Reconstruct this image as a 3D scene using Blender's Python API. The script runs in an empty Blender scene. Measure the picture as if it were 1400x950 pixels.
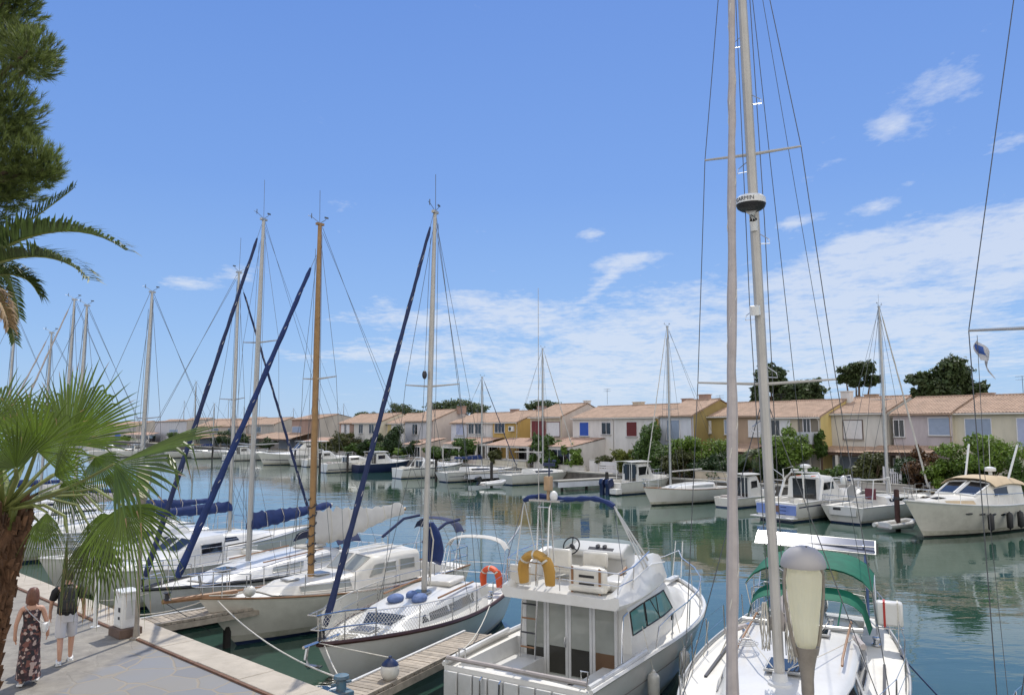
import bpy, math, random
from math import sin, cos, pi, atan, atan2, hypot, sqrt
from mathutils import Vector, Matrix, noise
R = math.radians
sc = bpy.context.scene
COL = sc.collection
RND = random.Random(11)
F = 1060.0; PITCH = atan(110 / 1060); H = 5.9           # focal length in photo pixels, pitch, eye height over the water

def ray(px, py):
    a = (px - 700) / F; b = (475 - py) / F
    return Vector((a, cos(PITCH) - b * sin(PITCH), sin(PITCH) + b * cos(PITCH)))
def P(px, py, z):
    d = ray(px, py); t = (z - H) / d.z
    return Vector((d.x * t, d.y * t, z))
def D(px, py, y):
    d = ray(px, py); t = y / d.y
    return Vector((d.x * t, y, H + d.z * t))
def V(*a): return Vector(a)
def lerp(a, b, t): return a + (b - a) * t
def sstep(t): t = max(0, min(1, t)); return t * t * (3 - 2 * t)

# ------------------------------------------------------------------ materials
MATS = {}
def mat(name, col, rough=.5, metal=0., var=.08, scale=3., bump=0., bscale=40., island=0., transl=0., dirt=None, dscale=1.2, spec=.5, streak=0., coat=0.):
    if name in MATS: return MATS[name]
    m = bpy.data.materials.new(name); m.use_nodes = True; nt = m.node_tree; N = nt.nodes; L = nt.links
    b = N['Principled BSDF']; out = N['Material Output']
    b.inputs['Roughness'].default_value = rough; b.inputs['Metallic'].default_value = metal
    b.inputs['Specular IOR Level'].default_value = spec
    if coat: b.inputs['Coat Weight'].default_value = coat
    tc = N.new('ShaderNodeTexCoord')
    nz = N.new('ShaderNodeTexNoise'); nz.inputs['Scale'].default_value = scale; nz.inputs['Detail'].default_value = 5
    L.new(tc.outputs['Object'], nz.inputs['Vector'])
    cr = N.new('ShaderNodeMapRange'); cr.inputs[1].default_value = .25; cr.inputs[2].default_value = .75
    cr.inputs[3].default_value = 1 - var; cr.inputs[4].default_value = 1 + var
    L.new(nz.outputs['Fac'], cr.inputs[0])
    fac = cr.outputs[0]
    if island:
        g = N.new('ShaderNodeNewGeometry'); mr = N.new('ShaderNodeMapRange')
        mr.inputs[3].default_value = 1 - island; mr.inputs[4].default_value = 1 + island
        L.new(g.outputs['Random Per Island'], mr.inputs[0])
        mu = N.new('ShaderNodeMath'); mu.operation = 'MULTIPLY'; L.new(fac, mu.inputs[0]); L.new(mr.outputs[0], mu.inputs[1]); fac = mu.outputs[0]
    vm = N.new('ShaderNodeVectorMath'); vm.operation = 'SCALE'; vm.inputs[0].default_value = col[:3]
    L.new(fac, vm.inputs['Scale'])
    cout = vm.outputs[0]
    if dirt:
        n2 = N.new('ShaderNodeTexNoise'); n2.inputs['Scale'].default_value = dscale; n2.inputs['Detail'].default_value = 8; n2.inputs['Roughness'].default_value = .7
        mp = N.new('ShaderNodeMapping'); mp.inputs['Scale'].default_value = (1, 1, 1 if not streak else streak)
        L.new(tc.outputs['Object'], mp.inputs[0]); L.new(mp.outputs[0], n2.inputs['Vector'])
        r2 = N.new('ShaderNodeMapRange'); r2.inputs[1].default_value = .45; r2.inputs[2].default_value = .78; r2.inputs[4].default_value = .75
        L.new(n2.outputs['Fac'], r2.inputs[0])
        mx = N.new('ShaderNodeMix'); mx.data_type = 'RGBA'; L.new(r2.outputs[0], mx.inputs['Factor'])
        L.new(cout, mx.inputs[6]); mx.inputs[7].default_value = (*dirt, 1); cout = mx.outputs[2]
    L.new(cout, b.inputs['Base Color'])
    if bump:
        n3 = N.new('ShaderNodeTexNoise'); n3.inputs['Scale'].default_value = bscale; n3.inputs['Detail'].default_value = 4
        L.new(tc.outputs['Object'], n3.inputs['Vector'])
        bp = N.new('ShaderNodeBump'); bp.inputs['Strength'].default_value = bump; bp.inputs['Distance'].default_value = .02
        L.new(n3.outputs['Fac'], bp.inputs['Height']); L.new(bp.outputs[0], b.inputs['Normal'])
    if transl:
        t = N.new('ShaderNodeBsdfTranslucent'); ms = N.new('ShaderNodeMixShader'); ms.inputs[0].default_value = transl
        L.new(cout, t.inputs['Color']); L.new(b.outputs[0], ms.inputs[1]); L.new(t.outputs[0], ms.inputs[2]); L.new(ms.outputs[0], out.inputs[0])
    MATS[name] = m
    return m

M = dict(
    gel=mat('gelcoat white', (.66, .65, .62), .28, var=.04, dirt=(.5, .48, .43), dscale=1.5, coat=.2),
    gel2=mat('gelcoat cream', (.66, .63, .56), .3, var=.05, dirt=(.45, .42, .36), dscale=1.3),
    gelg=mat('gelcoat grey white', (.58, .58, .57), .35, var=.06, dirt=(.38, .37, .34), dscale=1.4),
    deck=mat('nonslip deck', (.66, .64, .59), .6, var=.05, dirt=(.55, .52, .46), dscale=2.2, bump=.15, bscale=300),
    navy=mat('navy paint', (.012, .022, .07), .3, var=.1),
    black=mat('black rubber', (.015, .015, .017), .5),
    dkglass=mat('smoked glass', (.012, .013, .016), .06, var=.02, spec=.7),
    teal=mat('tinted glass', (.09, .22, .21), .05, var=.15, scale=2, spec=.7),
    greyglass=mat('grey curtain glass', (.27, .28, .25), .07, var=.2, scale=1.5, spec=.6),
    steel=mat('stainless steel', (.6, .6, .6), .22, 1., var=.05),
    alu=mat('mast aluminium', (.42, .42, .41), .42, .55, var=.06, dirt=(.3, .29, .27)),
    aluw=mat('mast painted', (.44, .42, .385), .4, .1, var=.05, dirt=(.3, .285, .26)),
    woodm=mat('varnished mast', (.3, .175, .07), .4, var=.15, scale=6, dirt=(.22, .11, .03), dscale=2),
    teak=mat('teak', (.25, .13, .06), .55, var=.25, scale=8),
    grime=mat('waterline grime', (.52, .5, .42), .5, var=.12, scale=2, dirt=(.2, .19, .1), dscale=2.5),
    rub=mat('dark rub rail', (.05, .018, .014), .5, var=.3, scale=10),
    plank=mat('weathered planks', (.33, .28, .22), .8, var=.25, scale=6, bump=.4, bscale=30, island=.2),
    rope=mat('rope', (.55, .52, .45), .8, var=.2, scale=30),
    wire=mat('rigging wire', (.09, .095, .1), .4, .3),
    bluec=mat('blue canvas', (.011, .03, .125), .8, var=.25, scale=5, bump=.5, bscale=12, transl=.12),
    navyc=mat('navy canvas', (.012, .022, .075), .8, var=.25, scale=5, bump=.5, bscale=12),
    whitec=mat('white canvas', (.62, .6, .56), .8, var=.08, scale=4, bump=.4, bscale=10, transl=.2),
    greyc=mat('grey canvas', (.38, .34, .32), .85, var=.12, scale=6, bump=.5, bscale=14),
    greenc=mat('green canvas', (.006, .15, .085), .75, var=.2, scale=4, bump=.3, bscale=14, transl=.3),
    beigec=mat('beige canvas', (.5, .39, .25), .8, var=.08, scale=4, bump=.2, bscale=14, transl=.1),
    orange=mat('orange foam', (.62, .085, .02), .6, var=.1),
    yellow=mat('mustard foam', (.45, .25, .05), .65, var=.15),
    red=mat('red paint', (.4, .03, .02), .5, var=.1),
    fend=mat('fender vinyl', (.62, .6, .55), .4, var=.08, dirt=(.35, .33, .28), dscale=4),
    netm=mat('netting cord', (.6, .58, .52), .8),
    solar=mat('solar cells', (.09, .1, .14), .16, .3, var=.1, spec=.9),
    lampm=mat('lamp casting', (.36, .34, .33), .5, .15, var=.1, bump=.1, bscale=90),
    pole=mat('lamp pole', (.27, .24, .2), .5, .2, var=.12, dirt=(.13, .11, .09), dscale=5),
    lampg=mat('lamp glass', (.97, .92, .72), .25, var=.04, transl=.75),
    rust=mat('rusty pile', (.05, .022, .018), .85, var=.4, scale=4, bump=.5, bscale=20),
    darkpile=mat('tarred pile', (.025, .022, .02), .85, var=.4, scale=4, bump=.5, bscale=20),
    bark=mat('palm bark', (.12, .062, .032), .95, var=.45, scale=14, island=.4, bump=.6, bscale=40),
    tbark=mat('tree bark', (.12, .08, .055), .95, var=.35, scale=6, bump=.8, bscale=14),
    fan=mat('fan palm leaf', (.09, .14, .015), .38, var=.3, scale=4, island=.35, transl=.42),
    fandry=mat('fan palm old leaf', (.07, .085, .025), .6, var=.3, scale=3, island=.35, transl=.25),
    petiole=mat('palm petiole', (.17, .19, .05), .5, var=.3, scale=6),
    date=mat('date palm leaflets', (.07, .105, .028), .5, var=.2, island=.3, transl=.35),
    datedry=mat('date palm dry leaflets', (.3, .2, .1), .7, var=.2, island=.3, transl=.3),
    needle=mat('pine needles', (.135, .175, .04), .6, var=.25, scale=2, island=.45, transl=.35),
    skin=mat('skin', (.5, .28, .19), .5, var=.05),
    hairb=mat('brown hair', (.14, .055, .03), .5, var=.3, scale=20),
    haird=mat('dark hair', (.03, .02, .015), .5, var=.3, scale=20),
    stone=mat('kerb stone', (.42, .37, .3), .8, var=.12, scale=2.5, dirt=(.3, .26, .2), dscale=3, bump=.3, bscale=30),
    conc=mat('concrete', (.36, .34, .3), .85, var=.12, scale=1.5, dirt=(.2, .19, .16), dscale=1.5, bump=.3, bscale=25),
    wetwall=mat('wet quay wall', (.1, .09, .075), .7, var=.4, scale=1.5, bump=.6, bscale=8),
    plas=mat('white plastic', (.7, .7, .68), .4, var=.05, dirt=(.45, .43, .4), dscale=3),
    darkm=mat('dark metal', (.04, .04, .045), .5, .3),
)
def fol(i, col, isl=.4): return mat('foliage ' + i, col, .55, var=.3, scale=1.5, island=isl, transl=.28)
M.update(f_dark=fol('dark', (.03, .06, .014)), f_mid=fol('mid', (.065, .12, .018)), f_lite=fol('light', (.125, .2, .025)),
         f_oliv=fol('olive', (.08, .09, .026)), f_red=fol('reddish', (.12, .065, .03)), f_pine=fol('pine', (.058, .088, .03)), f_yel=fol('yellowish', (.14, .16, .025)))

# ------------------------------------------------------------------ mesh builder
class MB:
    def __init__(s): s.v = []; s.f = []; s.m = []
    def add(s, vs, fs, mi=0):
        o = len(s.v); s.v += [tuple(v) for v in vs]; s.f += [tuple(i + o for i in f) for f in fs]; s.m += [mi] * len(fs); return s
    def box(s, c, d, rz=0., mi=0, rot=None):
        hx, hy, hz = d[0] / 2, d[1] / 2, d[2] / 2
        mt = rot or Matrix.Rotation(rz, 3, 'Z')
        vs = [Vector(c) + mt @ Vector((x * hx, y * hy, z * hz)) for z in (-1, 1) for x, y in ((-1, -1), (1, -1), (1, 1), (-1, 1))]
        return s.add(vs, [(3, 2, 1, 0), (4, 5, 6, 7), (0, 1, 5, 4), (1, 2, 6, 5), (2, 3, 7, 6), (3, 0, 4, 7)], mi)
    def prism(s, poly, axis, a, b, mi=0):
        # poly in the two other axes, extruded along axis from a to b
        def mk(p, q):
            if axis == 'y': return (p[0], q, p[1])
            if axis == 'x': return (q, p[0], p[1])
            return (p[0], p[1], q)
        n = len(poly); vs = [mk(p, a) for p in poly] + [mk(p, b) for p in poly]
        fs = [tuple(range(n))[::-1], tuple(range(n, 2 * n))] + [(i, (i + 1) % n, n + (i + 1) % n, n + i) for i in range(n)]
        return s.add(vs, fs, mi)
    def loft(s, rings, closed=True, cap=True, mi=0):
        n = len(rings[0]); vs = [p for r in rings for p in r]; fs = []
        for i in range(len(rings) - 1):
            for j in range(n if closed else n - 1):
                k = (j + 1) % n; fs.append((i * n + j, i * n + k, (i + 1) * n + k, (i + 1) * n + j))
        if cap and closed: fs += [tuple(range(n))[::-1], tuple(range((len(rings) - 1) * n, len(rings) * n))]
        return s.add(vs, fs, mi)
    def tube(s, pts, r, n=6, mi=0, flat=1., cap=True, closed=False):
        pts = [Vector(p) for p in pts]; rs = list(r) if isinstance(r, (list, tuple)) else [r] * len(pts)
        rings = []; up = None
        for i, p in enumerate(pts):
            if closed: t = pts[(i + 1) % len(pts)] - pts[i - 1]
            else: t = pts[min(i + 1, len(pts) - 1)] - pts[max(i - 1, 0)]
            if t.length < 1e-9: t = Vector((0, 0, 1))
            t.normalize()
            if up is None: up = Vector((0, 0, 1)) if abs(t.z) < .9 else Vector((1, 0, 0))
            sd = t.cross(up)
            if sd.length < 1e-4: sd = t.orthogonal()
            sd.normalize(); up2 = sd.cross(t)
            if abs(t.z) < .9: up = Vector((0, 0, 1))
            else: up = up2
            rings.append([p + sd * (cos(2 * pi * k / n) * rs[i]) + up2 * (sin(2 * pi * k / n) * rs[i] * flat) for k in range(n)])
        if closed: rings.append(rings[0]); cap = False
        return s.loft(rings, True, cap, mi)
    def lathe(s, prof, c=(0, 0, 0), n=16, mi=0, fl=None):
        rings = []
        for r, z in prof:
            rings.append([(c[0] + cos(2 * pi * k / n) * r * (fl(k, z) if fl else 1), c[1] + sin(2 * pi * k / n) * r * (fl(k, z) if fl else 1), c[2] + z) for k in range(n)])
        return s.loft(rings, True, True, mi)
    def grid(s, fn, nu, nv, mi=0):
        vs = [fn(i / nu, j / nv) for i in range(nu + 1) for j in range(nv + 1)]
        return s.add(vs, [(i * (nv + 1) + j, (i + 1) * (nv + 1) + j, (i + 1) * (nv + 1) + j + 1, i * (nv + 1) + j + 1) for i in range(nu) for j in range(nv)], mi)
    def sheet(s, fn, nu, nv, th=.01, mi=0):
        # a thin cloth or shell with two skins and rims, so it is closed and has real thickness
        pts = [[Vector(fn(i / nu, j / nv)) for j in range(nv + 1)] for i in range(nu + 1)]
        def nor(i, j):
            a = pts[min(i + 1, nu)][j] - pts[max(i - 1, 0)][j]; b = pts[i][min(j + 1, nv)] - pts[i][max(j - 1, 0)]
            c = a.cross(b); return c.normalized() if c.length > 1e-9 else Vector((0, 0, 1))
        W = nv + 1; o = (nu + 1) * W
        vs = [pts[i][j] + nor(i, j) * th / 2 for i in range(nu + 1) for j in range(W)] + [pts[i][j] - nor(i, j) * th / 2 for i in range(nu + 1) for j in range(W)]
        fs = []
        for i in range(nu):
            for j in range(nv):
                q = (i * W + j, (i + 1) * W + j, (i + 1) * W + j + 1, i * W + j + 1); fs += [q, tuple(x + o for x in q[::-1])]
        for i in range(nu):
            for j in (0, nv): fs.append((i * W + j, i * W + j + o, (i + 1) * W + j + o, (i + 1) * W + j))
        for j in range(nv):
            for i in (0, nu): fs.append((i * W + j, i * W + j + 1, i * W + j + 1 + o, i * W + j + o))
        return s.add(vs, fs, mi)
    def ball(s, c, r, n=10, mi=0):
        rx, ry, rz = r if isinstance(r, (list, tuple)) else (r, r, r)
        rings = [[(c[0] + rx * sin(pi * i / n) * cos(2 * pi * k / (2 * n)), c[1] + ry * sin(pi * i / n) * sin(2 * pi * k / (2 * n)), c[2] - rz * cos(pi * i / n)) for k in range(2 * n)] for i in range(n + 1)]
        rings[0] = [(p[0] * .999 + c[0] * .001, p[1], p[2]) for p in rings[0]]
        return s.loft(rings, True, False, mi)
    def build(s, name, mats, parent=None, ang=35, bevel=0., flat=False, label=None):
        me = bpy.data.meshes.new(name); me.from_pydata(s.v, [], s.f)
        for m in (mats if isinstance(mats, (list, tuple)) else [mats]): me.materials.append(m if not isinstance(m, str) else M[m])
        if any(s.m): me.polygons.foreach_set('material_index', s.m)
        if not flat:
            me.polygons.foreach_set('use_smooth', [True] * len(me.polygons)); me.set_sharp_from_angle(angle=R(ang))
        me.update()
        o = bpy.data.objects.new(name, me); COL.objects.link(o)
        if parent: o.parent = parent
        if bevel:
            b = o.modifiers.new('bevel', 'BEVEL'); b.width = bevel; b.segments = 2; b.limit_method = 'ANGLE'; b.angle_limit = R(40)
            b.harden_normals = False
        if label: o['label'] = label
        return o

def tag(o, label=None, cat=None, group=None, kind=None):
    for k, v in (('label', label), ('category', cat), ('group', group), ('kind', kind)):
        if v: o[k] = v
    return o
def thing(name, label, cat, loc=(0, 0, 0), rz=0., group=None):
    o = bpy.data.objects.new(name, None); COL.objects.link(o); o.location = loc; o.rotation_euler = (0, 0, rz)
    o.empty_display_size = .3
    return tag(o, label, cat, group)
def copy_tree(o, parent=None):
    c = o.copy(); COL.objects.link(c)
    if parent: c.parent = parent
    for ch in [x for x in bpy.data.objects if x.parent == o]: copy_tree(ch, c)
    return c
def line(name, pts, r, m, parent=None, n=5, label=None): return MB().tube(pts, r, n).build(name, m, parent, label=label)
def sag(a, b, k, n=8):
    a = Vector(a); b = Vector(b)
    return [a.lerp(b, i / n) - Vector((0, 0, k * 4 * (i / n) * (1 - i / n))) for i in range(n + 1)]
def text_mesh(txt, size, m, name, parent, fn, extrude=.002):
    cu = bpy.data.curves.new(name, 'FONT'); cu.body = txt; cu.size = size; cu.align_x = 'CENTER'; cu.align_y = 'CENTER'; cu.extrude = extrude
    o = bpy.data.objects.new(name, cu); COL.objects.link(o); bpy.context.view_layer.update()
    me = bpy.data.meshes.new_from_object(o.evaluated_get(bpy.context.evaluated_depsgraph_get()))
    bpy.data.objects.remove(o); bpy.data.curves.remove(cu)
    for v in me.vertices: v.co = fn(v.co)
    me.materials.clear(); me.materials.append(M[m] if isinstance(m, str) else m)
    o = bpy.data.objects.new(name, me); COL.objects.link(o); o.parent = parent
    return o

# ------------------------------------------------------------------ camera, light, sky
cam = bpy.data.cameras.new('camera'); cam.sensor_width = 36; cam.lens = 36 * F / 1400; cam.clip_end = 4000; cam.clip_start = .1
co = bpy.data.objects.new('camera', cam); COL.objects.link(co); co.location = (0, 0, H); co.rotation_euler = (pi / 2 + PITCH, 0, 0); sc.camera = co
SUN_AZ, SUN_EL = R(14), R(56)             # azimuth to the right of the view direction (+Y)
sl = bpy.data.lights.new('sun', 'SUN'); sl.energy = 3.9; sl.angle = R(.53); sl.color = (1, .95, .87)
so = bpy.data.objects.new('sun', sl); COL.objects.link(so); so.location = (30, 60, 90)
sd = Vector((sin(SUN_AZ) * cos(SUN_EL), cos(SUN_AZ) * cos(SUN_EL), sin(SUN_EL)))
so.rotation_euler = sd.to_track_quat('Z', 'Y').to_euler()
w = bpy.data.worlds.new('World'); sc.world = w; w.use_nodes = True
nt = w.node_tree; N = nt.nodes; L = nt.links; bg = N['Background']
sky = N.new('ShaderNodeTexSky'); sky.sky_type = 'NISHITA'; sky.sun_disc = False; sky.sun_elevation = SUN_EL; sky.sun_rotation = SUN_AZ
sky.air_density = 1.0; sky.dust_density = .35; sky.ozone_density = 2.2; sky.altitude = 10
bg.inputs['Strength'].default_value = .13
hs = N.new('ShaderNodeHueSaturation'); hs.inputs['Saturation'].default_value = 1.12
L.new(sky.outputs[0], hs.inputs['Color'])
tc = N.new('ShaderNodeTexCoord')
def nd(t, **k):
    n = N.new(t)
    for a, b in k.items(): setattr(n, a, b)
    return n
def math_(op, a, b=None, c=None, clamp=False):
    n = nd('ShaderNodeMath', operation=op, use_clamp=clamp)
    for i, x in enumerate((a, b, c)):
        if x is None: continue
        if isinstance(x, (int, float)): n.inputs[i].default_value = x
        else: L.new(x, n.inputs[i])
    return n.outputs[0]
sx = nd('ShaderNodeSeparateXYZ'); L.new(tc.outputs['Generated'], sx.inputs[0])
az = math_('ARCTAN2', sx.outputs[0], sx.outputs[1]); el = math_('ARCSINE', sx.outputs[2])
# cloud layer seen in perspective: project the direction on a flat sheet overhead
den = math_('ADD', math_('MAXIMUM', sx.outputs[2], 0.0), .05)
cx = math_('DIVIDE', sx.outputs[0], den); cy = math_('DIVIDE', sx.outputs[1], den)
cv = nd('ShaderNodeCombineXYZ'); L.new(cx, cv.inputs[0]); L.new(cy, cv.inputs[1])
mp = nd('ShaderNodeMapping'); mp.inputs['Rotation'].default_value = (0, 0, .12); mp.inputs['Scale'].default_value = (1.0, .75, 1); L.new(cv.outputs[0], mp.inputs[0])
n1 = nd('ShaderNodeTexNoise'); n1.inputs['Scale'].default_value = 1.7; n1.inputs['Detail'].default_value = 9; n1.inputs['Roughness'].default_value = .62; n1.inputs['Distortion'].default_value = .35
L.new(mp.outputs[0], n1.inputs['Vector'])
n2 = nd('ShaderNodeTexNoise'); n2.inputs['Scale'].default_value = 7; n2.inputs['Detail'].default_value = 6; n2.inputs['Roughness'].default_value = .6
L.new(mp.outputs[0], n2.inputs['Vector'])
n4 = nd('ShaderNodeTexNoise'); n4.inputs['Scale'].default_value = 19; n4.inputs['Detail'].default_value = 5; n4.inputs['Roughness'].default_value = .65; L.new(mp.outputs[0], n4.inputs['Vector'])
base_n = math_('ADD', math_('ADD', math_('MULTIPLY', n1.outputs[0], .5), math_('MULTIPLY', n2.outputs[0], .3)), math_('MULTIPLY', n4.outputs[0], .2))
def blob(a0, e0, sa, se, amp, tilt=0.):
    da = math_('SUBTRACT', az, R(a0)); de = math_('SUBTRACT', math_('SUBTRACT', el, R(e0)), math_('MULTIPLY', da, tilt))
    q = math_('ADD', math_('POWER', math_('DIVIDE', da, R(sa)), 2), math_('POWER', math_('DIVIDE', de, R(se)), 2))
    return math_('MULTIPLY', math_('EXPONENT', math_('MULTIPLY', q, -1)), amp)
def pa(px, py):
    d = ray(px, py).normalized(); return math.degrees(atan2(d.x, d.y)), math.degrees(math.asin(d.z))
blobs = []
for px, py, wx, wy, amp, tilt in CLOUDS if 'CLOUDS' in globals() else [
        (1000, 470, 330, 75, .32, .28), (1180, 420, 260, 55, .22, .3), (850, 500, 300, 70, .14, 0), (1330, 330, 130, 34, .22, .12), (1350, 480, 200, 60, .12, 0),
        (1300, 112, 66, 26, .2, .12), (1212, 168, 28, 17, .17, .3), (1203, 284, 32, 11, .19, .15), (1385, 195, 45, 18, .17, .2), (1250, 246, 34, 9, .15, .4),
        (808, 320, 30, 10, .2, .1), (862, 356, 46, 13, .22, .15), (826, 387, 22, 9, .18, .7), (256, 388, 42, 9, .2, -.1), (330, 372, 45, 14, .15, .1),
        (520, 410, 25, 10, .15, 0), (560, 436, 90, 10, .16, 0), (520, 485, 110, 14, .16, 0), (640, 410, 50, 12, .16, 0), (1090, 304, 32, 9, .18, .2), (1165, 330, 40, 10, .15, .2), (700, 430, 130, 24, .15, .25)]:
    a0, e0 = pa(px, py); a1, _ = pa(px + wx, py); _, e1 = pa(px, py - wy)
    blobs.append(blob(a0, e0, abs(a1 - a0) * 1.1, abs(e1 - e0) * 1.1, amp * 1.05, tilt))
bs = blobs[0]
for b in blobs[1:]: bs = math_('ADD', bs, b)
dens = math_('MULTIPLY', math_('SUBTRACT', math_('ADD', base_n, math_('MINIMUM', bs, .235)), .6), 6.5, clamp=True)
dens = math_('MULTIPLY', dens, math_('MULTIPLY', math_('SUBTRACT', el, -.005), 18, clamp=True))
# clear air seen over the harbour: Nishita light graded towards the deep blue of the day, with added fill clouds out of view behind the camera
ramp = nd('ShaderNodeValToRGB'); cr = ramp.color_ramp; K = 1.0
for i, (ps, c) in enumerate([(0.0, (.375, .575, .86)), (.12, (.285, .485, .86)), (.3, (.19, .365, .81)), (.55, (.135, .285, .74)), (.8, (.15, .32, .76)), (1.0, (.22, .4, .8))]):
    e = cr.elements[i] if i < 2 else cr.elements.new(ps); e.position = ps; e.color = (*c, 1)
L.new(math_('MULTIPLY', math_('MAXIMUM', el, 0.0), 1 / 1.0, clamp=True), ramp.inputs[0])
sc_ = nd('ShaderNodeVectorMath', operation='SCALE'); sc_.inputs['Scale'].default_value = 1 / .13; L.new(ramp.outputs[0], sc_.inputs[0])
mxs = nd('ShaderNodeMix', data_type='RGBA'); mxs.inputs['Factor'].default_value = .85; L.new(hs.outputs[0], mxs.inputs[6]); L.new(sc_.outputs[0], mxs.inputs[7])
mxa = nd('ShaderNodeMix', data_type='RGBA'); L.new(math_('MULTIPLY', dens, .66), mxa.inputs['Factor'])
L.new(mxs.outputs[2], mxa.inputs[6]); mxa.inputs[7].default_value = (5.9, 6.3, 7.0, 1)
# unseen bright cloud bank added behind the camera to lift the shaded house fronts
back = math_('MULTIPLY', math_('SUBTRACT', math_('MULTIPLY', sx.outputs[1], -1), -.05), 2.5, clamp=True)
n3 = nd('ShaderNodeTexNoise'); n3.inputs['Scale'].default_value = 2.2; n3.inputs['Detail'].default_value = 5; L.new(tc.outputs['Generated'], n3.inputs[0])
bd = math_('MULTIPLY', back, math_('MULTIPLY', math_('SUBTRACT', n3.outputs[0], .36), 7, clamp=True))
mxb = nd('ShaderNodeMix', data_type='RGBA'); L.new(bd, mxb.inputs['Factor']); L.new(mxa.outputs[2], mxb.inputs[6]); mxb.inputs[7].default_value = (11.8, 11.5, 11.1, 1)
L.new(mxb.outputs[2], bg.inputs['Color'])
sc.view_settings.view_transform = 'Standard'; sc.view_settings.look = 'None'; sc.view_settings.gamma = 1; sc.view_settings.exposure = 0
sc.cycles.max_bounces = 6; sc.cycles.transparent_max_bounces = 8
# ================================================================== setting
QZ = 1.25                                                   # quay height over the water
Q0 = V(-8.75, 19.14, 0); QD = V(-.745, .667, 0).normalized(); QN = V(.667, .745, 0).normalized()
def Q(s, n=0., z=QZ): p = Q0 + QD * s + QN * n; return V(p.x, p.y, z)
FD = V(.6, -.8, 0); FI = V(.8, .6, 0); F0 = V(30.4, 68, 0)  # far house row: along it, inward from the canal
def FP(px, off=0., z=1.2):
    """point of the far row in photo column px, off metres in front of the house fronts"""
    a = (px - 700) / F
    o = F0 - FI * off
    t = (o.x - a * o.y * .995) / (-FD.x + a * FD.y * .995)
    p = o + FD * t
    return V(p.x, p.y, z)

def node_mat(name):
    m = bpy.data.materials.new(name); m.use_nodes = True
    return m, m.node_tree, m.node_tree.nodes, m.node_tree.links

# ---- water
m, nt, N, L = node_mat('harbour water'); b = N['Principled BSDF']
tc = N.new('ShaderNodeTexCoord')
nzc = N.new('ShaderNodeTexNoise'); nzc.inputs['Scale'].default_value = .05; nzc.inputs['Detail'].default_value = 4
L.new(tc.outputs['Object'], nzc.inputs[0])
mx = N.new('ShaderNodeMix'); mx.data_type = 'RGBA'; mx.inputs[6].default_value = (.02, .056, .041, 1); mx.inputs[7].default_value = (.03, .072, .053, 1)
L.new(nzc.outputs[0], mx.inputs['Factor']); L.new(mx.outputs[2], b.inputs['Base Color'])
b.inputs['Roughness'].default_value = .015; b.inputs['IOR'].default_value = 1.66
def wv(scale, det, sx, sy, rot):
    mp = N.new('ShaderNodeMapping'); mp.inputs['Scale'].default_value = (sx, sy, 1); mp.inputs['Rotation'].default_value = (0, 0, rot)
    L.new(tc.outputs['Object'], mp.inputs[0])
    n = N.new('ShaderNodeTexNoise'); n.inputs['Scale'].default_value = scale; n.inputs['Detail'].default_value = det; L.new(mp.outputs[0], n.inputs[0]); return n.outputs[0]
a1 = wv(1.3, 3, .55, 1.2, .35); a2 = wv(.28, 2, .7, 1.3, -.2); a3 = wv(4.5, 2, .6, 1.2, .1)
def addw(x, y, k):
    q = N.new('ShaderNodeMath'); q.operation = 'MULTIPLY_ADD'; L.new(y, q.inputs[0]); q.inputs[1].default_value = k; L.new(x, q.inputs[2]); return q.outputs[0]
hh = addw(addw(a1, a2, 2.2), a3, .14)
# calm and ruffled patches
pt = wv(.045, 3, .5, 1.4, .3); pr = N.new('ShaderNodeMapRange'); pr.inputs[1].default_value = .38; pr.inputs[2].default_value = .62; pr.inputs[3].default_value = .15; pr.inputs[4].default_value = 1.2
L.new(pt, pr.inputs[0]); ms = N.new('ShaderNodeMath'); ms.operation = 'MULTIPLY'; ms.inputs[1].default_value = .125; L.new(pr.outputs[0], ms.inputs[0])
bp = N.new('ShaderNodeBump'); bp.inputs['Distance'].default_value = .1; L.new(ms.outputs[0], bp.inputs['Strength']); L.new(hh, bp.inputs['Height']); L.new(bp.outputs[0], b.inputs['Normal'])
o = MB().add([(-900, -60, 0), (900, -60, 0), (900, 1400, 0), (-900, 1400, 0)], [(0, 1, 2, 3)]).build('water', m, flat=True); tag(o, kind='structure')

# ---- near quay: paving sheet, wall and kerb
m, nt, N, L = node_mat('quay paving'); b = N['Principled BSDF']; b.inputs['Roughness'].default_value = .8
tc = N.new('ShaderNodeTexCoord')
dz = N.new('ShaderNodeTexNoise'); dz.inputs['Scale'].default_value = 1.6; L.new(tc.outputs['Object'], dz.inputs[0])
va = N.new('ShaderNodeMix'); va.data_type = 'VECTOR'; va.inputs['Factor'].default_value = .18; L.new(tc.outputs['Object'], va.inputs[4]); L.new(dz.outputs['Color'], va.inputs[5])
ve = N.new('ShaderNodeTexVoronoi'); ve.feature = 'DISTANCE_TO_EDGE'; ve.inputs['Scale'].default_value = 1.66; L.new(va.outputs[1], ve.inputs['Vector'])
vc = N.new('ShaderNodeTexVoronoi'); vc.inputs['Scale'].default_value = 1.66; L.new(va.outputs[1], vc.inputs['Vector'])
cr = N.new('ShaderNodeValToRGB'); e = cr.color_ramp.elements; e[0].color = (.18, .18, .185, 1); e[1].color = (.23, .215, .19, 1)
e2 = cr.color_ramp.elements.new(.5); e2.color = (.2, .205, .215, 1)
sp = N.new('ShaderNodeSeparateColor'); L.new(vc.outputs['Color'], sp.inputs[0]); L.new(sp.outputs[0], cr.inputs[0])
jm = N.new('ShaderNodeMapRange'); jm.inputs[1].default_value = .015; jm.inputs[2].default_value = .04; L.new(ve.outputs['Distance'], jm.inputs[0])
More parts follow.
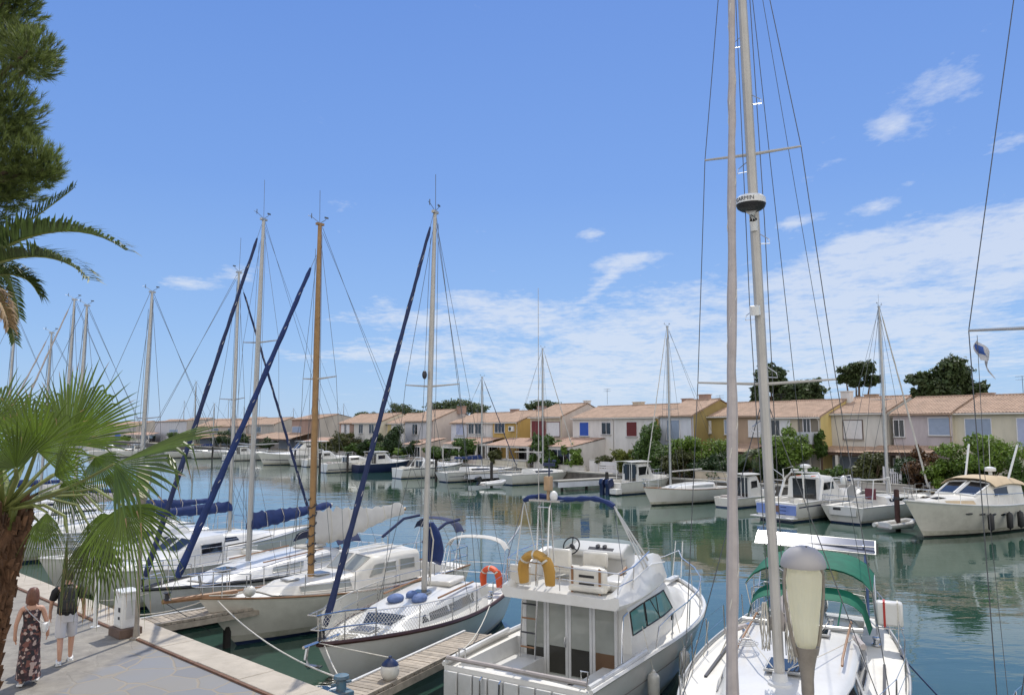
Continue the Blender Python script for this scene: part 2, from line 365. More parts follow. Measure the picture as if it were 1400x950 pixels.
mj = N.new('ShaderNodeMix'); mj.data_type = 'RGBA'; L.new(jm.outputs[0], mj.inputs['Factor']); mj.inputs[6].default_value = (.26, .225, .175, 1); L.new(cr.outputs[0], mj.inputs[7])
# worn concrete repair next to the walkers
gz = N.new('ShaderNodeTexNoise'); gz.inputs['Scale'].default_value = 2.5; gz.inputs['Detail'].default_value = 9; gz.inputs['Roughness'].default_value = .75; L.new(tc.outputs['Object'], gz.inputs[0])
cg = N.new('ShaderNodeValToRGB'); e = cg.color_ramp.elements; e[0].position = .3; e[0].color = (.15, .135, .115, 1); e[1].position = .72; e[1].color = (.3, .275, .23, 1); L.new(gz.outputs[0], cg.inputs[0])
sx = N.new('ShaderNodeSeparateXYZ'); L.new(va.outputs[1], sx.inputs[0])
df = N.new('ShaderNodeMath'); df.operation = 'MULTIPLY_ADD'; df.inputs[1].default_value = .8; L.new(sx.outputs[1], df.inputs[0]); L.new(sx.outputs[0], df.inputs[2])
pm = N.new('ShaderNodeMapRange'); pm.inputs[1].default_value = 5.2; pm.inputs[2].default_value = 5.6; pm.inputs[3].default_value = 0; pm.inputs[4].default_value = 1; L.new(sx.outputs[1], pm.inputs[0])
pm.inputs[1].default_value = -6.55; pm.inputs[2].default_value = -6.35; L.new(sx.outputs[0], pm.inputs[0])
n5 = N.new('ShaderNodeTexNoise'); n5.inputs['Scale'].default_value = .8; n5.inputs['Detail'].default_value = 8; L.new(tc.outputs['Object'], n5.inputs[0])
dr = N.new('ShaderNodeMapRange'); dr.inputs[1].default_value = .45; dr.inputs[2].default_value = .75; dr.inputs[4].default_value = .55; L.new(n5.outputs[0], dr.inputs[0])
mdirt = N.new('ShaderNodeMix'); mdirt.data_type = 'RGBA'; L.new(dr.outputs[0], mdirt.inputs['Factor']); L.new(mj.outputs[2], mdirt.inputs[6]); mdirt.inputs[7].default_value = (.23, .205, .165, 1)
mz = N.new('ShaderNodeMix'); mz.data_type = 'RGBA'; L.new(pm.outputs[0], mz.inputs['Factor']); L.new(cg.outputs[0], mz.inputs[6]); L.new(mdirt.outputs[2], mz.inputs[7])
L.new(mz.outputs[2], b.inputs['Base Color'])
ad = N.new('ShaderNodeMath'); ad.operation = 'MULTIPLY_ADD'; ad.inputs[1].default_value = .35; L.new(gz.outputs[0], ad.inputs[0]); L.new(jm.outputs[0], ad.inputs[2])
bp = N.new('ShaderNodeBump'); bp.inputs['Strength'].default_value = .5; bp.inputs['Distance'].default_value = .012; L.new(ad.outputs[0], bp.inputs['Height']); L.new(bp.outputs[0], b.inputs['Normal'])
KW = .72
vs = [Q(-60, -KW), Q(120, -KW), Q(120, -60), Q(-60, -60)]
o = MB().add([tuple(p) for p in vs], [(0, 1, 2, 3)]).build('quay', m, flat=True); tag(o, kind='structure')
kb = MB(); s = -24.
while s < 70:
    ln = 1.55 + RND.uniform(-.08, .08)
    c = Q(s + ln / 2, -KW / 2 + RND.uniform(-.006, .006), QZ - .1 + RND.uniform(-.004, .004))
    kb.box(c, (ln - .012, KW + .02, .3), atan2(QD.y, QD.x)); s += ln
o = kb.build('kerb', M['stone'], bevel=.012); tag(o, kind='structure')
ct = mat('kerb edging iron', (.14, .07, .04), .8, var=.3, scale=8)
o = MB().box(Q(23, -KW - .035, QZ + .012), (94, .07, .05), atan2(QD.y, QD.x)).build('kerb_edging', ct); tag(o, kind='structure')
o = MB().box(Q(23, -.3, -.4), (190, .5, 2.8), atan2(QD.y, QD.x)).build('quay_wall', M['wetwall']); tag(o, kind='structure')

# ---- far bank: garden ground, stone edge
gm = mat('far bank ground', (.2, .17, .12), .9, var=.25, scale=.3, bump=.2, bscale=3)
def FQ(t, off, z): p = F0 + FD * t - FI * off; return V(p.x, p.y, z)
EDGE = 9.2
o = MB().add([tuple(FQ(t, q, 1.2)) for t, q in ((60, EDGE), (60, -160), (-520, -160), (-520, EDGE))], [(0, 1, 2, 3)]).build('far_ground', gm, flat=True); tag(o, kind='structure')
bank = MB()
def bank_fn(u, v):
    t = lerp(60, -300, u); z = lerp(1.24, -.6, v); k = noise.noise((t * .7, v * 3, 1)) * .25
    return FQ(t, EDGE + v * .7 + k * (v > 0), z + (k * .3 if 0 < v < 1 else 0))
bank.grid(bank_fn, 420, 6)
o = bank.build('far_bank', mat('dark bank stones', (.085, .075, .062), .9, var=.5, scale=1.6, bump=.8, bscale=5)); tag(o, kind='structure')
o = MB().box(FQ(-120, EDGE - .35, 1.22), (360, .8, .14), atan2(FD.y, FD.x)).build('far_kerb', M['conc']); tag(o, kind='structure')

# ================================================================== houses of the far row
def wallm(n, c): return mat('render ' + n, c, .9, var=.05, scale=.6, dirt=tuple(x * .6 for x in c), dscale=.8, streak=.25, bump=.15, bscale=12)
tile = mat('roof tiles', (.39, .27, .195), .85, var=.22, scale=2.2, dirt=(.24, .17, .12), dscale=.7, bump=.3, bscale=12)
tile2 = mat('roof tiles pinkish', (.43, .29, .22), .85, var=.2, scale=2.2, dirt=(.28, .19, .14), dscale=.7, bump=.3, bscale=12)
W = dict(cream=wallm('cream', (.6, .55, .44)), lilac=wallm('lilac', (.47, .415, .42)), off=wallm('offwhite', (.6, .57, .52)), beige=wallm('beige', (.55, .47, .36)),
         tan=wallm('tan', (.38, .27, .19)), olive=wallm('olive', (.31, .235, .09)), white=wallm('white', (.66, .63, .6)), ochre=wallm('ochre', (.5, .33, .1)),
         pink=wallm('pink', (.56, .48, .42)), lav=wallm('lavender', (.54, .53, .55)), brown=wallm('brown', (.36, .24, .19)), grey=wallm('grey', (.42, .39, .35)),
         yellow=wallm('yellow', (.62, .49, .2)), bluew=wallm('bluewhite', (.6, .61, .66)))
SH = dict(bg=mat('shutter blue grey', (.3, .36, .47), .6), lv=mat('shutter lavender', (.42, .46, .62), .6), wh=mat('shutter white', (.68, .66, .66), .6), blue=mat('shutter blue', (.03, .09, .42), .5),
          dr=mat('shutter dark red', (.14, .02, .018), .6), gl=M['dkglass'], br=mat('shutter brown', (.09, .05, .035), .6), ol=mat('shutter straw', (.5, .42, .22), .6))

def tiled(mb, x0, x1, ya, za, yb, zb, mi=0, pitch=.24):
    """barrel tiles from the ridge line (ya,za) down to the eave (yb,zb)"""
    n = max(4, round((x1 - x0) / pitch)); rows = max(3, round(hypot(yb - ya, zb - za) / .36)); k = 6
    nx = n * k; vs = []; fs = []
    for j in range(rows + 1):
        for e in ((1, 0) if j not in (0, rows) else (0,)):
            t = j / rows; y = lerp(ya, yb, t); z = lerp(za, zb, t) + (.03 if e == 1 else 0)
            for i in range(nx + 1):
                vs.append((lerp(x0, x1, i / nx), y, z + .045 * abs(cos(pi * i / k)) + .0))
    W_ = nx + 1; rws = len(vs) // W_
    for j in range(rws - 1):
        for i in range(nx): fs.append((j * W_ + i, j * W_ + i + 1, (j + 1) * W_ + i + 1, (j + 1) * W_ + i))
    mb.add(vs, fs, mi)

def window(h, x0, x1, z0, z1, kind, y=0., frame='wh', bars=1):
    """kind 'gl' = glazed, else a closed shutter of that colour"""
    cx = (x0 + x1) / 2; cz = (z0 + z1) / 2; wd = x1 - x0; hg = z1 - z0
    if kind == 'gl':
        w_ = MB().box((cx, y - .006, cz), (wd, .03, hg)).build('window', M['dkglass'], h)
    else:
        mb = MB(); n = max(3, int(hg / .09))
        for i in range(n): mb.box((cx, y - .02 - .012 * (i % 2), z0 + hg * (i + .5) / n), (wd, .04, hg / n - .008))
        mb.box((cx, y - .002, cz), (wd, .02, hg)); w_ = mb.build('window', SH[kind], h)
    fr = MB(); t = .06
    for xx in (x0 - t / 2, x1 + t / 2): fr.box((xx, y - .035, cz), (t, .075, hg + 2 * t))
    for zz in (z0 - t / 2, z1 + t / 2): fr.box((cx, y - .036, zz), (wd, .07, t))
    if kind == 'gl':
        for i in range(bars): fr.box((x0 + wd * (i + 1) / (bars + 1), y - .034, cz), (.05, .05, hg))
    fr.build('frame', SH[frame], w_)
    MB().box((cx, y - .07, z0 - t - .025), (wd + .2, .16, .05)).build('sill', M['conc'], w_)
    return w_

HOUSES = {}
def house(key, label, pxl, pxr, off, wall, end=None, he=5.9, rise=1.35, roof=None, wins=(), porch=None, chim=(), ac=(), ant=(), depth=8.5, zg=1.2, panels=(), group='row houses along the far quay', balcony=None, awning=None):
    a = FP(pxl, off, zg); b_ = FP(pxr, off, zg); wd = (b_ - a).length
    h = thing('row_house', label, 'house', tuple(a), atan2(FD.y, FD.x), group)
    HOUSES[key] = h
    def X(px): return (FP(px, off, zg) - a).dot(FD)
    rf = roof or tile; em = end or wall; ry = depth * .5
    g = [(0, 0), (depth, 0), (depth, he), (ry, he + rise), (0, he)]
    mb = MB(); mb.prism(g, 'x', 0, wd); mb.m = [0] * len(mb.m); mb.m[0] = 1; mb.m[1] = 1
    mb.build('wall', [W[wall], W[em]], h, flat=True)
    rb = MB(); tiled(rb, -.08, wd + .1, ry, he + rise + .06, -.28, he - .03); tiled(rb, -.08, wd + .1, ry, he + rise + .06, depth + .25, he - .03)
    rb.prism([(-.2, he - .09), (ry, he + rise + .02), (ry, he + rise + .07), (-.2, he - .02)], 'x', wd + .003, wd + .1)
    rb.prism([(-.27, he - .1), (-.27, he - .05), (0.0, he + .01), (-.002, he - .1)], 'x', -.08, wd + .1)
    rr = rb.build('roof', rf, h, ang=50)
    rd = MB()
    for i in range(int(wd / .4) + 1): rd.tube([(i * .4 - .05, ry, he + rise + .1), (min(i * .4 + .37, wd + .1), ry, he + rise + .115)], .1, 6)
    rd.build('ridge', rf, rr)
    gt = MB().tube([(-.1, -.33, he - .12), (wd + .1, -.33, he - .12)], .07, 6).tube([(wd - .15, -.33, he - .15), (wd - .15, -.06, he - .4), (wd - .15, -.06, .1)], .04, 6).build('gutter', W['off'] if len(label) % 2 else tile, h)
    for px, w_, hg, k in chim:
        x = X(px); c = MB().box((x, ry + .35, he + rise + hg / 2 - .3), (w_, .6, hg + .6)).box((x, ry + .35, he + rise + hg + .04), (w_ + .16, .76, .08))
        c.build('chimney', W[k] if k in W else tile, rr)
    for px, hg in ant:
        x = X(px); c = MB().tube([(x, ry + .4, he + rise - .1), (x, ry + .4, he + rise + hg)], .02, 5)
        for q, zz in enumerate((hg - .05, hg - .3)):
            c.tube([(x - .5 + .2 * q, ry + .4, he + rise + zz), (x + .5, ry + .4, he + rise + zz)], .012, 4)
            for i in range(5): c.tube([(x - .4 + .2 * i, ry + .15, he + rise + zz), (x - .4 + .2 * i, ry + .65, he + rise + zz)], .008, 4)
        c.build('aerial', M['darkm'], rr)
    for wdef in wins:
        px0, px1, z0, z1, kind = wdef[:5]; opts = wdef[5] if len(wdef) > 5 else {}
        window(h, X(px0), X(px1), z0, z1, kind, **opts)
    for px0, px1, z0, z1, wc in panels:                     # a differently painted field of the front
        x0, x1 = X(px0), X(px1); MB().box(((x0 + x1) / 2, -.012, (z0 + z1) / 2), (x1 - x0, .03, z1 - z0)).build('wall_panel', W.get(wc) or SH[wc], h)
    for px, z in ac:
        x = X(px); c = MB().box((x, -.22, z), (.95, .34, .68)); c.build('air_conditioner', M['plas'], h, bevel=.02)
        cc = MB().lathe([(.02, 0), (.25, 0), (.25, .012), (.02, .012)], n=20)
        for i, v in enumerate(cc.v): cc.v[i] = (x - .12 + v[0], -.392 - v[2], z + v[1])
        cc.build('fan_grille', M['darkm'], h)
    if balcony:
        px0, px1 = balcony[:2]; x0, x1 = X(px0), X(px1)
        MB().box(((x0 + x1) / 2, -.02, 4.55), (x1 - x0, .05, 2.5)).build('loggia', mat('loggia recess', (.2, .17, .13), .9), h)
        MB().box(((x0 + x1) / 2, -.75, 3.35), (x1 - x0, 1.5, .12)).box(((x0 + x1) / 2, -1.45, 3.85), (x1 - x0, .08, 1.0)).box((x0 + .04, -.75, 3.85), (.08, 1.4, 1.0)).box((x1 - .04, -.75, 3.85), (.08, 1.4, 1.0)).build('balcony', W['bluew'], h)
        window(h, lerp(x0, x1, .3), lerp(x0, x1, .62), 4.1, 5.5, 'gl', y=-.05)
    if porch:
        px0, px1, dp, ztop, zlo, style = porch; x0, x1 = X(px0), X(px1)
        pb = MB(); tiled(pb, x0, x1, -.02, ztop, -dp - .3, zlo)
        pr = pb.build('porch_roof', tile2 if style in ('wall', 'cols') else tile, h, ang=50)
        if style == 'wall':
            MB().prism([(-.01, 0), (-dp, 0), (-dp, zlo), (-.01, ztop - .08)], 'x', x0 + .15, x1 - .1).build('porch_wall', W[em], h, flat=True)
            window(h, lerp(x0, x1, .35), lerp(x0, x1, .92), .5, zlo - .35, 'gl', y=-dp, bars=3)
        else:
            MB().box(((x0 + x1) / 2, -dp, zlo - .12), (x1 - x0 - .1, .18, .24)).build('porch_beam', W['white'] if style == 'cols' else SH['br'], h)
            for k in range(3):
                MB().box((lerp(x0 + .2, x1 - .2, k / 2), -dp, (zlo - .24) / 2), (.24, .24, zlo - .24)).build('porch_column', W['white'] if style == 'cols' else W[em], h)
            window(h, lerp(x0, x1, .2), lerp(x0, x1, .8), .1, 2.2, 'gl' if style == 'cols' else 'bg', y=-.02, bars=3)
            if style == 'cols': MB().box(((x0 + x1) / 2, -dp - .02, .45), (x1 - x0, .2, .9)).build('porch_wall', W['off'], h)
    return h

house('h0', 'cream house at the right edge with blue grey roller shutters above the arching green bush', 1302, 1460, 0, 'cream', wins=[(1320, 1355, 3.7, 5.4, 'bg'), (1391, 1420, 3.2, 5.4, 'lv'), (1330, 1350, .2, 2.2, 'gl')], chim=[(1316, 1.1, .25, 'tile')], ant=[(1368, 1.6), (1385, 2.2)])
house('h1', 'lilac house with one dark window and a blue shutter over a lilac balcony panel', 1221, 1302, .35, 'lilac', end='cream', wins=[(1222.5, 1236, 4.0, 5.35, 'gl'), (1270, 1299, 4.15, 5.5, 'bg')], panels=[(1266, 1300, 3.0, 3.95, 'lilac')], porch=(1203, 1292, 2.4, 3.25, 2.75, 'beam'))
house('h2', 'off white house with closed white shutters and dark hinges above its own tiled canopy', 1136, 1212, .7, 'off', end='off', he=6.0, rise=1.4, wins=[(1153, 1179, 3.75, 5.35, 'wh', dict(frame='br'))], porch=(1121, 1205, 2.2, 3.1, 2.65, 'beam'), chim=[(1156, 1.1, .3, 'tan')])
house('h3', 'beige house with an upstairs loggia, pale parapet and a yellow end wall', 1048, 1122, 2.4, 'beige', end='yellow', he=5.7, rise=1.5, wins=[(1055, 1066, 4.0, 5.4, 'gl'), (1067, 1080, 4.0, 5.4, 'wh')], balcony=(1091, 1119), chim=[(1121, .9, .8, 'white')])
house('h4', 'brown tan house with white shutters seen between the two foremost mast lines', 1006, 1049, 1.7, 'tan', rise=1.3, wins=[(1024, 1042, 3.9, 5.4, 'wh')], porch=(985, 1050, 2.6, 3.2, 2.5, 'beam'), ant=[(1030, .9)])
house('h5', 'olive yellow house with a small pale window and a grey window', 948, 1007, 1.0, 'olive', wins=[(964, 972, 4.2, 5.4, 'wh'), (991, 997, 4.1, 5.5, 'bg')], ant=[(946.5, 1.0)])
house('h6', 'bluish white house with blue grey roller shutter and an olive end wall', 903, 948, 3.4, 'bluew', end='olive', he=6.0, rise=1.6, wins=[(912, 929, 3.5, 5.5, 'bg'), (930, 946, .8, 2.4, 'bg')], chim=[(925, 1.2, .6, 'brown')])
house('h7', 'cream white house with a dark red shutter half hidden by the tall hedge', 840, 903, 3.1, 'white', wins=[(857, 871, 3.8, 5.35, 'dr'), (882, 895, 3.8, 5.35, 'wh')], chim=[(901, 1.1, .6, 'brown')], panels=[(896.5, 900.5, 3.6, 5.7, 'ochre')])
house('h8', 'white house with a bright blue shutter and a pink tiled garden room', 783, 840, 2.6, 'white', wins=[(793, 805, 3.8, 5.35, 'blue'), (823, 835, 4.0, 5.3, 'gl')], porch=(772, 828, 5.0, 3.55, 2.6, 'wall'), chim=[(835, 1.4, .45, 'beige')])
house('h9', 'house with a dark red panelled upper front and white roller shutter', 725, 768, 3.0, 'beige', end='pink', he=6.1, rise=1.6, wins=[(747.5, 765.5, 3.7, 5.4, 'wh', dict(frame='dr'))], panels=[(727, 746, 3.5, 5.6, 'dr')], porch=(699, 757, 3.9, 3.4, 2.5, 'cols'), ant=[(792, 1.8)], chim=[(765, .7, .4, 'white')])
house('h10', 'ochre house with air conditioners upstairs and a bright yellow end wall', 674, 708, 2.6, 'ochre', end='ochre', he=5.5, rise=1.5, wins=[(677, 690, 4.1, 5.3, 'gl', dict(bars=2))], ac=[(701, 4.6)], porch=(643, 690, 4.5, 3.4, 2.5, 'cols'), chim=[(704, 1.3, .6, 'brown')], ant=[(700, 1.6)])
house('h11', 'white house with a row of narrow upstairs windows behind the thin sailboat mast', 640, 674, 2.0, 'white', wins=[(641, 648, 3.9, 5.3, 'gl'), (650, 658, 3.9, 5.3, 'gl')], chim=[(668, 1.4, .5, 'brown')], he=5.5)
house('h12', 'pale house with one blue grey shutter between the pink walled and white houses', 617, 640, 1.7, 'bluew', wins=[(624, 634, 3.7, 5.3, 'lv')], he=5.5)
house('h13', 'lavender white house with a narrow upstairs window and broad pink end wall', 554, 592, 3.5, 'lav', end='pink', he=5.8, rise=1.7, wins=[(564, 571, 3.7, 5.3, 'gl')], porch=(587, 612, 4.4, 3.2, 2.3, 'wall'), ac=[(588, 3.9)], chim=[(596, 1.8, .5, 'brown')])
house('h14', 'white house with pale yellow shutter left of the lavender house', 527, 554, 2.7, 'white', end='pink', wins=[(530, 535.5, 3.6, 5.3, 'ol')], rise=1.6, he=5.5)
house('h15', 'white house with two narrow dark windows and a cream end wall', 484, 518, 4.2, 'off', end='cream', wins=[(491, 496.5, 3.8, 5.3, 'gl'), (505, 511.5, 3.8, 5.3, 'gl')], he=5.6, rise=1.6)
house('h16', 'brown pink house with white shutters at the left end of the long row', 464, 484, 3.9, 'brown', wins=[(467, 470.5, 3.7, 5.3, 'wh'), (471.5, 474, 3.7, 5.3, 'gl'), (474.5, 478, 3.7, 5.3, 'wh')], porch=(440, 473, 3.6, 2.9, 2.2, 'wall'), he=5.6, rise=1.6)
house('h17', 'tall brown beige house beside the yellow wooden mast', 399, 436, 1.2, 'brown', end='grey', he=6.6, rise=.9, wins=[(400, 412, 3.7, 5.0, 'bg')], porch=(372, 428, 5, 3.7, 2.4, 'beam'), group='houses at the left of the far quay')
house('h18', 'grey beige house with tiled roof behind the white motor yacht', 340, 376, 1.0, 'grey', end='grey', he=5.6, rise=1.5, wins=[(350, 357, 3.7, 5.0, 'gl')], porch=(330, 362, 5, 3.2, 2.4, 'beam'), group='houses at the left of the far quay')
house('h19', 'low grey house with wide tiled roof behind the sloping dark blue furled sail', 268, 338, 0.8, 'grey', he=5.2, rise=1.6, wins=[(290, 299, 3.4, 4.6, 'gl'), (312, 320, 3.4, 4.6, 'gl')], porch=(262, 335, 6, 3.0, 2.3, 'beam'), group='houses at the left of the far quay')
house('h20', 'bluish white flat looking house left of the low grey house', 212, 256, 1.0, 'lav', end='grey', he=7.0, rise=.25, wins=[(232, 244, 3.4, 4.2, 'bg')], group='houses at the left of the far quay')
house('h21', 'big grey gabled house seen past the fan palm with a blue door', 140, 187, 2.5, 'grey', end='grey', he=5.6, rise=1.7, wins=[(158, 166, .1, 2.2, 'blue')], porch=(186, 222, 4, 3.2, 2.4, 'cols'), depth=12, group='houses at the left of the far quay')
house('h22', 'pale house far left behind the fan palm leaves', 20, 120, 1.0, 'off', he=5.6, rise=1.5, wins=[(60, 75, 3.6, 5.0, 'gl')], group='houses at the left of the far quay')

# far roofs of the town over the row, each a small building
k = 0
for px, py, wpx, dist, wc, lab in [(232, 573, 30, 330, 'pink', 'distant pinkish building with long roof just right of the grey gabled house'), (268, 571, 40, 380, 'grey', 'distant grey building with low tiled roof over the low grey house'), (305, 572, 44, 360, 'beige', 'distant beige building behind the two slanting blue sails'),
                                   (345, 570, 34, 400, 'pink', 'distant rosy building right behind the two left masts'), (380, 571, 36, 370, 'grey', 'distant grey building between the silver mast and the wooden mast'), (450, 569, 26, 340, 'grey', 'distant grey terrace right of the wooden mast'), (437, 571, 22, 420, 'off', 'distant pale block just behind the wooden mast'), (464, 570, 14, 380, 'grey', 'distant grey house at the head of the brown pink house')]:
    c = D(px, py, dist); wd = wpx / F * dist
    t = thing('distant_building', lab, 'building', (c.x, c.y, 0), -.5, 'distant town roofs')
    hh = c.z
    MB().prism([(0, 0), (8, 0), (8, hh - 1), (4, hh), (0, hh - 1)], 'x', -wd / 2, wd / 2).build('wall', W[wc], t, flat=True)
    rb = MB(); tiled(rb, -wd / 2 - .1, wd / 2 + .1, 4, hh + .05, -.3, hh - 1.05, pitch=.8); rb.build('roof', tile, t, ang=50)
    for i in range(max(2, int(wd / 3.4))):
        x = -wd / 2 + 1.5 + i * 3.3
        if x < wd / 2 - 1: MB().box((x, -.02, hh - 2.3), (1.1, .06, 1.2)).build('window', M['dkglass'], t)
# ================================================================== plants
def leaf_cloud(mb, c, rad, n, size, clumps=14, up=.35, fill=.55, rnd=RND, asp=.55):
    c = Vector(c); cl = []
    for _ in range(clumps):
        v = Vector((rnd.gauss(0, 1), rnd.gauss(0, 1), rnd.gauss(0, 1))).normalized() * rnd.uniform(.45, 1.0)
        cl.append((v, rnd.uniform(.22, .42)))
    for _ in range(n):
        v, r = cl[int(rnd.random() ** 1.0 * len(cl))]
        d = Vector((rnd.gauss(0, 1), rnd.gauss(0, 1), rnd.gauss(0, 1))).normalized()
        p = v * (1 - r * .6) + d * (r * rnd.random() ** .35)
        if p.length > 1.12: p = p * (1.12 / p.length)
        if rnd.random() < .05: p = v * rnd.uniform(1.0, 1.32) + d * .07
        q = c + Vector((p.x * rad[0], p.y * rad[1], p.z * rad[2]))
        nrm = (d * .7 + Vector((rnd.gauss(0, .5), rnd.gauss(0, .5), up + rnd.gauss(0, .5)))).normalized()
        a = nrm.orthogonal().normalized(); a = Matrix.Rotation(rnd.uniform(0, 6.28), 3, nrm) @ a; b = nrm.cross(a)
        s = size * rnd.uniform(.6, 1.35)
        mb.add([q - a * s * .5, q - b * s * asp * .5 + nrm * s * .08, q + a * s * .5, q + b * s * asp * .5 + nrm * s * .08], [(0, 1, 2, 3)])

def bush(name, label, cat, base, rad, n, size, m, group=None, stems=3, lift=.0, clumps=14, extra=()):
    t = thing(name, label, cat, base, RND.uniform(0, 6), group)
    mb = MB(); leaf_cloud(mb, (0, 0, lift + rad[2] * .92), rad, n, size, clumps)
    for (c, r, k) in extra: leaf_cloud(mb, c, r, k, size, 8)
    mb.build('foliage', M[m], t, flat=True)
    st = MB()
    for i in range(stems):
        a = RND.uniform(0, 6.28); d = rad[0] * RND.uniform(.2, .6)
        st.tube([(cos(a) * .1, sin(a) * .1, 0), (cos(a) * d * .5, sin(a) * d * .5, (lift + rad[2]) * .5), (cos(a) * d, sin(a) * d, lift + rad[2] * 1.1)], [.06, .045, .02], 5)
    st.build('stem', M['tbark'], t)
    return t

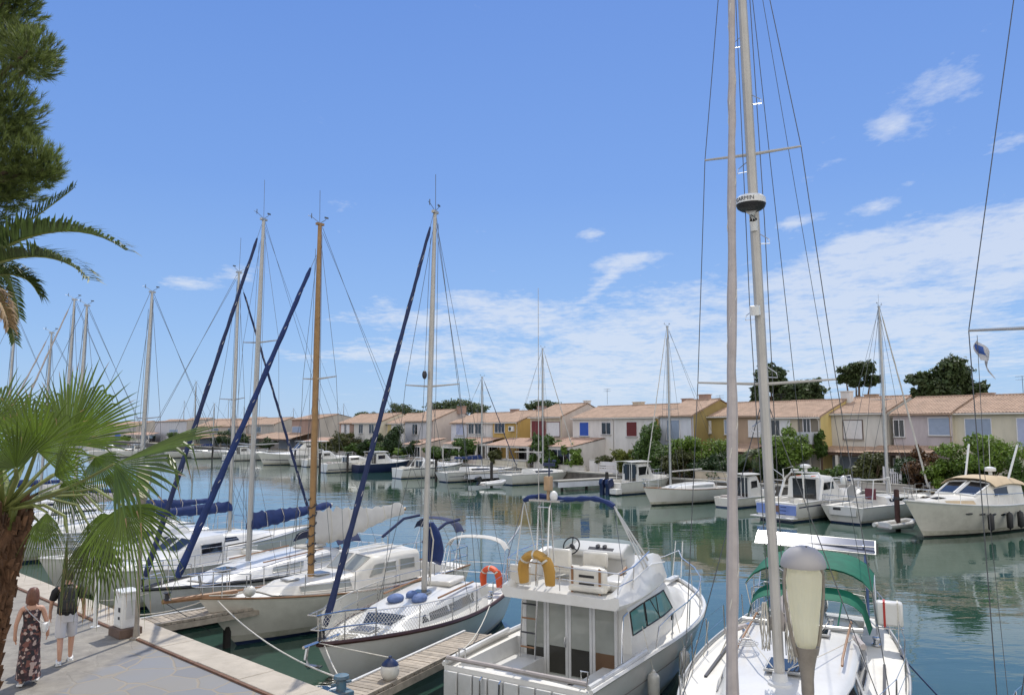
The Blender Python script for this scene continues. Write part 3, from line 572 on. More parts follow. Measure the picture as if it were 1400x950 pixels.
# (kind, label, px column, metres in front of the houses, rx, rz, leaf count, material, lift)
BUSHES = [
    ('shrub', 'big arching light green bush in front of the cream house at the right', 1340, 5.5, 3.0, 1.5, 5200, 'f_lite', 1.3, ()),
    ('shrub', 'dark ivy mass under the arching bush beside the right hand yacht', 1322, 6.5, 1.7, .9, 1800, 'f_dark', .2, ()),
    ('shrub', 'small green shrub at the right edge by the grey pole', 1386, 6.5, 1.2, 1.2, 1500, 'f_mid', .2, ()),
    ('oleander', 'reddish oleander bush behind the sagging white forestay', 1256, 6.4, 1.9, 1.35, 3000, 'f_red', .3, ()),
    ('oleander', 'light green oleander next to the reddish one', 1283, 6.6, 1.6, 1.25, 2600, 'f_lite', .3, ()),
    ('oleander', 'round olive green bush below the tiled canopy, left of the white gate', 1189, 6.2, 1.5, 1.35, 2600, 'f_oliv', .2, ()),
    ('hedge', 'clipped low dark hedge behind the blue and white cruiser', 1118, 7.0, 1.9, .75, 2600, 'f_mid', .3, ()),
    ('hedge', 'clipped low hedge between the blue and white cruiser and the blue fence', 1143, 7.0, 1.4, .65, 2000, 'f_mid', .3, ()),
    ('fig_tree', 'broad leaved green tree below the loggia, between the mast and the rigging wires', 1076, 5.6, 2.2, 1.7, 3600, 'f_lite', 1.0, ()),
    ('shrub', 'dark shrub on the left of the palm garden behind the furled jib', 1004, 5.6, 1.4, 1.0, 1800, 'f_mid', .3, ()),
    ('shrub', 'large bright green vine spilling right of the tall hedge', 958, 5.5, 2.6, 1.7, 4600, 'f_lite', .7, ()),
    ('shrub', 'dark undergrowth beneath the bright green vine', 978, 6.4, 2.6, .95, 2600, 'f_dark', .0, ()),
    ('cypress_hedge', 'tall rounded green hedge rising beside the white mast', 892, 5.8, 2.9, 2.6, 6500, 'f_mid', .0, ()),
    ('shrub', 'yellowish shrub on the left foot of the tall hedge', 853, 7.2, 1.5, 1.3, 2400, 'f_yel', .1, ()),
    ('shrub', 'yellow flowering bush on the right foot of the tall hedge', 929, 7.4, 1.6, 1.2, 2300, 'f_oliv', .1, ()),
    ('shrub', 'small potted looking agave bush above the white garden wall', 826, 6.8, .9, .7, 900, 'f_oliv', .5, ()),
    ('shrub', 'round dark green bush in front of the white columned porch', 744, 7.3, 2.2, 1.65, 4200, 'f_mid', .5, ()),
    ('shrub', 'light green rounded bush left of the pink tiled garden room', 784, 7.0, 1.7, 1.25, 2600, 'f_lite', .4, ()),
    ('shrub', 'low trimmed green mound under the big round bush', 757, 8.0, 1.5, .7, 1500, 'f_mid', .1, ()),
    ('shrub', 'small climbing plant on the ochre porch column', 678, 7.4, .9, 1.0, 1000, 'f_oliv', .2, ()),
    ('shrub', 'dark leafy bush before the narrow windowed white house', 636, 7.5, 1.9, 1.3, 2400, 'f_mid', .4, ()),
    ('shrub', 'green climber over the pergola right of the silver mast', 640, 5.2, 2.2, .6, 1800, 'f_mid', 2.2, ()),
    ('shrub', 'bright green bush just right of the silver mast', 593, 7.4, 1.6, 1.0, 1700, 'f_mid', .2, ()),
    ('shrub', 'grey green bush below the lavender house', 571, 7.0, 1.9, 1.2, 2200, 'f_dark', .5, ()),
    ('shrub', 'light green low shrub left of the lavender house canopy', 551, 8.0, 1.7, .8, 1600, 'f_lite', .1, ()),
    ('shrub', 'big dark round tree like bush rising left of the lavender house', 537, 6.8, 2.7, 2.2, 4200, 'f_dark', .6, ()),
    ('shrub', 'green bush behind the slanting navy furled sail', 505, 6.8, 2.3, 1.6, 2800, 'f_dark', .4, ()),
    ('hedge', 'low hedge along the quay right of the navy furled sail', 526, 8.2, 2.4, .8, 2200, 'f_mid', .1, ()),
    ('hedge', 'rounded low bush along the quay under the navy furled sail', 489, 8.2, 2.0, 1.0, 2200, 'f_mid', .1, ()),
    ('hedge', 'large clipped yellow topped hedge below the two window white house', 474, 6.8, 3.2, 1.6, 3800, 'f_oliv', .5, ()),
    ('shrub', 'pale leaved bush left of the clipped hedge', 451, 7.4, 2.0, 1.2, 1800, 'f_oliv', .1, ()),
    ('shrub', 'dark tree bush beside the brown pink house', 451, -4.0, 3.4, 2.0, 2400, 'f_mid', 1.6, ()),
    ('shrub', 'dark low bush just right of the wooden mast', 442, 8.0, 1.7, 1.0, 1400, 'f_dark', .0, ()),
    ('shrub', 'dark bush behind the far white sailboats at the left', 312, 6.5, 3.8, 2.0, 2600, 'f_dark', .3, ()),
    ('shrub', 'second dark bush between the two left masts', 332, 6.8, 2.6, 1.7, 2000, 'f_dark', .2, ()),
    ('shrub', 'bush above the long palm leaf at the far left quay', 238, 7.0, 2.6, 1.6, 1600, 'f_mid', .3, ()),
    ('shrub', 'low shrub by the grey gabled house', 172, 8.0, 2.2, 1.0, 1200, 'f_mid', .0, ()),
    ('shrub', 'creeper hanging on the yellow end wall beside the loggia', 1121, 3.2, .6, 1.1, 900, 'f_mid', 2.2, ()),
    ('shrub', 'dark mass of shrubs between the tall hedge and the white mast foot', 908, 6.6, 2.4, 1.3, 2600, 'f_mid', .0, ()),
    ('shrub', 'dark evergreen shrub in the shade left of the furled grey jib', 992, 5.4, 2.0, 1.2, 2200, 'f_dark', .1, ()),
    ('shrub', 'dark green shrub between the broad leaved tree and the palm garden', 1052, 6.0, 1.8, 1.0, 2000, 'f_dark', .1, ()),
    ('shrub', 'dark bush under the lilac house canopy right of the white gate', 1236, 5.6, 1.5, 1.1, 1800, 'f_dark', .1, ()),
    ('shrub', 'dense green bush closing the gap before the pale wall near the pink end wall', 610, 7.0, 1.9, 1.0, 1900, 'f_mid', .1, ()),
    ('shrub', 'dark leafy row of shrubs at the foot of the white house with pale yellow shutter', 522, 6.4, 2.2, 1.2, 2200, 'f_mid', .1, ()),
    ('shrub', 'low green bush on the bank behind the low white motorboat', 430, 7.6, 2.2, 1.0, 1500, 'f_mid', .0, ()),
    ('shrub', 'rounded dark bush beside the porch of the tall brown beige house', 367, 7.0, 2.4, 1.2, 1500, 'f_dark', .0, ()),
]
for nm, lab, px, off, rx, rz_, n, m_, lift, ex in BUSHES:
    p = FP(px, off, 1.2)
    bush(nm, lab, 'hedge' if 'hedge' in nm else ('tree' if 'tree' in nm else 'bush'), tuple(p), (rx * (1.28 if p.y < 118 else 1.14), rx * (.6 if 'hedge' in nm else .95), rz_ * (1.12 if p.y < 118 else 1.14)), int(n * (1.9 if p.y < 118 else 1.6)), .24 if p.y < 90 else .34, m_, 'garden bushes on the far bank', lift=lift, clumps=18)

def pine(label, px, pytop, pybase, off, crowns, n, trunk=None, group='pines behind the far houses', name='pine_tree'):
    """crowns: (px, py, rx px, ry px) outlines of needle masses, all at the tree's own distance"""
    g = FP(px, off, 1.2); s = g.y / F
    t = thing(name, label, 'tree', tuple(g), 0, group)
    mb = MB(); tb = MB(); tops = []
    for cx, cy, rx, ry in crowns:
        rx *= 1.15; ry *= 1.22; c = D(cx, cy, g.y) - g; c.y += RND.uniform(-.3, .3) * rx * s
        leaf_cloud(mb, c, (rx * s, rx * s * .9, ry * s), int(n * 1.05 * rx * ry), .5, max(14, int(rx * 1.3)), up=.5, asp=.5); tops.append(c)
    mb.build('crown', M['f_pine'], t, flat=True)
    ct = tops[0]; low = min(c.z for c in tops)
    tb.tube([(0, 0, 0), (ct.x * .25, 0, low * .5), (ct.x * .7, ct.y * .5, low * .85)], [.32, .26, .18], 8)
    for c in tops: tb.tube([(ct.x * .25, 0, low * .5), (c.x * .7, c.y * .6, (low * .5 + c.z) * .5), tuple(c)], [.2, .13, .04], 6)
    tb.build('trunk', M['tbark'], t)
    return t
pine('dark pine with layered crown right behind the tall grey mast', 1056, 498, 556, -16, [(1052, 516, 22, 18), (1038, 538, 12, 14), (1066, 535, 14, 18), (1045, 548, 16, 9)], 5.0)
pine('round lighter green tree right of the dark layered pine', 1102, 515, 556, -16, [(1100, 534, 27, 17), (1115, 544, 14, 10), (1086, 545, 14, 9)], 4.5, name='leafy_tree')
pine('umbrella pine with a bare leaning trunk and flat open crown', 1172, 492, 556, -14, [(1174, 506, 24, 11), (1158, 516, 13, 7), (1190, 518, 13, 8), (1172, 522, 14, 5)], 4.5)
pine('wide dark pine rising over the lilac house roof', 1294, 490, 552, -12, [(1299, 508, 26, 17), (1265, 518, 19, 9), (1286, 531, 26, 13), (1326, 534, 18, 12), (1258, 536, 12, 9)], 4.6)
pine('low wide umbrella pine behind the pink walled house roof', 625, 546, 575, -20, [(627, 556, 38, 8), (600, 560, 16, 7), (652, 560, 16, 7)], 6)
pine('small dark pine left of the silver mast head', 546, 550, 575, -24, [(546, 560, 20, 9), (566, 563, 14, 6)], 6)
pine('dark umbrella pine over the ochre house roof', 742, 545, 562, -22, [(741, 553, 22, 6), (731, 556, 12, 5)], 6)
pine('flat dark pine crown over the two window white house', 498, 560, 575, -24, [(497, 568, 17, 5), (510, 568, 10, 4)], 6)
# small palms peeping over the roofs and in the garden
def small_palm(label, base, hh, nf, ln, m_='date', group=None):
    t = thing('palm_tree', label, 'palm', tuple(base), RND.uniform(0, 6), group)
    MB().tube([(0, 0, 0), (.05, .02, hh * .5), (0, 0, hh)], [.22, .18, .2], 8).build('trunk', M['bark'], t)
    mb = MB()
    for i in range(nf):
        a = i * 2.4; el_ = RND.uniform(.1, 1.2); L_ = ln * RND.uniform(.8, 1.1)
        pts = [Vector((cos(a) * cos(el_) * L_ * u, sin(a) * cos(el_) * L_ * u, hh + sin(el_) * L_ * u - .75 * L_ * u * u)) for u in [k / 7 for k in range(8)]]
        mb.tube(pts, [.03, .028, .024, .02, .016, .012, .008, .004], 4)
        for k in range(1, 8):
            for j in range(4):
                u = (k - 1 + j / 4) / 7; p = pts[k - 1].lerp(pts[k], j / 4); d = (pts[k] - pts[k - 1]).normalized(); sd = d.cross(Vector((0, 0, 1))).normalized()
                for s_ in (-1, 1):
                    q = p + (sd * s_ * .75 + d * .6 + Vector((0, 0, -.12))) * (L_ * .3 * sin(pi * (.15 + .8 * u)))
                    w_ = d * .028
                    mb.add([p - w_, p + w_, q], [(0, 1, 2)])
    mb.build('crown', M[m_], t, flat=True)
    return t
small_palm('bushy garden palm left of the two foremost mast lines', FP(1034, 6.0, 1.2), 2.3, 26, 2.4)
small_palm('green palm top over the roof behind the far sailboat mast', FP(1206, -12, 1.2), 6.6, 20, 1.8, group=None)
small_palm('palm leaves over the lilac roof in front of the wide dark pine', FP(1292, -9, 1.2), 6.7, 20, 1.5)

# ---- fan palm in the near left corner
FPD = 7.4
fpb = D(-70, 1290, 7.25); fpb.z = QZ
fan = thing('fan_palm', 'fan palm with shaggy brown trunk and broad split leaves at the left edge', 'palm', tuple(fpb))
def rel(px, py, d): return D(px, py, d) - fpb
top = rel(3, 706, FPD); mid = rel(-42, 900, FPD - .05)
tk = MB(); axis_pts = [Vector((0, 0, 0)), Vector((mid.x * .6, mid.y * .6, mid.z * .5)), mid, top]
def axp(t):
    t *= 3; i = min(2, int(t)); return axis_pts[i].lerp(axis_pts[i + 1], t - i)
tk.tube([axp(i / 14) for i in range(15)], [.205 + .012 * sin(i * 2.1) for i in range(13)] + [.19, .15], 14)
for i in range(1700):                                         # old leaf bases, each a curved brown flap
    t = RND.random() ** .8; c = axp(t); a = RND.uniform(0, 6.28); r = .185 + RND.uniform(0, .025)
    e = Vector((cos(a), sin(a), 0)); sd = Vector((-sin(a), cos(a), 0)); wd = RND.uniform(.01, .032); ln = RND.uniform(.04, .12)
    p = c + e * r; q = p + e * RND.uniform(.005, .05) + Vector((0, 0, ln)); k = sd * RND.uniform(-.04, .04)
    tk.add([p - sd * wd, p + sd * wd, q + sd * wd * .5 + k, q - sd * wd * .5 + k, p + e * .05 + Vector((0, 0, -.02)) , q + e * .03 + k], [(0, 1, 2, 3), (0, 4, 5, 3), (4, 1, 2, 5), (3, 5, 2), (0, 1, 4)])
tk.build('trunk', M['bark'], fan, flat=True)

def fan_leaf(pet, axis, nrm, Rr, spread, nseg=34, m_='fan', split=.5, droop=.25, fold=.0, thread=True, skew=0.):
    """pet: petiole points ending at the hub; axis: blade middle; nrm: blade normal"""
    hub = Vector(pet[-1]); ax = Vector(axis).normalized(); n = Vector(nrm); n = (n - ax * n.dot(ax)).normalized(); sd = ax.cross(n)
    mb = MB()
    for i in range(nseg):
        f = (i + .5) / nseg * 2 - 1; th = f * spread / 2 + skew; dth = spread / nseg
        ln = Rr * (1 - .28 * abs(f) ** 2.2) * RND.uniform(.93, 1.05); dr = droop * RND.uniform(.5, 1.5)
        bend = RND.random() < .28; dry = RND.random() < .45
        d = ax * cos(th) + sd * sin(th); tn = -ax * sin(th) + sd * cos(th); up = n * (-fold * abs(f))
        d = (d + up).normalized(); rows = []
        tw = RND.uniform(-.5, .5)
        for r in (0.02, .2, .4, split, .68, .8, .9, 1.0):
            p = hub + d * ln * r
            hw = ln * r * dth * (.5 if r < .3 else .46) if r <= split else ln * split * dth * .5 * max(0.04, (1 - (r - split) / (1 - split)) ** .8)
            k = max(0, r - split * .8)
            p = p + Vector((0, 0, -1)) * dr * ln * k * k * 1.6
            if bend and r > .75: p = p + Vector((0, 0, -1)) * ln * (r - .75) * 1.1 - d * ln * (r - .75) * .55
            pl = hw * .55
            e = tn * cos(tw * k) + n * sin(tw * k)
            rows.append((p - e * hw, p + n * pl, p + e * hw))
        vs = [q for r in rows for q in r]; fs = []
        for j in range(len(rows) - 1):
            for c in (0, 1): fs.append((j * 3 + c, j * 3 + c + 1, j * 3 + 4 + c, j * 3 + 3 + c))
        mb.add(vs, fs)
        if dry:
            for q in range(1, 3): mb.m[-q] = 1
    o = mb.build('frond', [M[m_], M['datedry']], fan, ang=25)
    MB().tube(pet, [.032 - .018 * i / (len(pet) - 1) for i in range(len(pet))], 6, flat=.6).build('petiole', M['petiole'], o)
    return o
cb = top + Vector((0, 0, .05))
def fr(pts, tip, dtip, nrm, spread, **k):
    """pts: (px,py,depth) of the petiole after the crown, the last one the hub; tip: where the middle leaflet ends"""
    pp = [rel(*q) for q in pts]; pet = [cb] + pp; tp = rel(tip[0], tip[1], dtip)
    ax = tp - pp[-1]
    return fan_leaf(pet, ax, nrm, ax.length, spread, **k)
fr([(34, 660, 7.2), (50, 616, 6.9)], (42, 522, 6.75), 6.75, (.15, -1, .25), 4.9, nseg=40, droop=.2, split=.45)
fr([(50, 650, 7.6), (92, 606, 7.7)], (158, 496, 7.75), 7.75, (-.1, -1, .15), 2.5, nseg=40, droop=.12, split=.58)
fr([(80, 672, 7.1), (118, 655, 6.9), (156, 634, 6.75)], (282, 597, 6.35), 6.35, (.12, -.62, .75), 2.1, nseg=30, droop=.16, split=.6, fold=.25)
fr([(80, 674, 7.3), (130, 668, 7.1), (168, 691, 7.0)], (196, 800, 6.9), 6.9, (.1, -.95, .45), 2.7, nseg=36, droop=.5, split=.42, fold=.2)
fr([(60, 690, 7.5), (88, 705, 7.5), (92, 728, 7.45)], (80, 830, 7.4), 7.4, (-.5, -.9, .1), 1.3, nseg=22, droop=.25, m_='fandry', fold=.5)
fr([(62, 680, 7.7), (105, 690, 7.8), (128, 728, 7.8)], (132, 822, 7.7), 7.7, (.5, -.8, .1), 1.7, nseg=24, droop=.4, m_='fandry', fold=.4)
fr([(30, 640, 7.9), (36, 598, 8.1)], (40, 520, 8.2), 8.2, (.3, -.9, .2), 2.6, nseg=28, droop=.1)
fr([(70, 650, 7.9), (130, 625, 8.2)], (165, 672, 8.4), 8.4, (.3, -.7, .6), 2.6, nseg=32, droop=.4)
fr([(70, 672, 8.0), (140, 655, 8.4)], (215, 664, 8.7), 8.7, (.2, -.6, .8), 2.0, nseg=26, droop=.35)
fr([(40, 700, 7.9), (52, 712, 8.1)], (62, 756, 8.2), 8.2, (.4, -.9, .3), 1.9, nseg=20, droop=.4)
fr([(0, 640, 7.2), (-38, 600, 7.0)], (-52, 520, 6.9), 6.9, (.4, -.9, .2), 3.2, nseg=34, droop=.1)
fr([(-10, 670, 7.2), (-50, 660, 7.0)], (-90, 720, 6.9), 6.9, (-.3, -.8, .5), 2.8, nseg=34, droop=.4)
fr([(10, 660, 7.9), (-12, 590, 8.3)], (-14, 500, 8.5), 8.5, (.2, -1, .2), 2.8, nseg=34, droop=.08)
fr([(22, 655, 7.0), (22, 640, 6.8)], (-20, 560, 6.6), 6.6, (.3, -1, .3), 2.6, nseg=28, droop=.25, split=.45)
fr([(44, 668, 7.0), (74, 650, 6.85)], (128, 600, 6.7), 6.7, (-.1, -1, .4), 2.0, nseg=26, droop=.3, split=.45)
fr([(48, 676, 7.9), (84, 660, 8.1)], (138, 706, 8.2), 8.2, (.2, -.8, .5), 2.2, nseg=28, droop=.45, split=.4)
fr([(46, 690, 7.1), (64, 700, 7.0)], (60, 770, 6.95), 6.95, (.3, -.9, .2), 1.5, nseg=20, droop=.5, split=.35)
fr([(60, 640, 8.1), (90, 610, 8.3)], (100, 520, 8.4), 8.4, (.1, -1, .2), 2.2, nseg=28, droop=.12, split=.5)
fr([(72, 678, 7.5), (118, 676, 7.6), (140, 700, 7.6)], (150, 790, 7.55), 7.55, (.3, -.9, .3), 2.0, nseg=28, droop=.5, split=.35)
for i in range(14):                                          # fibres and cut stalks round the crown shaft
    a = i * 1.9; e = Vector((cos(a), sin(a), 0))
    MB().tube([cb + e * .1 - Vector((0, 0, .25)), cb + e * .2 + Vector((0, 0, .1)), cb + e * RND.uniform(.25, .4) + Vector((0, 0, RND.uniform(.05, .3)))], [.03, .025, .008], 5).build('cut_stalk', M['petiole'] if i % 2 else M['bark'], fan)

# ---- date palm at the left, its crown mostly outside the picture
dpd = 11.5
dpb = D(-75, 900, dpd); dpb.z = QZ
dp = thing('date_palm', 'tall date palm reaching feathery fronds in from the left edge', 'palm', tuple(dpb))
hd = D(-75, 400, dpd) - dpb
MB().tube([(0, 0, 0), (hd.x * .3, 0, hd.z * .5), tuple(hd)], [.3, .25, .3], 12).build('trunk', M['bark'], dp)
def date_frond(pts, ln, m_='date', droop=.25, curl=1.):
    P_ = [Vector(q) for q in pts]
    def bez(u):
        a = [P_[0], P_[1], P_[2], P_[3]]
        return a[0] * (1 - u) ** 3 + a[1] * 3 * u * (1 - u) ** 2 + a[2] * 3 * u * u * (1 - u) + a[3] * u ** 3
    mb = MB(); n = 100
    for i in range(n):
        u = .1 + .9 * i / (n - 1); p = bez(u); d = (bez(min(1, u + .01)) - bez(u - .01)).normalized()
        sd = d.cross(Vector((0, 0, 1)));
        if sd.length < .05: sd = Vector((1, 0, 0))
        sd.normalize(); up = sd.cross(d).normalized(); env = sin(pi * min(1, .12 + u * .95)) ** .6 if u < .8 else .62 - (u - .8) * 1.1
        for s_ in (-1, 1):
            L_ = ln * max(.2, env) * RND.uniform(.85, 1.1)
            dr = (sd * s_ * .62 + up * (.42 + RND.uniform(-.2, .2)) + d * .75).normalized()
            m1 = p + dr * L_ * .55; q = p + dr * L_ - Vector((0, 0, droop * L_ * RND.uniform(.3, 1.2)))
            w_ = up.cross(dr).normalized() * .017
            mb.add([p - w_ * .6, p + w_ * .6, m1 + w_, m1 - w_, q], [(0, 1, 2, 3), (3, 2, 4)])
    o = mb.build('frond', M[m_], dp, flat=True)
    MB().tube([bez(i / 16) for i in range(17)], [.03 - .024 * i / 16 for i in range(17)], 5).build('rachis', M['petiole'], o)
def dr_(px, py, d): return D(px, py, d) - dpb
date_frond([hd, dr_(-10, 330, 11.3), dr_(95, 285, 11), dr_(172, 342, 10.7)], .58)
date_frond([hd, dr_(-20, 355, 11.1), dr_(70, 325, 10.5), dr_(122, 382, 10.1)], .56)
date_frond([hd, dr_(-20, 380, 11.6), dr_(30, 355, 11.9), dr_(52, 402, 12.1)], .5, droop=.5)
date_frond([hd, dr_(-40, 350, 11.4), dr_(30, 315, 11.6), dr_(100, 258, 11.9)], .5)
date_frond([hd, dr_(-50, 390, 11.2), dr_(0, 380, 10.9), dr_(12, 445, 10.8)], .4, m_='datedry', droop=.6)
for i in range(13):
    a = 1.2 + i * .71; e = Vector((cos(a), sin(a), 0))
    if e.x > .1: e.x = -.2
    el_ = RND.uniform(.5, 1.3); L_ = 3.0
    date_frond([hd, hd + e * .9 + Vector((0, 0, .9 * el_ + .3)), hd + e * 2 + Vector((0, 0, 1.3 * el_)), hd + e * 2.7 + Vector((0, 0, 1.2 * el_ - 1.1))], .42)

# ---- pine at the top left, trunk outside the picture
pnd = 12.5
pb = D(-190, 900, pnd); pb.z = QZ
pt_ = thing('pine_tree', 'big stone pine with dense needle sprays in the top left corner', 'tree', tuple(pb))
pc = [(-20, 35, 62), (10, 70, 58), (38, 70, 42), (52, 84, 30), (-30, 140, 70), (8, 150, 50), (-10, 215, 70), (30, 180, 24), (45, 225, 38), (60, 232, 26), (20, 250, 44), (-40, 270, 60), (-5, 262, 34), (18, 8, 44), (-90, 80, 80), (-110, 200, 90), (-150, 110, 90), (-60, -40, 80), (20, -20, 34), (-140, 280, 70)]
nb = MB(); tb = MB(); tz = D(-190, 250, pnd) - pb
tb.tube([(0, 0, 0), (.2, 0, tz.z * .5), (tz.x, tz.y, tz.z), tuple(D(-150, 60, pnd) - pb)], [.32, .28, .22, .08], 10)
for cx, cy, r in pc:
    c = D(cx, cy, pnd + RND.uniform(-.5, .5)) - pb; rm = r * pnd / F
    tb.tube([(tz.x, tz.y, tz.z * .95), (tz.x + (c.x - tz.x) * .5, c.y * .4, c.z * .55 + tz.z * .42), tuple(c)], [.11, .07, .02], 6)
    for i in range(int(50 + 260 * (r / 50) ** 2)):
        v = Vector((RND.gauss(0, 1), RND.gauss(0, 1), RND.gauss(0, 1))).normalized(); k = RND.random() ** .4
        p = c + Vector((v.x * rm, v.y * rm, v.z * rm * .85)) * k
        ax = (v + Vector((0, 0, .9))).normalized(); ln = RND.uniform(.1, .17)
        o1 = ax.orthogonal().normalized(); o2 = ax.cross(o1)
        for j in range(18):
            a = RND.uniform(0, 6.28); s_ = RND.uniform(.15, .75); base = p + ax * RND.uniform(-.07, .07)
            d = (ax * (1 - s_ * .6) + (o1 * cos(a) + o2 * sin(a)) * s_).normalized(); w_ = d.cross(ax)
            if w_.length < 1e-3: continue
            w_ = w_.normalized() * .006
            nb.add([base - w_, base + w_, base + d * ln], [(0, 1, 2)])
nb.build('crown', M['needle'], pt_, flat=True); tb.build('trunk', M['tbark'], pt_)
# ================================================================== boat kit
class Hull:
    def __init__(s, L, B, zb, zm, zs, sw=.72, tm=.42, rake=.9, tr=.25, p=2.0, a0=.3, a1=.85, bow_flare=0.):
        s.L, s.B, s.zb, s.zm, s.zs, s.sw, s.tm, s.rake, s.tr, s.p, s.a0, s.a1 = L, B, zb, zm, zs, sw, tm, rake, tr, p, a0, a1
    def w(s, t):
        if t < s.tm: return s.B / 2 * (s.sw + (1 - s.sw) * sin(pi / 2 * t / s.tm))
        return s.B / 2 * max(0, 1 - ((t - s.tm) / (1 - s.tm)) ** s.p)
    def sh(s, t):
        if t > .4: return s.zm + (s.zb - s.zm) * ((t - .4) / .6) ** 1.7
        return s.zm + (s.zs - s.zm) * ((.4 - t) / .4) ** 1.7
    def pt(s, t, z, sd=1, grow=0.):
        zs = s.sh(t); h = max(0, (z + .4) / (zs + .4)); hc = min(h, 1)
        y = s.w(t) * hc ** (s.a0 + (s.a1 - s.a0) * t * t) + grow
        x = s.L * t - s.rake * (1 - hc) * t ** 4 + s.tr * (1 - hc) * (1 - t) ** 6
        return Vector((x, sd * y, z))
    def tx(s, x): return max(0, min(1, x / s.L))
    def wx(s, x): return s.w(s.tx(x))
    def zx(s, x): return s.sh(s.tx(x))

def build_hull(h, root, hm='gel', boot='navy', rail='teak', railr=.03, cock=None, deckm='deck', N=30, stripe=None, sink=.05, cockm='gel'):
    lv = [-.4, 0.0, .1, .17]; K = 7
    mb = MB(); rows = []
    for i in range(N + 1):
        t = i / N; zs = h.sh(t); zz = lv[:3] + [lerp(.1, zs, (k + 1) / K) for k in range(K)]
        rows.append(zz)
    nz = len(rows[0])
    for sd in (1, -1):
        vs = [h.pt(i / N, z, sd) for i in range(N + 1) for z in rows[i]]
        fs = []; mi = []
        o = len(mb.v)
        for i in range(N):
            for k in range(nz - 1):
                q = (i * nz + k, (i + 1) * nz + k, (i + 1) * nz + k + 1, i * nz + k + 1)
                fs.append(tuple(x + o for x in (q if sd == -1 else q[::-1]))); mi.append(1 if k < 2 else (2 if k == 2 else 0))
        mb.v += [tuple(v) for v in vs]; mb.f += fs; mb.m += mi
    zz = rows[0]; o = len(mb.v)
    mb.v += [tuple(h.pt(0, z, 1)) for z in zz] + [tuple(h.pt(0, z, -1)) for z in zz]
    for k in range(nz - 1): mb.f.append((o + k, o + k + 1, o + nz + k + 1, o + nz + k)); mb.m.append(1 if k < 2 else 0)
    mb.build('hull', [M[hm], M[boot], M['grime'] if hm != 'navy' else M[hm]], root, ang=30)
    # deck with a real cockpit well
    ts = sorted(set([i / N for i in range(N + 1)] + ([h.tx(cock[0]), h.tx(cock[1])] if cock else [])))
    fr = [-1, -.8, -.5, -.25, 0, .25, .5, .8, 1]; dk = MB(); vs = []
    for t in ts:
        w_ = h.w(t) * .985; z = h.sh(t) - sink; cw = min(cock[2], w_ * .86) if cock else 0
        ys = [-w_, -(w_ + cw) / 2, -cw, -cw * .5, 0, cw * .5, cw, (w_ + cw) / 2, w_] if cock else [w_ * f for f in fr]
        for y in ys: vs.append((h.L * t - .01 * t, y, z + .05 * (1 - (y / max(w_, .01)) ** 2) * (w_ > .3)))
    fs = []
    for i in range(len(ts) - 1):
        for j in range(8):
            if cock and h.tx(cock[0]) - 1e-6 <= ts[i] and ts[i + 1] <= h.tx(cock[1]) + 1e-6 and 2 <= j <= 5: continue
            fs.append((i * 9 + j, (i + 1) * 9 + j, (i + 1) * 9 + j + 1, i * 9 + j + 1))
    dk.add(vs, fs); dk.build('deck', M[deckm], root, ang=30)
    if cock:
        x0, x1, cw, dp = cock; z = h.zx((x0 + x1) / 2); z0 = z - dp; cb_ = MB()
        cw2 = min(cw, h.wx(x0) * .86); sole = cw2 * .5
        zr0 = h.zx(x0) - sink + .04; zr1 = h.zx(x1) - sink + .04
        for sd in (1, -1):
            c0 = min(cw, h.wx(x0) * .985 * .86); c1 = min(cw, h.wx(x1) * .985 * .86)
            A = [(x0, sd * c0, zr0), (x1, sd * c1, zr1)]; S = z - dp * .42
            cb_.add([A[0], A[1], (x1, sd * c1 * .97, S), (x0, sd * c0 * .97, S), (x1, sd * sole, S), (x0, sd * sole, S), (x1, sd * sole, z0), (x0, sd * sole, z0)],
                    [(0, 1, 2, 3), (3, 2, 4, 5), (5, 4, 6, 7)])
        cb_.add([(x0, sole, z0), (x1, sole, z0), (x1, -sole, z0), (x0, -sole, z0)], [(0, 1, 2, 3)])
        for x in (x0, x1):
            c_ = min(cw, h.wx(x) * .86)
            cb_.add([(x, c_, h.zx(x) - sink + .04), (x, -c_, h.zx(x) - sink + .04), (x, -c_, z0), (x, c_, z0)], [(0, 1, 2, 3)])
        cb_.build('cockpit', M[cockm], root, ang=25)
    for sd in (1, -1):
        MB().tube([h.pt(i / N, h.sh(i / N), sd) + Vector((0, 0, .012)) for i in range(N + 1)], railr, 6).build('toe_rail', M[rail], root)
    if stripe:
        for sd in (1, -1):
            a, b_, sm = stripe; vs = []
            for i in range(N + 1):
                t = .02 + .965 * i / N
                for f in (a, b_): vs.append(h.pt(t, lerp(.13, h.sh(t), f), sd, .004))
            fs = [(2 * i, 2 * i + 2, 2 * i + 3, 2 * i + 1) for i in range(N)]
            MB().add(vs, fs).build('hull_stripe', M[sm], root)
    return h

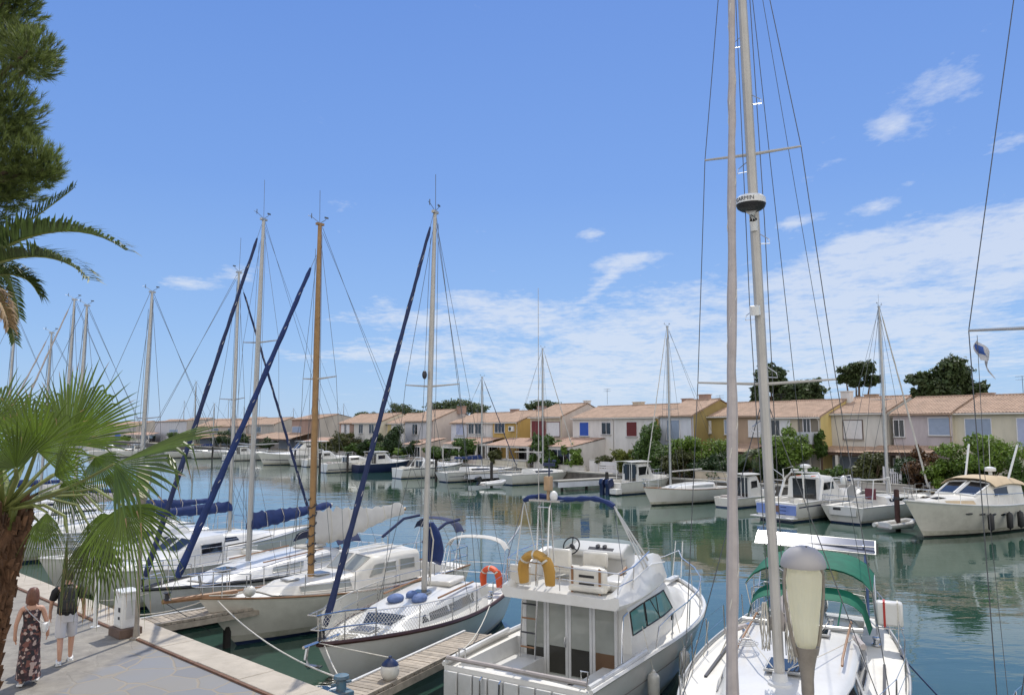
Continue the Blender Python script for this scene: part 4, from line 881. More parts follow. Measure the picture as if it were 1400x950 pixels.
class Cabin:
    """lofted superstructure; stations (x, base half width, top half width, base z, top z)"""
    kn = [0, .3, .37, .5, .63, .7, 1]
    def __init__(s, st): s.st = st
    def sec(s, u):
        st = s.st; x = u * (len(st) - 1); i = min(int(x), len(st) - 2); f = x - i
        return [lerp(a, b, f) for a, b in zip(st[i], st[i + 1])]
    def u_of(s, x):
        for i in range(len(s.st) - 1):
            a, b = s.st[i][0], s.st[i + 1][0]
            if a <= x <= b: return (i + (x - a) / max(b - a, 1e-6)) / (len(s.st) - 1)
        return 1.
    def S(s, u, v, off=0.):
        x, wb, wt, zb, zt = s.sec(u); hh = zt - zb
        pts = [(wb, zb), (lerp(wb, wt, .86), zb + hh * .84), (wt * .9, zt - hh * .03), (0, zt + .03 * wt), (-wt * .9, zt - hh * .03), (-lerp(wb, wt, .86), zb + hh * .84), (-wb, zb)]
        for k in range(6):
            if v <= s.kn[k + 1] + 1e-9:
                f = (v - s.kn[k]) / (s.kn[k + 1] - s.kn[k]); y = lerp(pts[k][0], pts[k + 1][0], f); z = lerp(pts[k][1], pts[k + 1][1], f); break
        p = Vector((x, y, z))
        if off:
            e = .004; a = s.S(min(1, u + e), v) - s.S(max(0, u - e), v); b = s.S(u, min(1, v + e)) - s.S(u, max(0, v - e))
            n = a.cross(b)
            if n.length > 1e-12:
                n.normalize(); c = Vector((x, 0, zb + hh * .3))
                if n.dot(p - c) < 0: n = -n
                p = p + n * off
        return p
    def build(s, name, m, root, n=4, back=True):
        mb = MB(); nu = (len(s.st) - 1) * n
        vv = [0, .1, .2, .3, .335, .37, .44, .5, .56, .63, .665, .7, .8, .9, 1]
        mb.grid(lambda u, v: s.S(u, vv[int(round(v * 14))]), nu, 14)
        if back:
            for e in (0, 1): mb.add([s.S(e, v) for v in vv], [tuple(range(15)) if e == 0 else tuple(range(15))[::-1]])
        return mb.build(name, M[m], root, ang=40)
    def patch(s, name, m, root, x0, x1, v0, v1, off=.008, n=6, slant=0., frame=None, frm=.02, bottom_slant=0.):
        """a pane lying on the surface; slant shifts the upper edge along x"""
        mb = MB()
        def fn(u, v):
            vv = lerp(v0, v1, v); x = lerp(x0, x1, u) + slant * v
            return s.S(s.u_of(x), vv, off)
        mb.grid(fn, n, 3); o = mb.build(name, M[m], root, ang=60)
        if frame:
            fb = MB(); cp = [fn(i / n, 0) for i in range(n + 1)] + [fn(1, j / 3) for j in (1, 2, 3)] + [fn(1 - i / n, 1) for i in range(1, n + 1)] + [fn(0, 1 - j / 3) for j in (1, 2)]
            fb.tube(cp, frm, 5, closed=True); fb.build('frame', M[frame], o)
        return o

def stanchions(h, root, x0, x1, n, hg=.6, r=.014, wires=2, inset=.06, wm='steel'):
    for sd in (1, -1):
        tops = []
        for i in range(n):
            x = lerp(x0, x1, i / (n - 1)); t = h.tx(x); p = h.pt(t, h.sh(t), sd); p.y -= sd * inset; q = p + Vector((0, sd * .02, hg))
            MB().tube([p, q], r, 6).build('stanchion', M['steel'], root); tops.append((p, q))
        for k in range(wires):
            f = 1 - .48 * k; MB().tube([a.lerp(b, f) for a, b in tops], .006, 4).build('lifeline', M[wm], root)
def pulpit(h, root, back=1.3, hg=.65, r=.016, over=.1, name='pulpit'):
    def rp(x, sd, z): t = h.tx(x); p = h.pt(t, h.sh(t), sd); p.y = sd * max(.04, abs(p.y) - .05); p.z += z; return p
    tip = Vector((h.L + over, 0, h.zb + hg)); mb = MB(); xs = h.L - back
    for f in (1, .5):
        a = [rp(xs, 1, hg * f), rp(h.L - back * .45, 1, hg * f), Vector((h.L - .02 + over * f, .1, h.zb + hg * f)), Vector((h.L - .02 + over * f, -.1, h.zb + hg * f)), rp(h.L - back * .45, -1, hg * f), rp(xs, -1, hg * f)]
        mb.tube(a, r, 6)
    for sd in (1, -1):
        for x in (xs, h.L - back * .45, h.L - .12): mb.tube([rp(x, sd, 0), rp(min(x + (over if x > h.L - .2 else 0), h.L + over), sd, hg)], r, 6)
    return mb.build(name, M['steel'], root)
def pushpit(h, root, x1=1.1, hg=.65, r=.016):
    mb = MB()
    for f in (1, .52):
        pts = []
        for x, sd in ((x1, 1), (x1 * .5, 1), (.08, 1), (.08, -1), (x1 * .5, -1), (x1, -1)):
            t = h.tx(x); p = h.pt(t, h.sh(t), sd); p.y -= sd * .07; p.z += hg * f; pts.append(p)
        mb.tube(pts, r, 6)
    for x, sd in ((x1, 1), (.1, 1), (.1, -1), (x1, -1), (x1 * .5, 1), (x1 * .5, -1)):
        t = h.tx(x); p = h.pt(t, h.sh(t), sd); p.y -= sd * .07; mb.tube([p, p + Vector((0, 0, hg))], r, 6)
    return mb.build('pushpit', M['steel'], root)

def rig(root, x, z0, zt, h, m='alu', r=.075, lean=(0, 0), spr=((.55, .9),), jib=None, jibfrac=1., jr=.05, boom=None, cover=None, wire=.006, backstay=True, ant=.9, topx=None, bowx=None, jibm='navyc', jibz=.3, wind=True, boomz=1.1, boomyaw=0.):
    """mast foot at (x,0,z0), top zt; lean = sideways and aft shift of the head"""
    def mp_(f): return Vector((x - lean[1] * f, lean[0] * f, lerp(z0, zt, f)))
    mk = MB(); n = 9
    mk.tube([mp_(i / n) for i in range(n + 1)], [r * (1 if i < 7 else 1 - .12 * (i - 6)) for i in range(n + 1)], 10, flat=1.0)
    mk.box(mp_(1) + Vector((0, 0, .03)), (.26, .1, .07))
    mast = mk.build('mast', M[m], root)
    tips = []
    for f, hw in spr:
        p = mp_(f); q = []
        for sd in (1, -1):
            e = p + Vector((-.12, sd * hw, .06)); q.append(e)
            MB().tube([p, e], [.03, .018], 6).build('spreader', M[m if m != 'woodm' else 'aluw'], mast)
        tips.append(q)
    t = h.tx(x - .3)
    for k, sd in enumerate((1, -1)):
        ch = h.pt(t, h.sh(t), sd); ch.y -= sd * .08
        pts = [ch] + [q[k] for q in tips] + [mp_(.985)]
        MB().tube(pts, wire, 4).build('shroud', M['wire'], root)
        if spr: MB().tube([ch + Vector((.35, -sd * .06, 0)), mp_(spr[0][0] - .01)], wire, 4).build('shroud', M['wire'], root)
    bx = bowx if bowx is not None else h.L - .12; bz = h.zb + .03; bow = Vector((bx, 0, bz)); hd = mp_(jibfrac) + Vector((r, 0, 0))
    fs = MB().tube([bow, hd], wire, 4).build('forestay', M['wire'], root)
    if jib:
        jb = MB(); n = 40; pts = []; rr = []
        for i in range(n + 1):
            f = lerp(jibz / max(hd.z - bz, 1), .955, i / n); p = bow.lerp(hd, f) + Vector((RND.gauss(0, .004), RND.gauss(0, .004), 0)); pts.append(p)
            rr.append(jr * lerp(1.0, .55, f) * (1 + .10 * sin(i * 1.3)) * (.5 if i == n else 1) * (.75 if i == 0 else 1))
        jb.tube(pts, rr, 9); j = jb.build('furled_jib', M[jib], root)
        sp_ = MB()
        pl = [p + Vector((cos(i * 1.25) * rr[i] * 1.02, sin(i * 1.25) * rr[i] * 1.02, 0)) for i, p in enumerate(pts[:-1])]
        sp_.tube(pl, .008, 4).build('sail_tie', M['rope'], j)
        MB().lathe([(.05, 0), (.11, .02), (.06, .06), (.06, .16), (.11, .2), (.05, .22)], tuple(bow + Vector((-.02, 0, .06))), 12).build('furler_drum', M['darkm'], root)
    if backstay:
        MB().tube([mp_(.995) - Vector((r, 0, 0)), Vector((.05, 0, h.zs + .05))], wire, 4).build('backstay', M['wire'], root)
        MB().tube([mp_(.99) - Vector((r, 0, .1)), Vector((.4, h.wx(.4) * .8, h.zs + .05))], wire * .8, 4).build('topping_lift', M['wire'], root)
    MB().tube([mp_(.97) + Vector((-.02, .1, 0)), mp_(.5) + Vector((-.05, .16, 0)), mp_(.03) + Vector((0, .12, 0))], wire, 4).build('halyard', M['wire'], mast)
    MB().tube([mp_(.93) + Vector((.08, -.08, 0)), mp_(.4) + Vector((.12, -.14, 0)), mp_(.04) + Vector((.05, -.1, 0))], wire, 4).build('halyard', M['wire'], mast)
    if ant:
        hd_ = mp_(1); MB().tube([hd_ + Vector((.03, .03, 0)), hd_ + Vector((.05, .03, ant))], .009, 4).build('aerial', M['wire'], mast)
    if wind:
        hd_ = mp_(1) + Vector((0, 0, .06)); MB().tube([hd_, hd_ + Vector((.3, -.02, .16)), hd_ + Vector((.44, 0, .16))], .009, 4).tube([hd_ + Vector((.3, -.02, .1)), hd_ + Vector((.3, -.02, .26))], .014, 5).tube([hd_, hd_ + Vector((-.2, 0, .14)), hd_ + Vector((-.24, 0, .22))], .009, 4).box(hd_ + Vector((-.24, 0, .22)), (.14, .02, .05)).build('wind_vane', M['wire'], mast)
    if boom:
        bl, drop = boom; g0 = mp_(0) + Vector((-r, 0, boomz)); cy_ = cos(boomyaw); sy_ = sin(boomyaw)
        g1 = g0 + Vector((-bl * cy_, -bl * sy_, drop)); MB().tube([g0, g1], .055, 8).build('boom', M['aluw' if m != 'woodm' else 'woodm'], root)
        if cover:
            cm, hh, drape = cover; rings = []; n = 30
            for i in range(n + 1):
                f = i / n; p = g0.lerp(g1, lerp(-.02, .97, f)); up = hh * (1 - .62 * sstep(f * 1.15)) * (.5 if i == n else 1); dn = drape * (.55 + .45 * sin(pi * min(1, f * 1.3))) * (1 - .3 * f)
                wd = .16 * (1 - .45 * f); k = .025 * sin(i * 2.3)
                pr = [(0, up), (wd * .35, up * .75), (wd * .8, .06), (wd, -.08 + k), (wd * .6, -dn), (0, -dn * 1.05), (-wd * .6, -dn + k), (-wd, -.08), (-wd * .8, .06 - k), (-wd * .35, up * .75)]
                q_ = [1 + .16 * noise.noise((i * .9, j_ * 1.1, hh * 7)) for j_ in range(10)]; sg = .05 * sin(i * 1.9) * up
                rings.append([p + Vector((sy_ * a * q_[j_] + .05 * noise.noise((i * .7, j_ * .8, 3)), cy_ * a * q_[j_], b_ * q_[j_] + sg)) for j_, (a, b_) in enumerate(pr)])
            scv = MB().loft(rings).build('sail_cover', M[cm], root, ang=70)
            for i in (5, 11, 17, 23): MB().tube([(Vector(q) - (g0.lerp(g1, i / n))) * 1.03 + g0.lerp(g1, i / n) for q in rings[i]], .012, 4, closed=True).build('sail_tie', M['rope'], scv)
    return mast

def winch(root, p, r=.07):
    MB().lathe([(r * 1.15, 0), (r * 1.1, .03), (r * .75, .05), (r * .7, .11), (r, .14), (r * .95, .17), (r * .3, .175)], p, 14).build('winch', M['steel'], root)
def hatch(root, p, d, rz=0., m='dkglass'):
    f = MB().box(p, (d[0], d[1], .05), rz).build('hatch', M['alu'], root, bevel=.015)
    MB().box((p[0], p[1], p[2] + .028), (d[0] - .08, d[1] - .08, .012), rz).build('pane', M[m], f)
def bimini(root, x0, x1, w_, z, arch, m, legs, valance=.1, n=14, foot=1.3):
    def fn(u, v):
        a = (v - .5) * 2; x = lerp(x0, x1, u); e = min(u, 1 - u)
        return (x, a * w_, z - arch * a * a * a * a - .06 * (a * a) + .05 * sin(pi * u) - (valance if abs(a) > .97 else 0))
    c = MB().sheet(fn, 8, n, .012).build('bimini', M[m], root, ang=60)
    for x, xf in legs:
        u = (x - x0) / (x1 - x0)
        pts = [Vector((xf, w_ * 1.02, foot))] + [Vector(fn(min(max(u, 0), 1), j / n)) - Vector((0, 0, .03)) for j in range(n + 1)][::-1] + [Vector((xf, -w_ * 1.02, foot))]
        MB().tube(pts, .014, 6).build('bimini_hoop', M['steel'], root)
    return c
def fender(label, top, ln=.6, r=.11, group=None, m='fend', rope_to=None, cat='fender', capm='navy'):
    t = thing('fender', label, cat, (top[0], top[1], top[2] - ln), 0, group)
    MB().lathe([(.01, 0), (.035, .015), (.05, .06), (r * .8, .09), (r, .15), (r, ln - .15), (r * .8, ln - .09), (.05, ln - .06), (.035, ln - .015), (.01, ln)], n=14).build('body', M[m], t)
    if rope_to is not None: MB().tube([(0, 0, ln - .02), tuple(Vector(rope_to) - Vector(t.location))], .008, 4).build('lanyard', M['rope'], t)
    return t
def ubuoy(label, pos, rz, m, sc_=.33, tilt=.12, group=None):
    t = thing('lifebuoy', label, 'lifebuoy', pos, rz, group)
    pts = [(0, -sc_, 0), (0, -sc_ * 1.02, sc_ * .9)] + [(0, -sc_ * cos(a), sc_ * .95 + sc_ * sin(a)) for a in [pi * k / 10 for k in range(0, 11)]] + [(0, sc_ * 1.02, sc_ * .9), (0, sc_, 0)]
    mb = MB().tube([(p[0] - p[2] * tilt, p[1], p[2]) for p in pts], [sc_ * .36] + [sc_ * .42] * (len(pts) - 2) + [sc_ * .36], 10, flat=.7); mb.build('body', M[m], t)
    for k in (4, 7, 10):
        p = pts[k]; d = Vector(pts[k + 1]) - Vector(pts[k - 1]); d.normalize()
        q = Vector((p[0] - p[2] * tilt, p[1], p[2])); MB().tube([q - d * .02, q + d * .02], sc_ * .44, 10, flat=.72).build('strap', M['rope'], t)
    return t
def boat(name, label, cat, bow, stern_dir, L_, group=None):
    """bow: world point of the stem head on plan, stern_dir: heading angle in degrees from stern to bow"""
    a = R(stern_dir); o = Vector((bow[0], bow[1], 0)) - Vector((cos(a), sin(a), 0)) * L_
    return thing(name, label, cat, (o.x, o.y, 0), a, group)
def W2(root, p):
    a = root.rotation_euler[2]; c, s_ = cos(a), sin(a); p = Vector(p); l = root.location
    return Vector((l.x + p.x * c - p.y * s_, l.y + p.x * s_ + p.y * c, l.z + p.z))
def L2(root, p):
    a = root.rotation_euler[2]; c, s_ = cos(a), sin(a); d = Vector(p) - root.location
    return Vector((d.x * c + d.y * s_, -d.x * s_ + d.y * c, d.z))
def netting(h, root, x0, x1, hg=.58, m='netm', step=.085, sides=(1, -1)):
    """diamond netting between deck edge and lifeline"""
    for sd in sides:
        mb = MB(); n = int((x1 - x0) / step)
        def p(x, f):
            t = h.tx(min(x, h.L)); q = h.pt(t, h.sh(t), sd); q.y = sd * max(.05, abs(q.y) - .06); q.z += .02 + hg * f; return q
        nf = 6
        for i in range(-nf, n + 1):
            for dr in (1, -1):
                pts = []
                for k in range(nf + 1):
                    x = x0 + (i + (k if dr > 0 else nf - k)) * step
                    if x0 <= x <= x1: pts.append(p(x, k / nf))
                if len(pts) > 1: mb.tube(pts, .0055, 3, cap=False)
        mb.tube([p(lerp(x0, x1, i / 12), 1) for i in range(13)], .006, 4)
        mb.build('netting', M[m], root)
# ================================================================== A: yacht with the green bimini, bow to the quay
A_ = boat('sailing_yacht', 'white sailing yacht with green bimini, radar on its mast and grey furled jib', 'sailboat', (2.4, 9.0), -115.6, 12.6)
hA = Hull(12.6, 3.85, 1.65, 1.3, 1.25, sw=.72, tm=.42, p=2.1, rake=1.2, tr=.4)
build_hull(hA, A_, boot='navy', rail='alu', railr=.028, cock=(.6, 3.3, 1.05, .55))
cA = Cabin([(3.2, 1.12, .98, 1.22, 1.86), (3.8, 1.2, 1.02, 1.24, 1.9), (5.5, 1.28, 1.04, 1.26, 1.86), (7.2, 1.22, .98, 1.28, 1.8), (8.6, 1.02, .78, 1.32, 1.74), (9.6, .72, .5, 1.36, 1.66), (10.2, .45, .3, 1.4, 1.46)])
cA.build('coachroof', 'gel', A_)
for sd in (0, 1):
    for x0, x1 in ((4.1, 5.2), (5.5, 6.6), (6.9, 7.8)):
        a, b_ = (.09, .25) if sd == 0 else (.91, .75)
        cA.patch('window', 'dkglass', A_, x0, x1, a, b_, slant=-.12 if sd == 0 else -.12, frame='alu', frm=.012)
hatch(A_, (7.35, 0, 1.86), (.75, .62), m='dkglass'); hatch(A_, (9.35, 0, 1.72), (.55, .5), m='dkglass'); hatch(A_, (5.0, .35, 1.92), (.45, .45), m='dkglass')
MB().box((3.75, 0, 1.9), (1.0, .8, .06)).build('companion_hatch', M['gelg'], A_, bevel=.02)
MB().box((3.17, 0, 1.5), (.03, .62, .72)).build('companionway', M['teak'], A_)
for sd in (1, -1):
    MB().tube([(4.0, sd * .92, 1.93), (4.2, sd * .92, 2.0), (6.8, sd * .88, 1.95), (7.0, sd * .88, 1.88)], .022, 6).build('grab_rail', M['teak'], A_)
    winch(A_, (2.9, sd * 1.35, 1.28), .09); winch(A_, (4.35, sd * .55, 1.9), .07)
    MB().box((5.6, sd * 1.5, 1.31), (2.2, .05, .04)).build('genoa_track', M['darkm'], A_)
    MB().tube([(5.1, sd * 1.02, 1.92), (6.15, sd * 1.2, 2.02)], .055, 8).build('fender_board', M['greyc'], A_)
mastA = rig(A_, 8.1, 1.78, 17.2, hA, m='aluw', r=.085, lean=(-.33, .05), spr=((.315, 1.13), ((D(1020, 207, 13.0).z - 1.78) / 15.42, .82)), jib='greyc', jr=.078, jibfrac=.985, wire=.0075, ant=0, boom=(4.0, .15), cover=('greyc', .3, .22), boomz=.95, jibz=.35)
# mast collar, steps, cleats, coiled ropes
MB().lathe([(.2, 0), (.19, .05), (.13, .08), (.115, .2)], (8.1, 0, 1.76), 16).build('mast_collar', M['gelg'], A_)
for k, z in enumerate((3.0, 3.5, 4.2, 5.1, 5.9, 6.8, 7.8, 9.1, 10.4, 11.6, 12.7)):
    f = (z - 1.78) / (17.2 - 1.78); y = -.33 * f; sd = 1 if k % 2 else -1
    MB().tube([(8.1, y + sd * .08, z + .12), (8.1, y + sd * .22, z + .02), (8.1, y + sd * .24, z - .06), (8.1, y + sd * .08, z - .05)], .008, 4).build('mast_step', M['steel'], mastA)
for k, (y, z, ln) in enumerate(((-.2, 3.05, .75), (.2, 3.0, .85), (.24, 2.75, .5))):
    mb = MB()
    for i in range(7):
        a = i * .9; mb.tube([(8.12 + .03 * cos(a), y + .03 * sin(a), z), (8.12 + .09 * cos(a), y + .07 * sin(a), z - ln * .5), (8.12 + .07 * cos(a + .6), y + .06 * sin(a + .6), z - ln), (8.12 - .03 * cos(a), y + .09 * cos(a), z - ln * .45), (8.12, y, z)], .011, 5)
    mb.build('coiled_rope', M['rope'], A_)
# radar
rz0 = D(1027, 285, 12.9).z - .06; fr_ = (rz0 - 1.78) / (17.2 - 1.78); ry_ = -.33 * fr_
rd = MB().lathe([(.05, .0), (.17, .01), (.225, .05), (.247, .11)], (8.42, ry_, rz0), 24).build('radar', M['black'], mastA)
MB().lathe([(.243, .1), (.246, .13), (.243, .21), (.2, .25), (.05, .265), (.005, .266)], (8.42, ry_, rz0), 24).build('radome', M['plas'], rd)
MB().tube([(8.15, ry_, rz0 - .28), (8.2, ry_, rz0 - .1), (8.42, ry_, rz0 + .02)], [.06, .07, .1], 8).build('bracket', M['plas'], rd)
def bend(v):
    ang = v.x / .249; return Vector((8.42 + cos(ang - .35) * (.247 + v.z), ry_ + sin(ang - .35) * (.247 + v.z), rz0 + .165 + v.y))
text_mesh('GARMIN', .095, 'darkm', 'lettering', rd, bend)
MB().tube([(8.2, ry_ - .02, rz0 - 1.75), (8.24, ry_ - .02, rz0 - 1.6)], .09, 10).build('deck_light', M['plas'], mastA)
# stern: arch, solar panel, bimini, sprayhood
bimini(A_, .55, 3.05, 1.32, 2.85, .35, 'greenc', ((.6, 1.6), (1.8, 1.7), (3.0, 1.8)), foot=1.25, valance=.05)
def hood(u, v):
    a = (v - .5) * 2; e = max(0, 1 - abs(a) ** 5) ** .5
    return (lerp(3.0, 3.75, u) - .12 * a * a * u, a * lerp(1.28, 1.24, u), lerp(1.6, lerp(2.42, 2.3, u), .06 + .94 * e))
MB().sheet(hood, 6, 20, .012).build('sprayhood', M['greenc'], A_, ang=60)
def scr(u, v):
    a = (v - .5) * 2; e = max(0, 1 - abs(a) ** 5) ** .5
    t = Vector((3.75 - .12 * a * a, a * 1.23, lerp(1.6, 2.29, .06 + .94 * e))); q = Vector((4.55 - .3 * a * a, a * 1.12, 1.9 - .12 * a * a)); return t.lerp(q, u)
clr = bpy.data.materials.new('clear vinyl'); clr.use_nodes = True; cp_ = clr.node_tree.nodes['Principled BSDF']; cp_.inputs['Transmission Weight'].default_value = 1; cp_.inputs['Roughness'].default_value = .08; cp_.inputs['IOR'].default_value = 1.05; cp_.inputs['Base Color'].default_value = (.75, .78, .8, 1)
MB().sheet(scr, 5, 18, .006).build('clear_window', clr, A_, ang=60)
for v in (.2, .5, .8): MB().tube([scr(i / 4, v) + Vector((0, 0, .012)) for i in range(5)], .016, 5).build('window_seam', M['greenc'], A_)
MB().tube([(4.62 - .2 * (v - .5) ** 2, (v - .5) * 2.3, 1.93) for v in [i / 12 for i in range(13)]], .05, 8).build('windscreen_foot', M['alu'], A_)
MB().tube([(3.0, -1.25, 1.62), (3.0, -1.15, 2.3), (3.0, 0, 2.46), (3.0, 1.15, 2.3), (3.0, 1.25, 1.62)], .016, 6).build('hood_hoop', M['steel'], A_)
for y in (1.15, -1.15):
    MB().tube([(.25, y, 1.25), (.12, y, 2.6), (.3, y * .95, 3.0)], .022, 6).tube([(.7, y, 1.25), (.35, y * .97, 2.9)], .018, 6).build('stern_arch', mat('blue arch tube', (.1, .16, .34), .4, .3), A_)
MB().tube([(.3, -1.35, 2.98), (.3, 1.35, 2.98)], .025, 6).build('arch_bar', M['steel'], A_)
sp = D(1113, 741, 20.2); spl = L2(A_, sp)
rot = Matrix.Rotation(R(25), 3, 'Y') @ Matrix.Rotation(R(-2.6), 3, 'X')
for y in (0,):
    c = Vector((spl.x, spl.y + y, spl.z)); f = MB().box(c, (.62, 2.86, .035), rot=rot).build('solar_panel', M['alu'], A_, bevel=.004)
    MB().box(c + rot @ Vector((0, 0, .02)), (.57, 2.8, .008), rot=rot).build('cell_field', M['solar'], f)
MB().tube([(.3, .6, 2.98), (spl.x, spl.y + .6, spl.z - .02)], .02, 6).tube([(.3, -.6, 2.98), (spl.x, spl.y - .6, spl.z - .02)], .02, 6).build('panel_bracket', M['steel'], A_)
MB().lathe([(.3, 0), (.32, .02), (.3, .04), (.28, .02), (.3, 0)], (0, 0, 0), 24).build('helm', M['steel'], A_).matrix_basis = Matrix.Translation((1.5, 0, 1.75)) @ Matrix.Rotation(R(80), 4, 'Y')
MB().lathe([(.12, 0), (.1, .8), (.14, 1.0)], (1.45, 0, .75), 12).build('steering_pedestal', M['gelg'], A_)
stanchions(hA, A_, 1.8, 10.6, 7); pulpit(hA, A_, 1.4); pushpit(hA, A_)
MB().tube([(11.3, .25, 1.63), (11.3, -.25, 1.63)], .03, 6).tube([(11.2, 0, 1.62), (12.5, 0, 1.7)], .04, 6).build('anchor_roller', M['steel'], A_)
MB().lathe([(.16, 0), (.16, .05), (.09, .08), (.09, .2), (.13, .24), (.04, .25)], (11.0, .0, 1.56), 14).build('windlass', M['steel'], A_)
mb = MB()
for i in range(3): mb.tube([(6.6 + .23 * cos(a) * (1 - i * .2), -.75 + .2 * sin(a) * (1 - i * .2), 1.98 + .02 * i) for a in [k * pi / 8 for k in range(16)]], .012, 5, closed=True)
mb.build('spare_wheel_ring', M['gelg'], A_)
for a, b_ in (((9.5, .9, 1.55), (12.2, .1, 1.7)), ((5.2, 1.05, 1.95), (8.0, .12, 2.0)), ((5.2, -1.05, 1.95), (8.0, -.12, 2.0)), ((4.4, -.5, 2.0), (8.0, -.1, 1.95)), ((4.4, .5, 2.0), (8.0, .1, 1.95))):
    line('running_line', sag(a, b_, .03), .009, M['rope'], A_)
line('running_line', [(8.1, .1, 2.9), (7.2, -.5, 2.55), (5.9, -1.1, 2.1), (5.2, -1.5, 1.35)], .012, M['rope'], A_)
# liferaft canister hung outside the stern rail
lr = thing('liferaft_case', 'white liferaft box with red strap on the yacht with green bimini', 'liferaft', tuple(D(1217, 858, 17.0)), R(-115))
MB().box((0, 0, .3), (.28, .52, .5)).build('case', M['gel'], lr, bevel=.05)
MB().box((0, -.1, .3), (.292, .045, .512)).build('strap', M['red'], lr); MB().box((0, .16, .3), (.288, .03, .508)).build('strap', M['rope'], lr)
MB().tube([(-.2, -.25, .02), (.0, -.25, -.01), (.0, .25, -.01), (-.2, .25, .02)], .014, 6).build('cradle', M['steel'], lr)

# ================================================================== B: motor cruiser with flybridge, stern to the quay
O = Vector((.02, 14.72, 0)); B_ = thing('motor_cruiser', 'white motor cruiser with open flybridge and glass cabin doors, stern to the quay', 'motorboat', tuple(O), R(58))
hB = Hull(8.6, 3.4, 1.75, 1.42, 1.36, sw=.93, tm=.5, p=2.9, rake=1.0, tr=-.12, a0=.2, a1=.6)
build_hull(hB, B_, boot='navy', rail='gel', railr=.05, cock=(.2, 2.38, 1.38, .78), deckm='deck', cockm='gelg', stripe=(.60, .625, 'greyc'))
def fnB(u, v): pass
# cockpit floor and panelled transom
MB().box((1.3, 0, .66), (2.16, 2.5, .06)).build('cockpit_floor', M['gelg'], B_)
MB().box((1.72, -.35, .70), (.75, .62, .02)).build('door_mat', mat('charcoal mat', (.03, .03, .035), .95, bump=.3, bscale=200), B_)
tb_ = MB()
for i in range(9): tb_.box((-.09 + .02, 1.36 - .34 * i, .82), (.05, .3, .92))
tb_.build('transom_panel', M['gelg'], B_, bevel=.01)
MB().tube([(-.1, .62, 1.3), (-.16, .62, 1.26), (-.18, .62, .7), (-.18, .2, .7), (-.16, .2, 1.26), (-.1, .2, 1.3)], .02, 6).build('boarding_rail', M['steel'], B_)
MB().box((.3, .85, 1.15), (.55, .5, .1)).build('corner_seat', M['gel'], B_, bevel=.03)
for sd in (1, -1):
    MB().tube([(.02, sd * 1.52, 1.43), (1.2, sd * 1.58, 1.46), (2.4, sd * 1.62, 1.5)], .05, 8).build('gunwale_cushion', M['gelg'], B_)
    MB().tube([(.25, sd * 1.4, 1.46), (.25, sd * 1.4, 1.62), (.25, sd * 1.26, 1.62), (.25, sd * 1.26, 1.46)], .018, 6).build('cleat', M['steel'], B_)
MB().tube([(.0, 1.5, 1.5), (.0, -1.5, 1.5)], .045, 8).build('transom_cap', M['greyc'], B_)
# cabin
cB = Cabin([(2.4, 1.33, 1.22, 1.3, 2.42), (3.2, 1.34, 1.22, 1.3, 2.5), (4.2, 1.34, 1.18, 1.32, 2.52), (4.9, 1.3, 1.06, 1.36, 2.5), (5.7, 1.16, .9, 1.5, 2.0), (6.6, .95, .7, 1.56, 1.86), (7.6, .5, .3, 1.66, 1.74)])
cB.build('cabin', 'gel', B_)
for (x0, x1, sl) in ((2.5, 3.2, 0), (3.26, 3.95, 0), (4.02, 5.0, -.45)):
    cB.patch('window', 'teal', B_, x0, x1, .86, .715, slant=sl - .04, frame='black', frm=.016, off=.01)
    cB.patch('window', 'teal', B_, x0, x1, .14, .285, slant=sl - .04, frame='black', frm=.016, off=.01)
for v0, v1 in ((.36, .49), (.51, .64)): cB.patch('windscreen', 'teal', B_, 4.98, 5.62, v0, v1, off=.012, frame='black', frm=.016)
MB().box((4.55, -1.36, 1.72), (.12, .03, .14)).build('side_vent', M['black'], B_)
# glass doors in the cabin back
ys = [1.18, .62, .1, -.46, -1.02]
for i in range(4):
    y0, y1 = ys[i], ys[i + 1]; cy = (y0 + y1) / 2; wd = y0 - y1
    d_ = MB()
    for y in (y0 - .035, y1 + .035): d_.box((2.36, y, 1.5), (.05, .06, 1.6))
    for z in (.72, 2.28): d_.box((2.362, cy, z), (.046, wd - .13, .07))
    dd = d_.build('cabin_door', M['gelg'], B_)
    MB().box((2.358, cy, 1.5), (.02, wd - .12, 1.5)).build('pane', M['greyglass'], dd)
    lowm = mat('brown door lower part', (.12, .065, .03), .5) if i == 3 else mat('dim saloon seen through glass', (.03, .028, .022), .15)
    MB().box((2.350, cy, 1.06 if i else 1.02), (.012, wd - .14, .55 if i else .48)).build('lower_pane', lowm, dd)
    if i == 1: MB().tube([(2.32, y1 + .06, 1.35), (2.29, y1 + .06, 1.45), (2.32, y1 + .06, 1.55)], .016, 6).build('handle', M['steel'], dd)
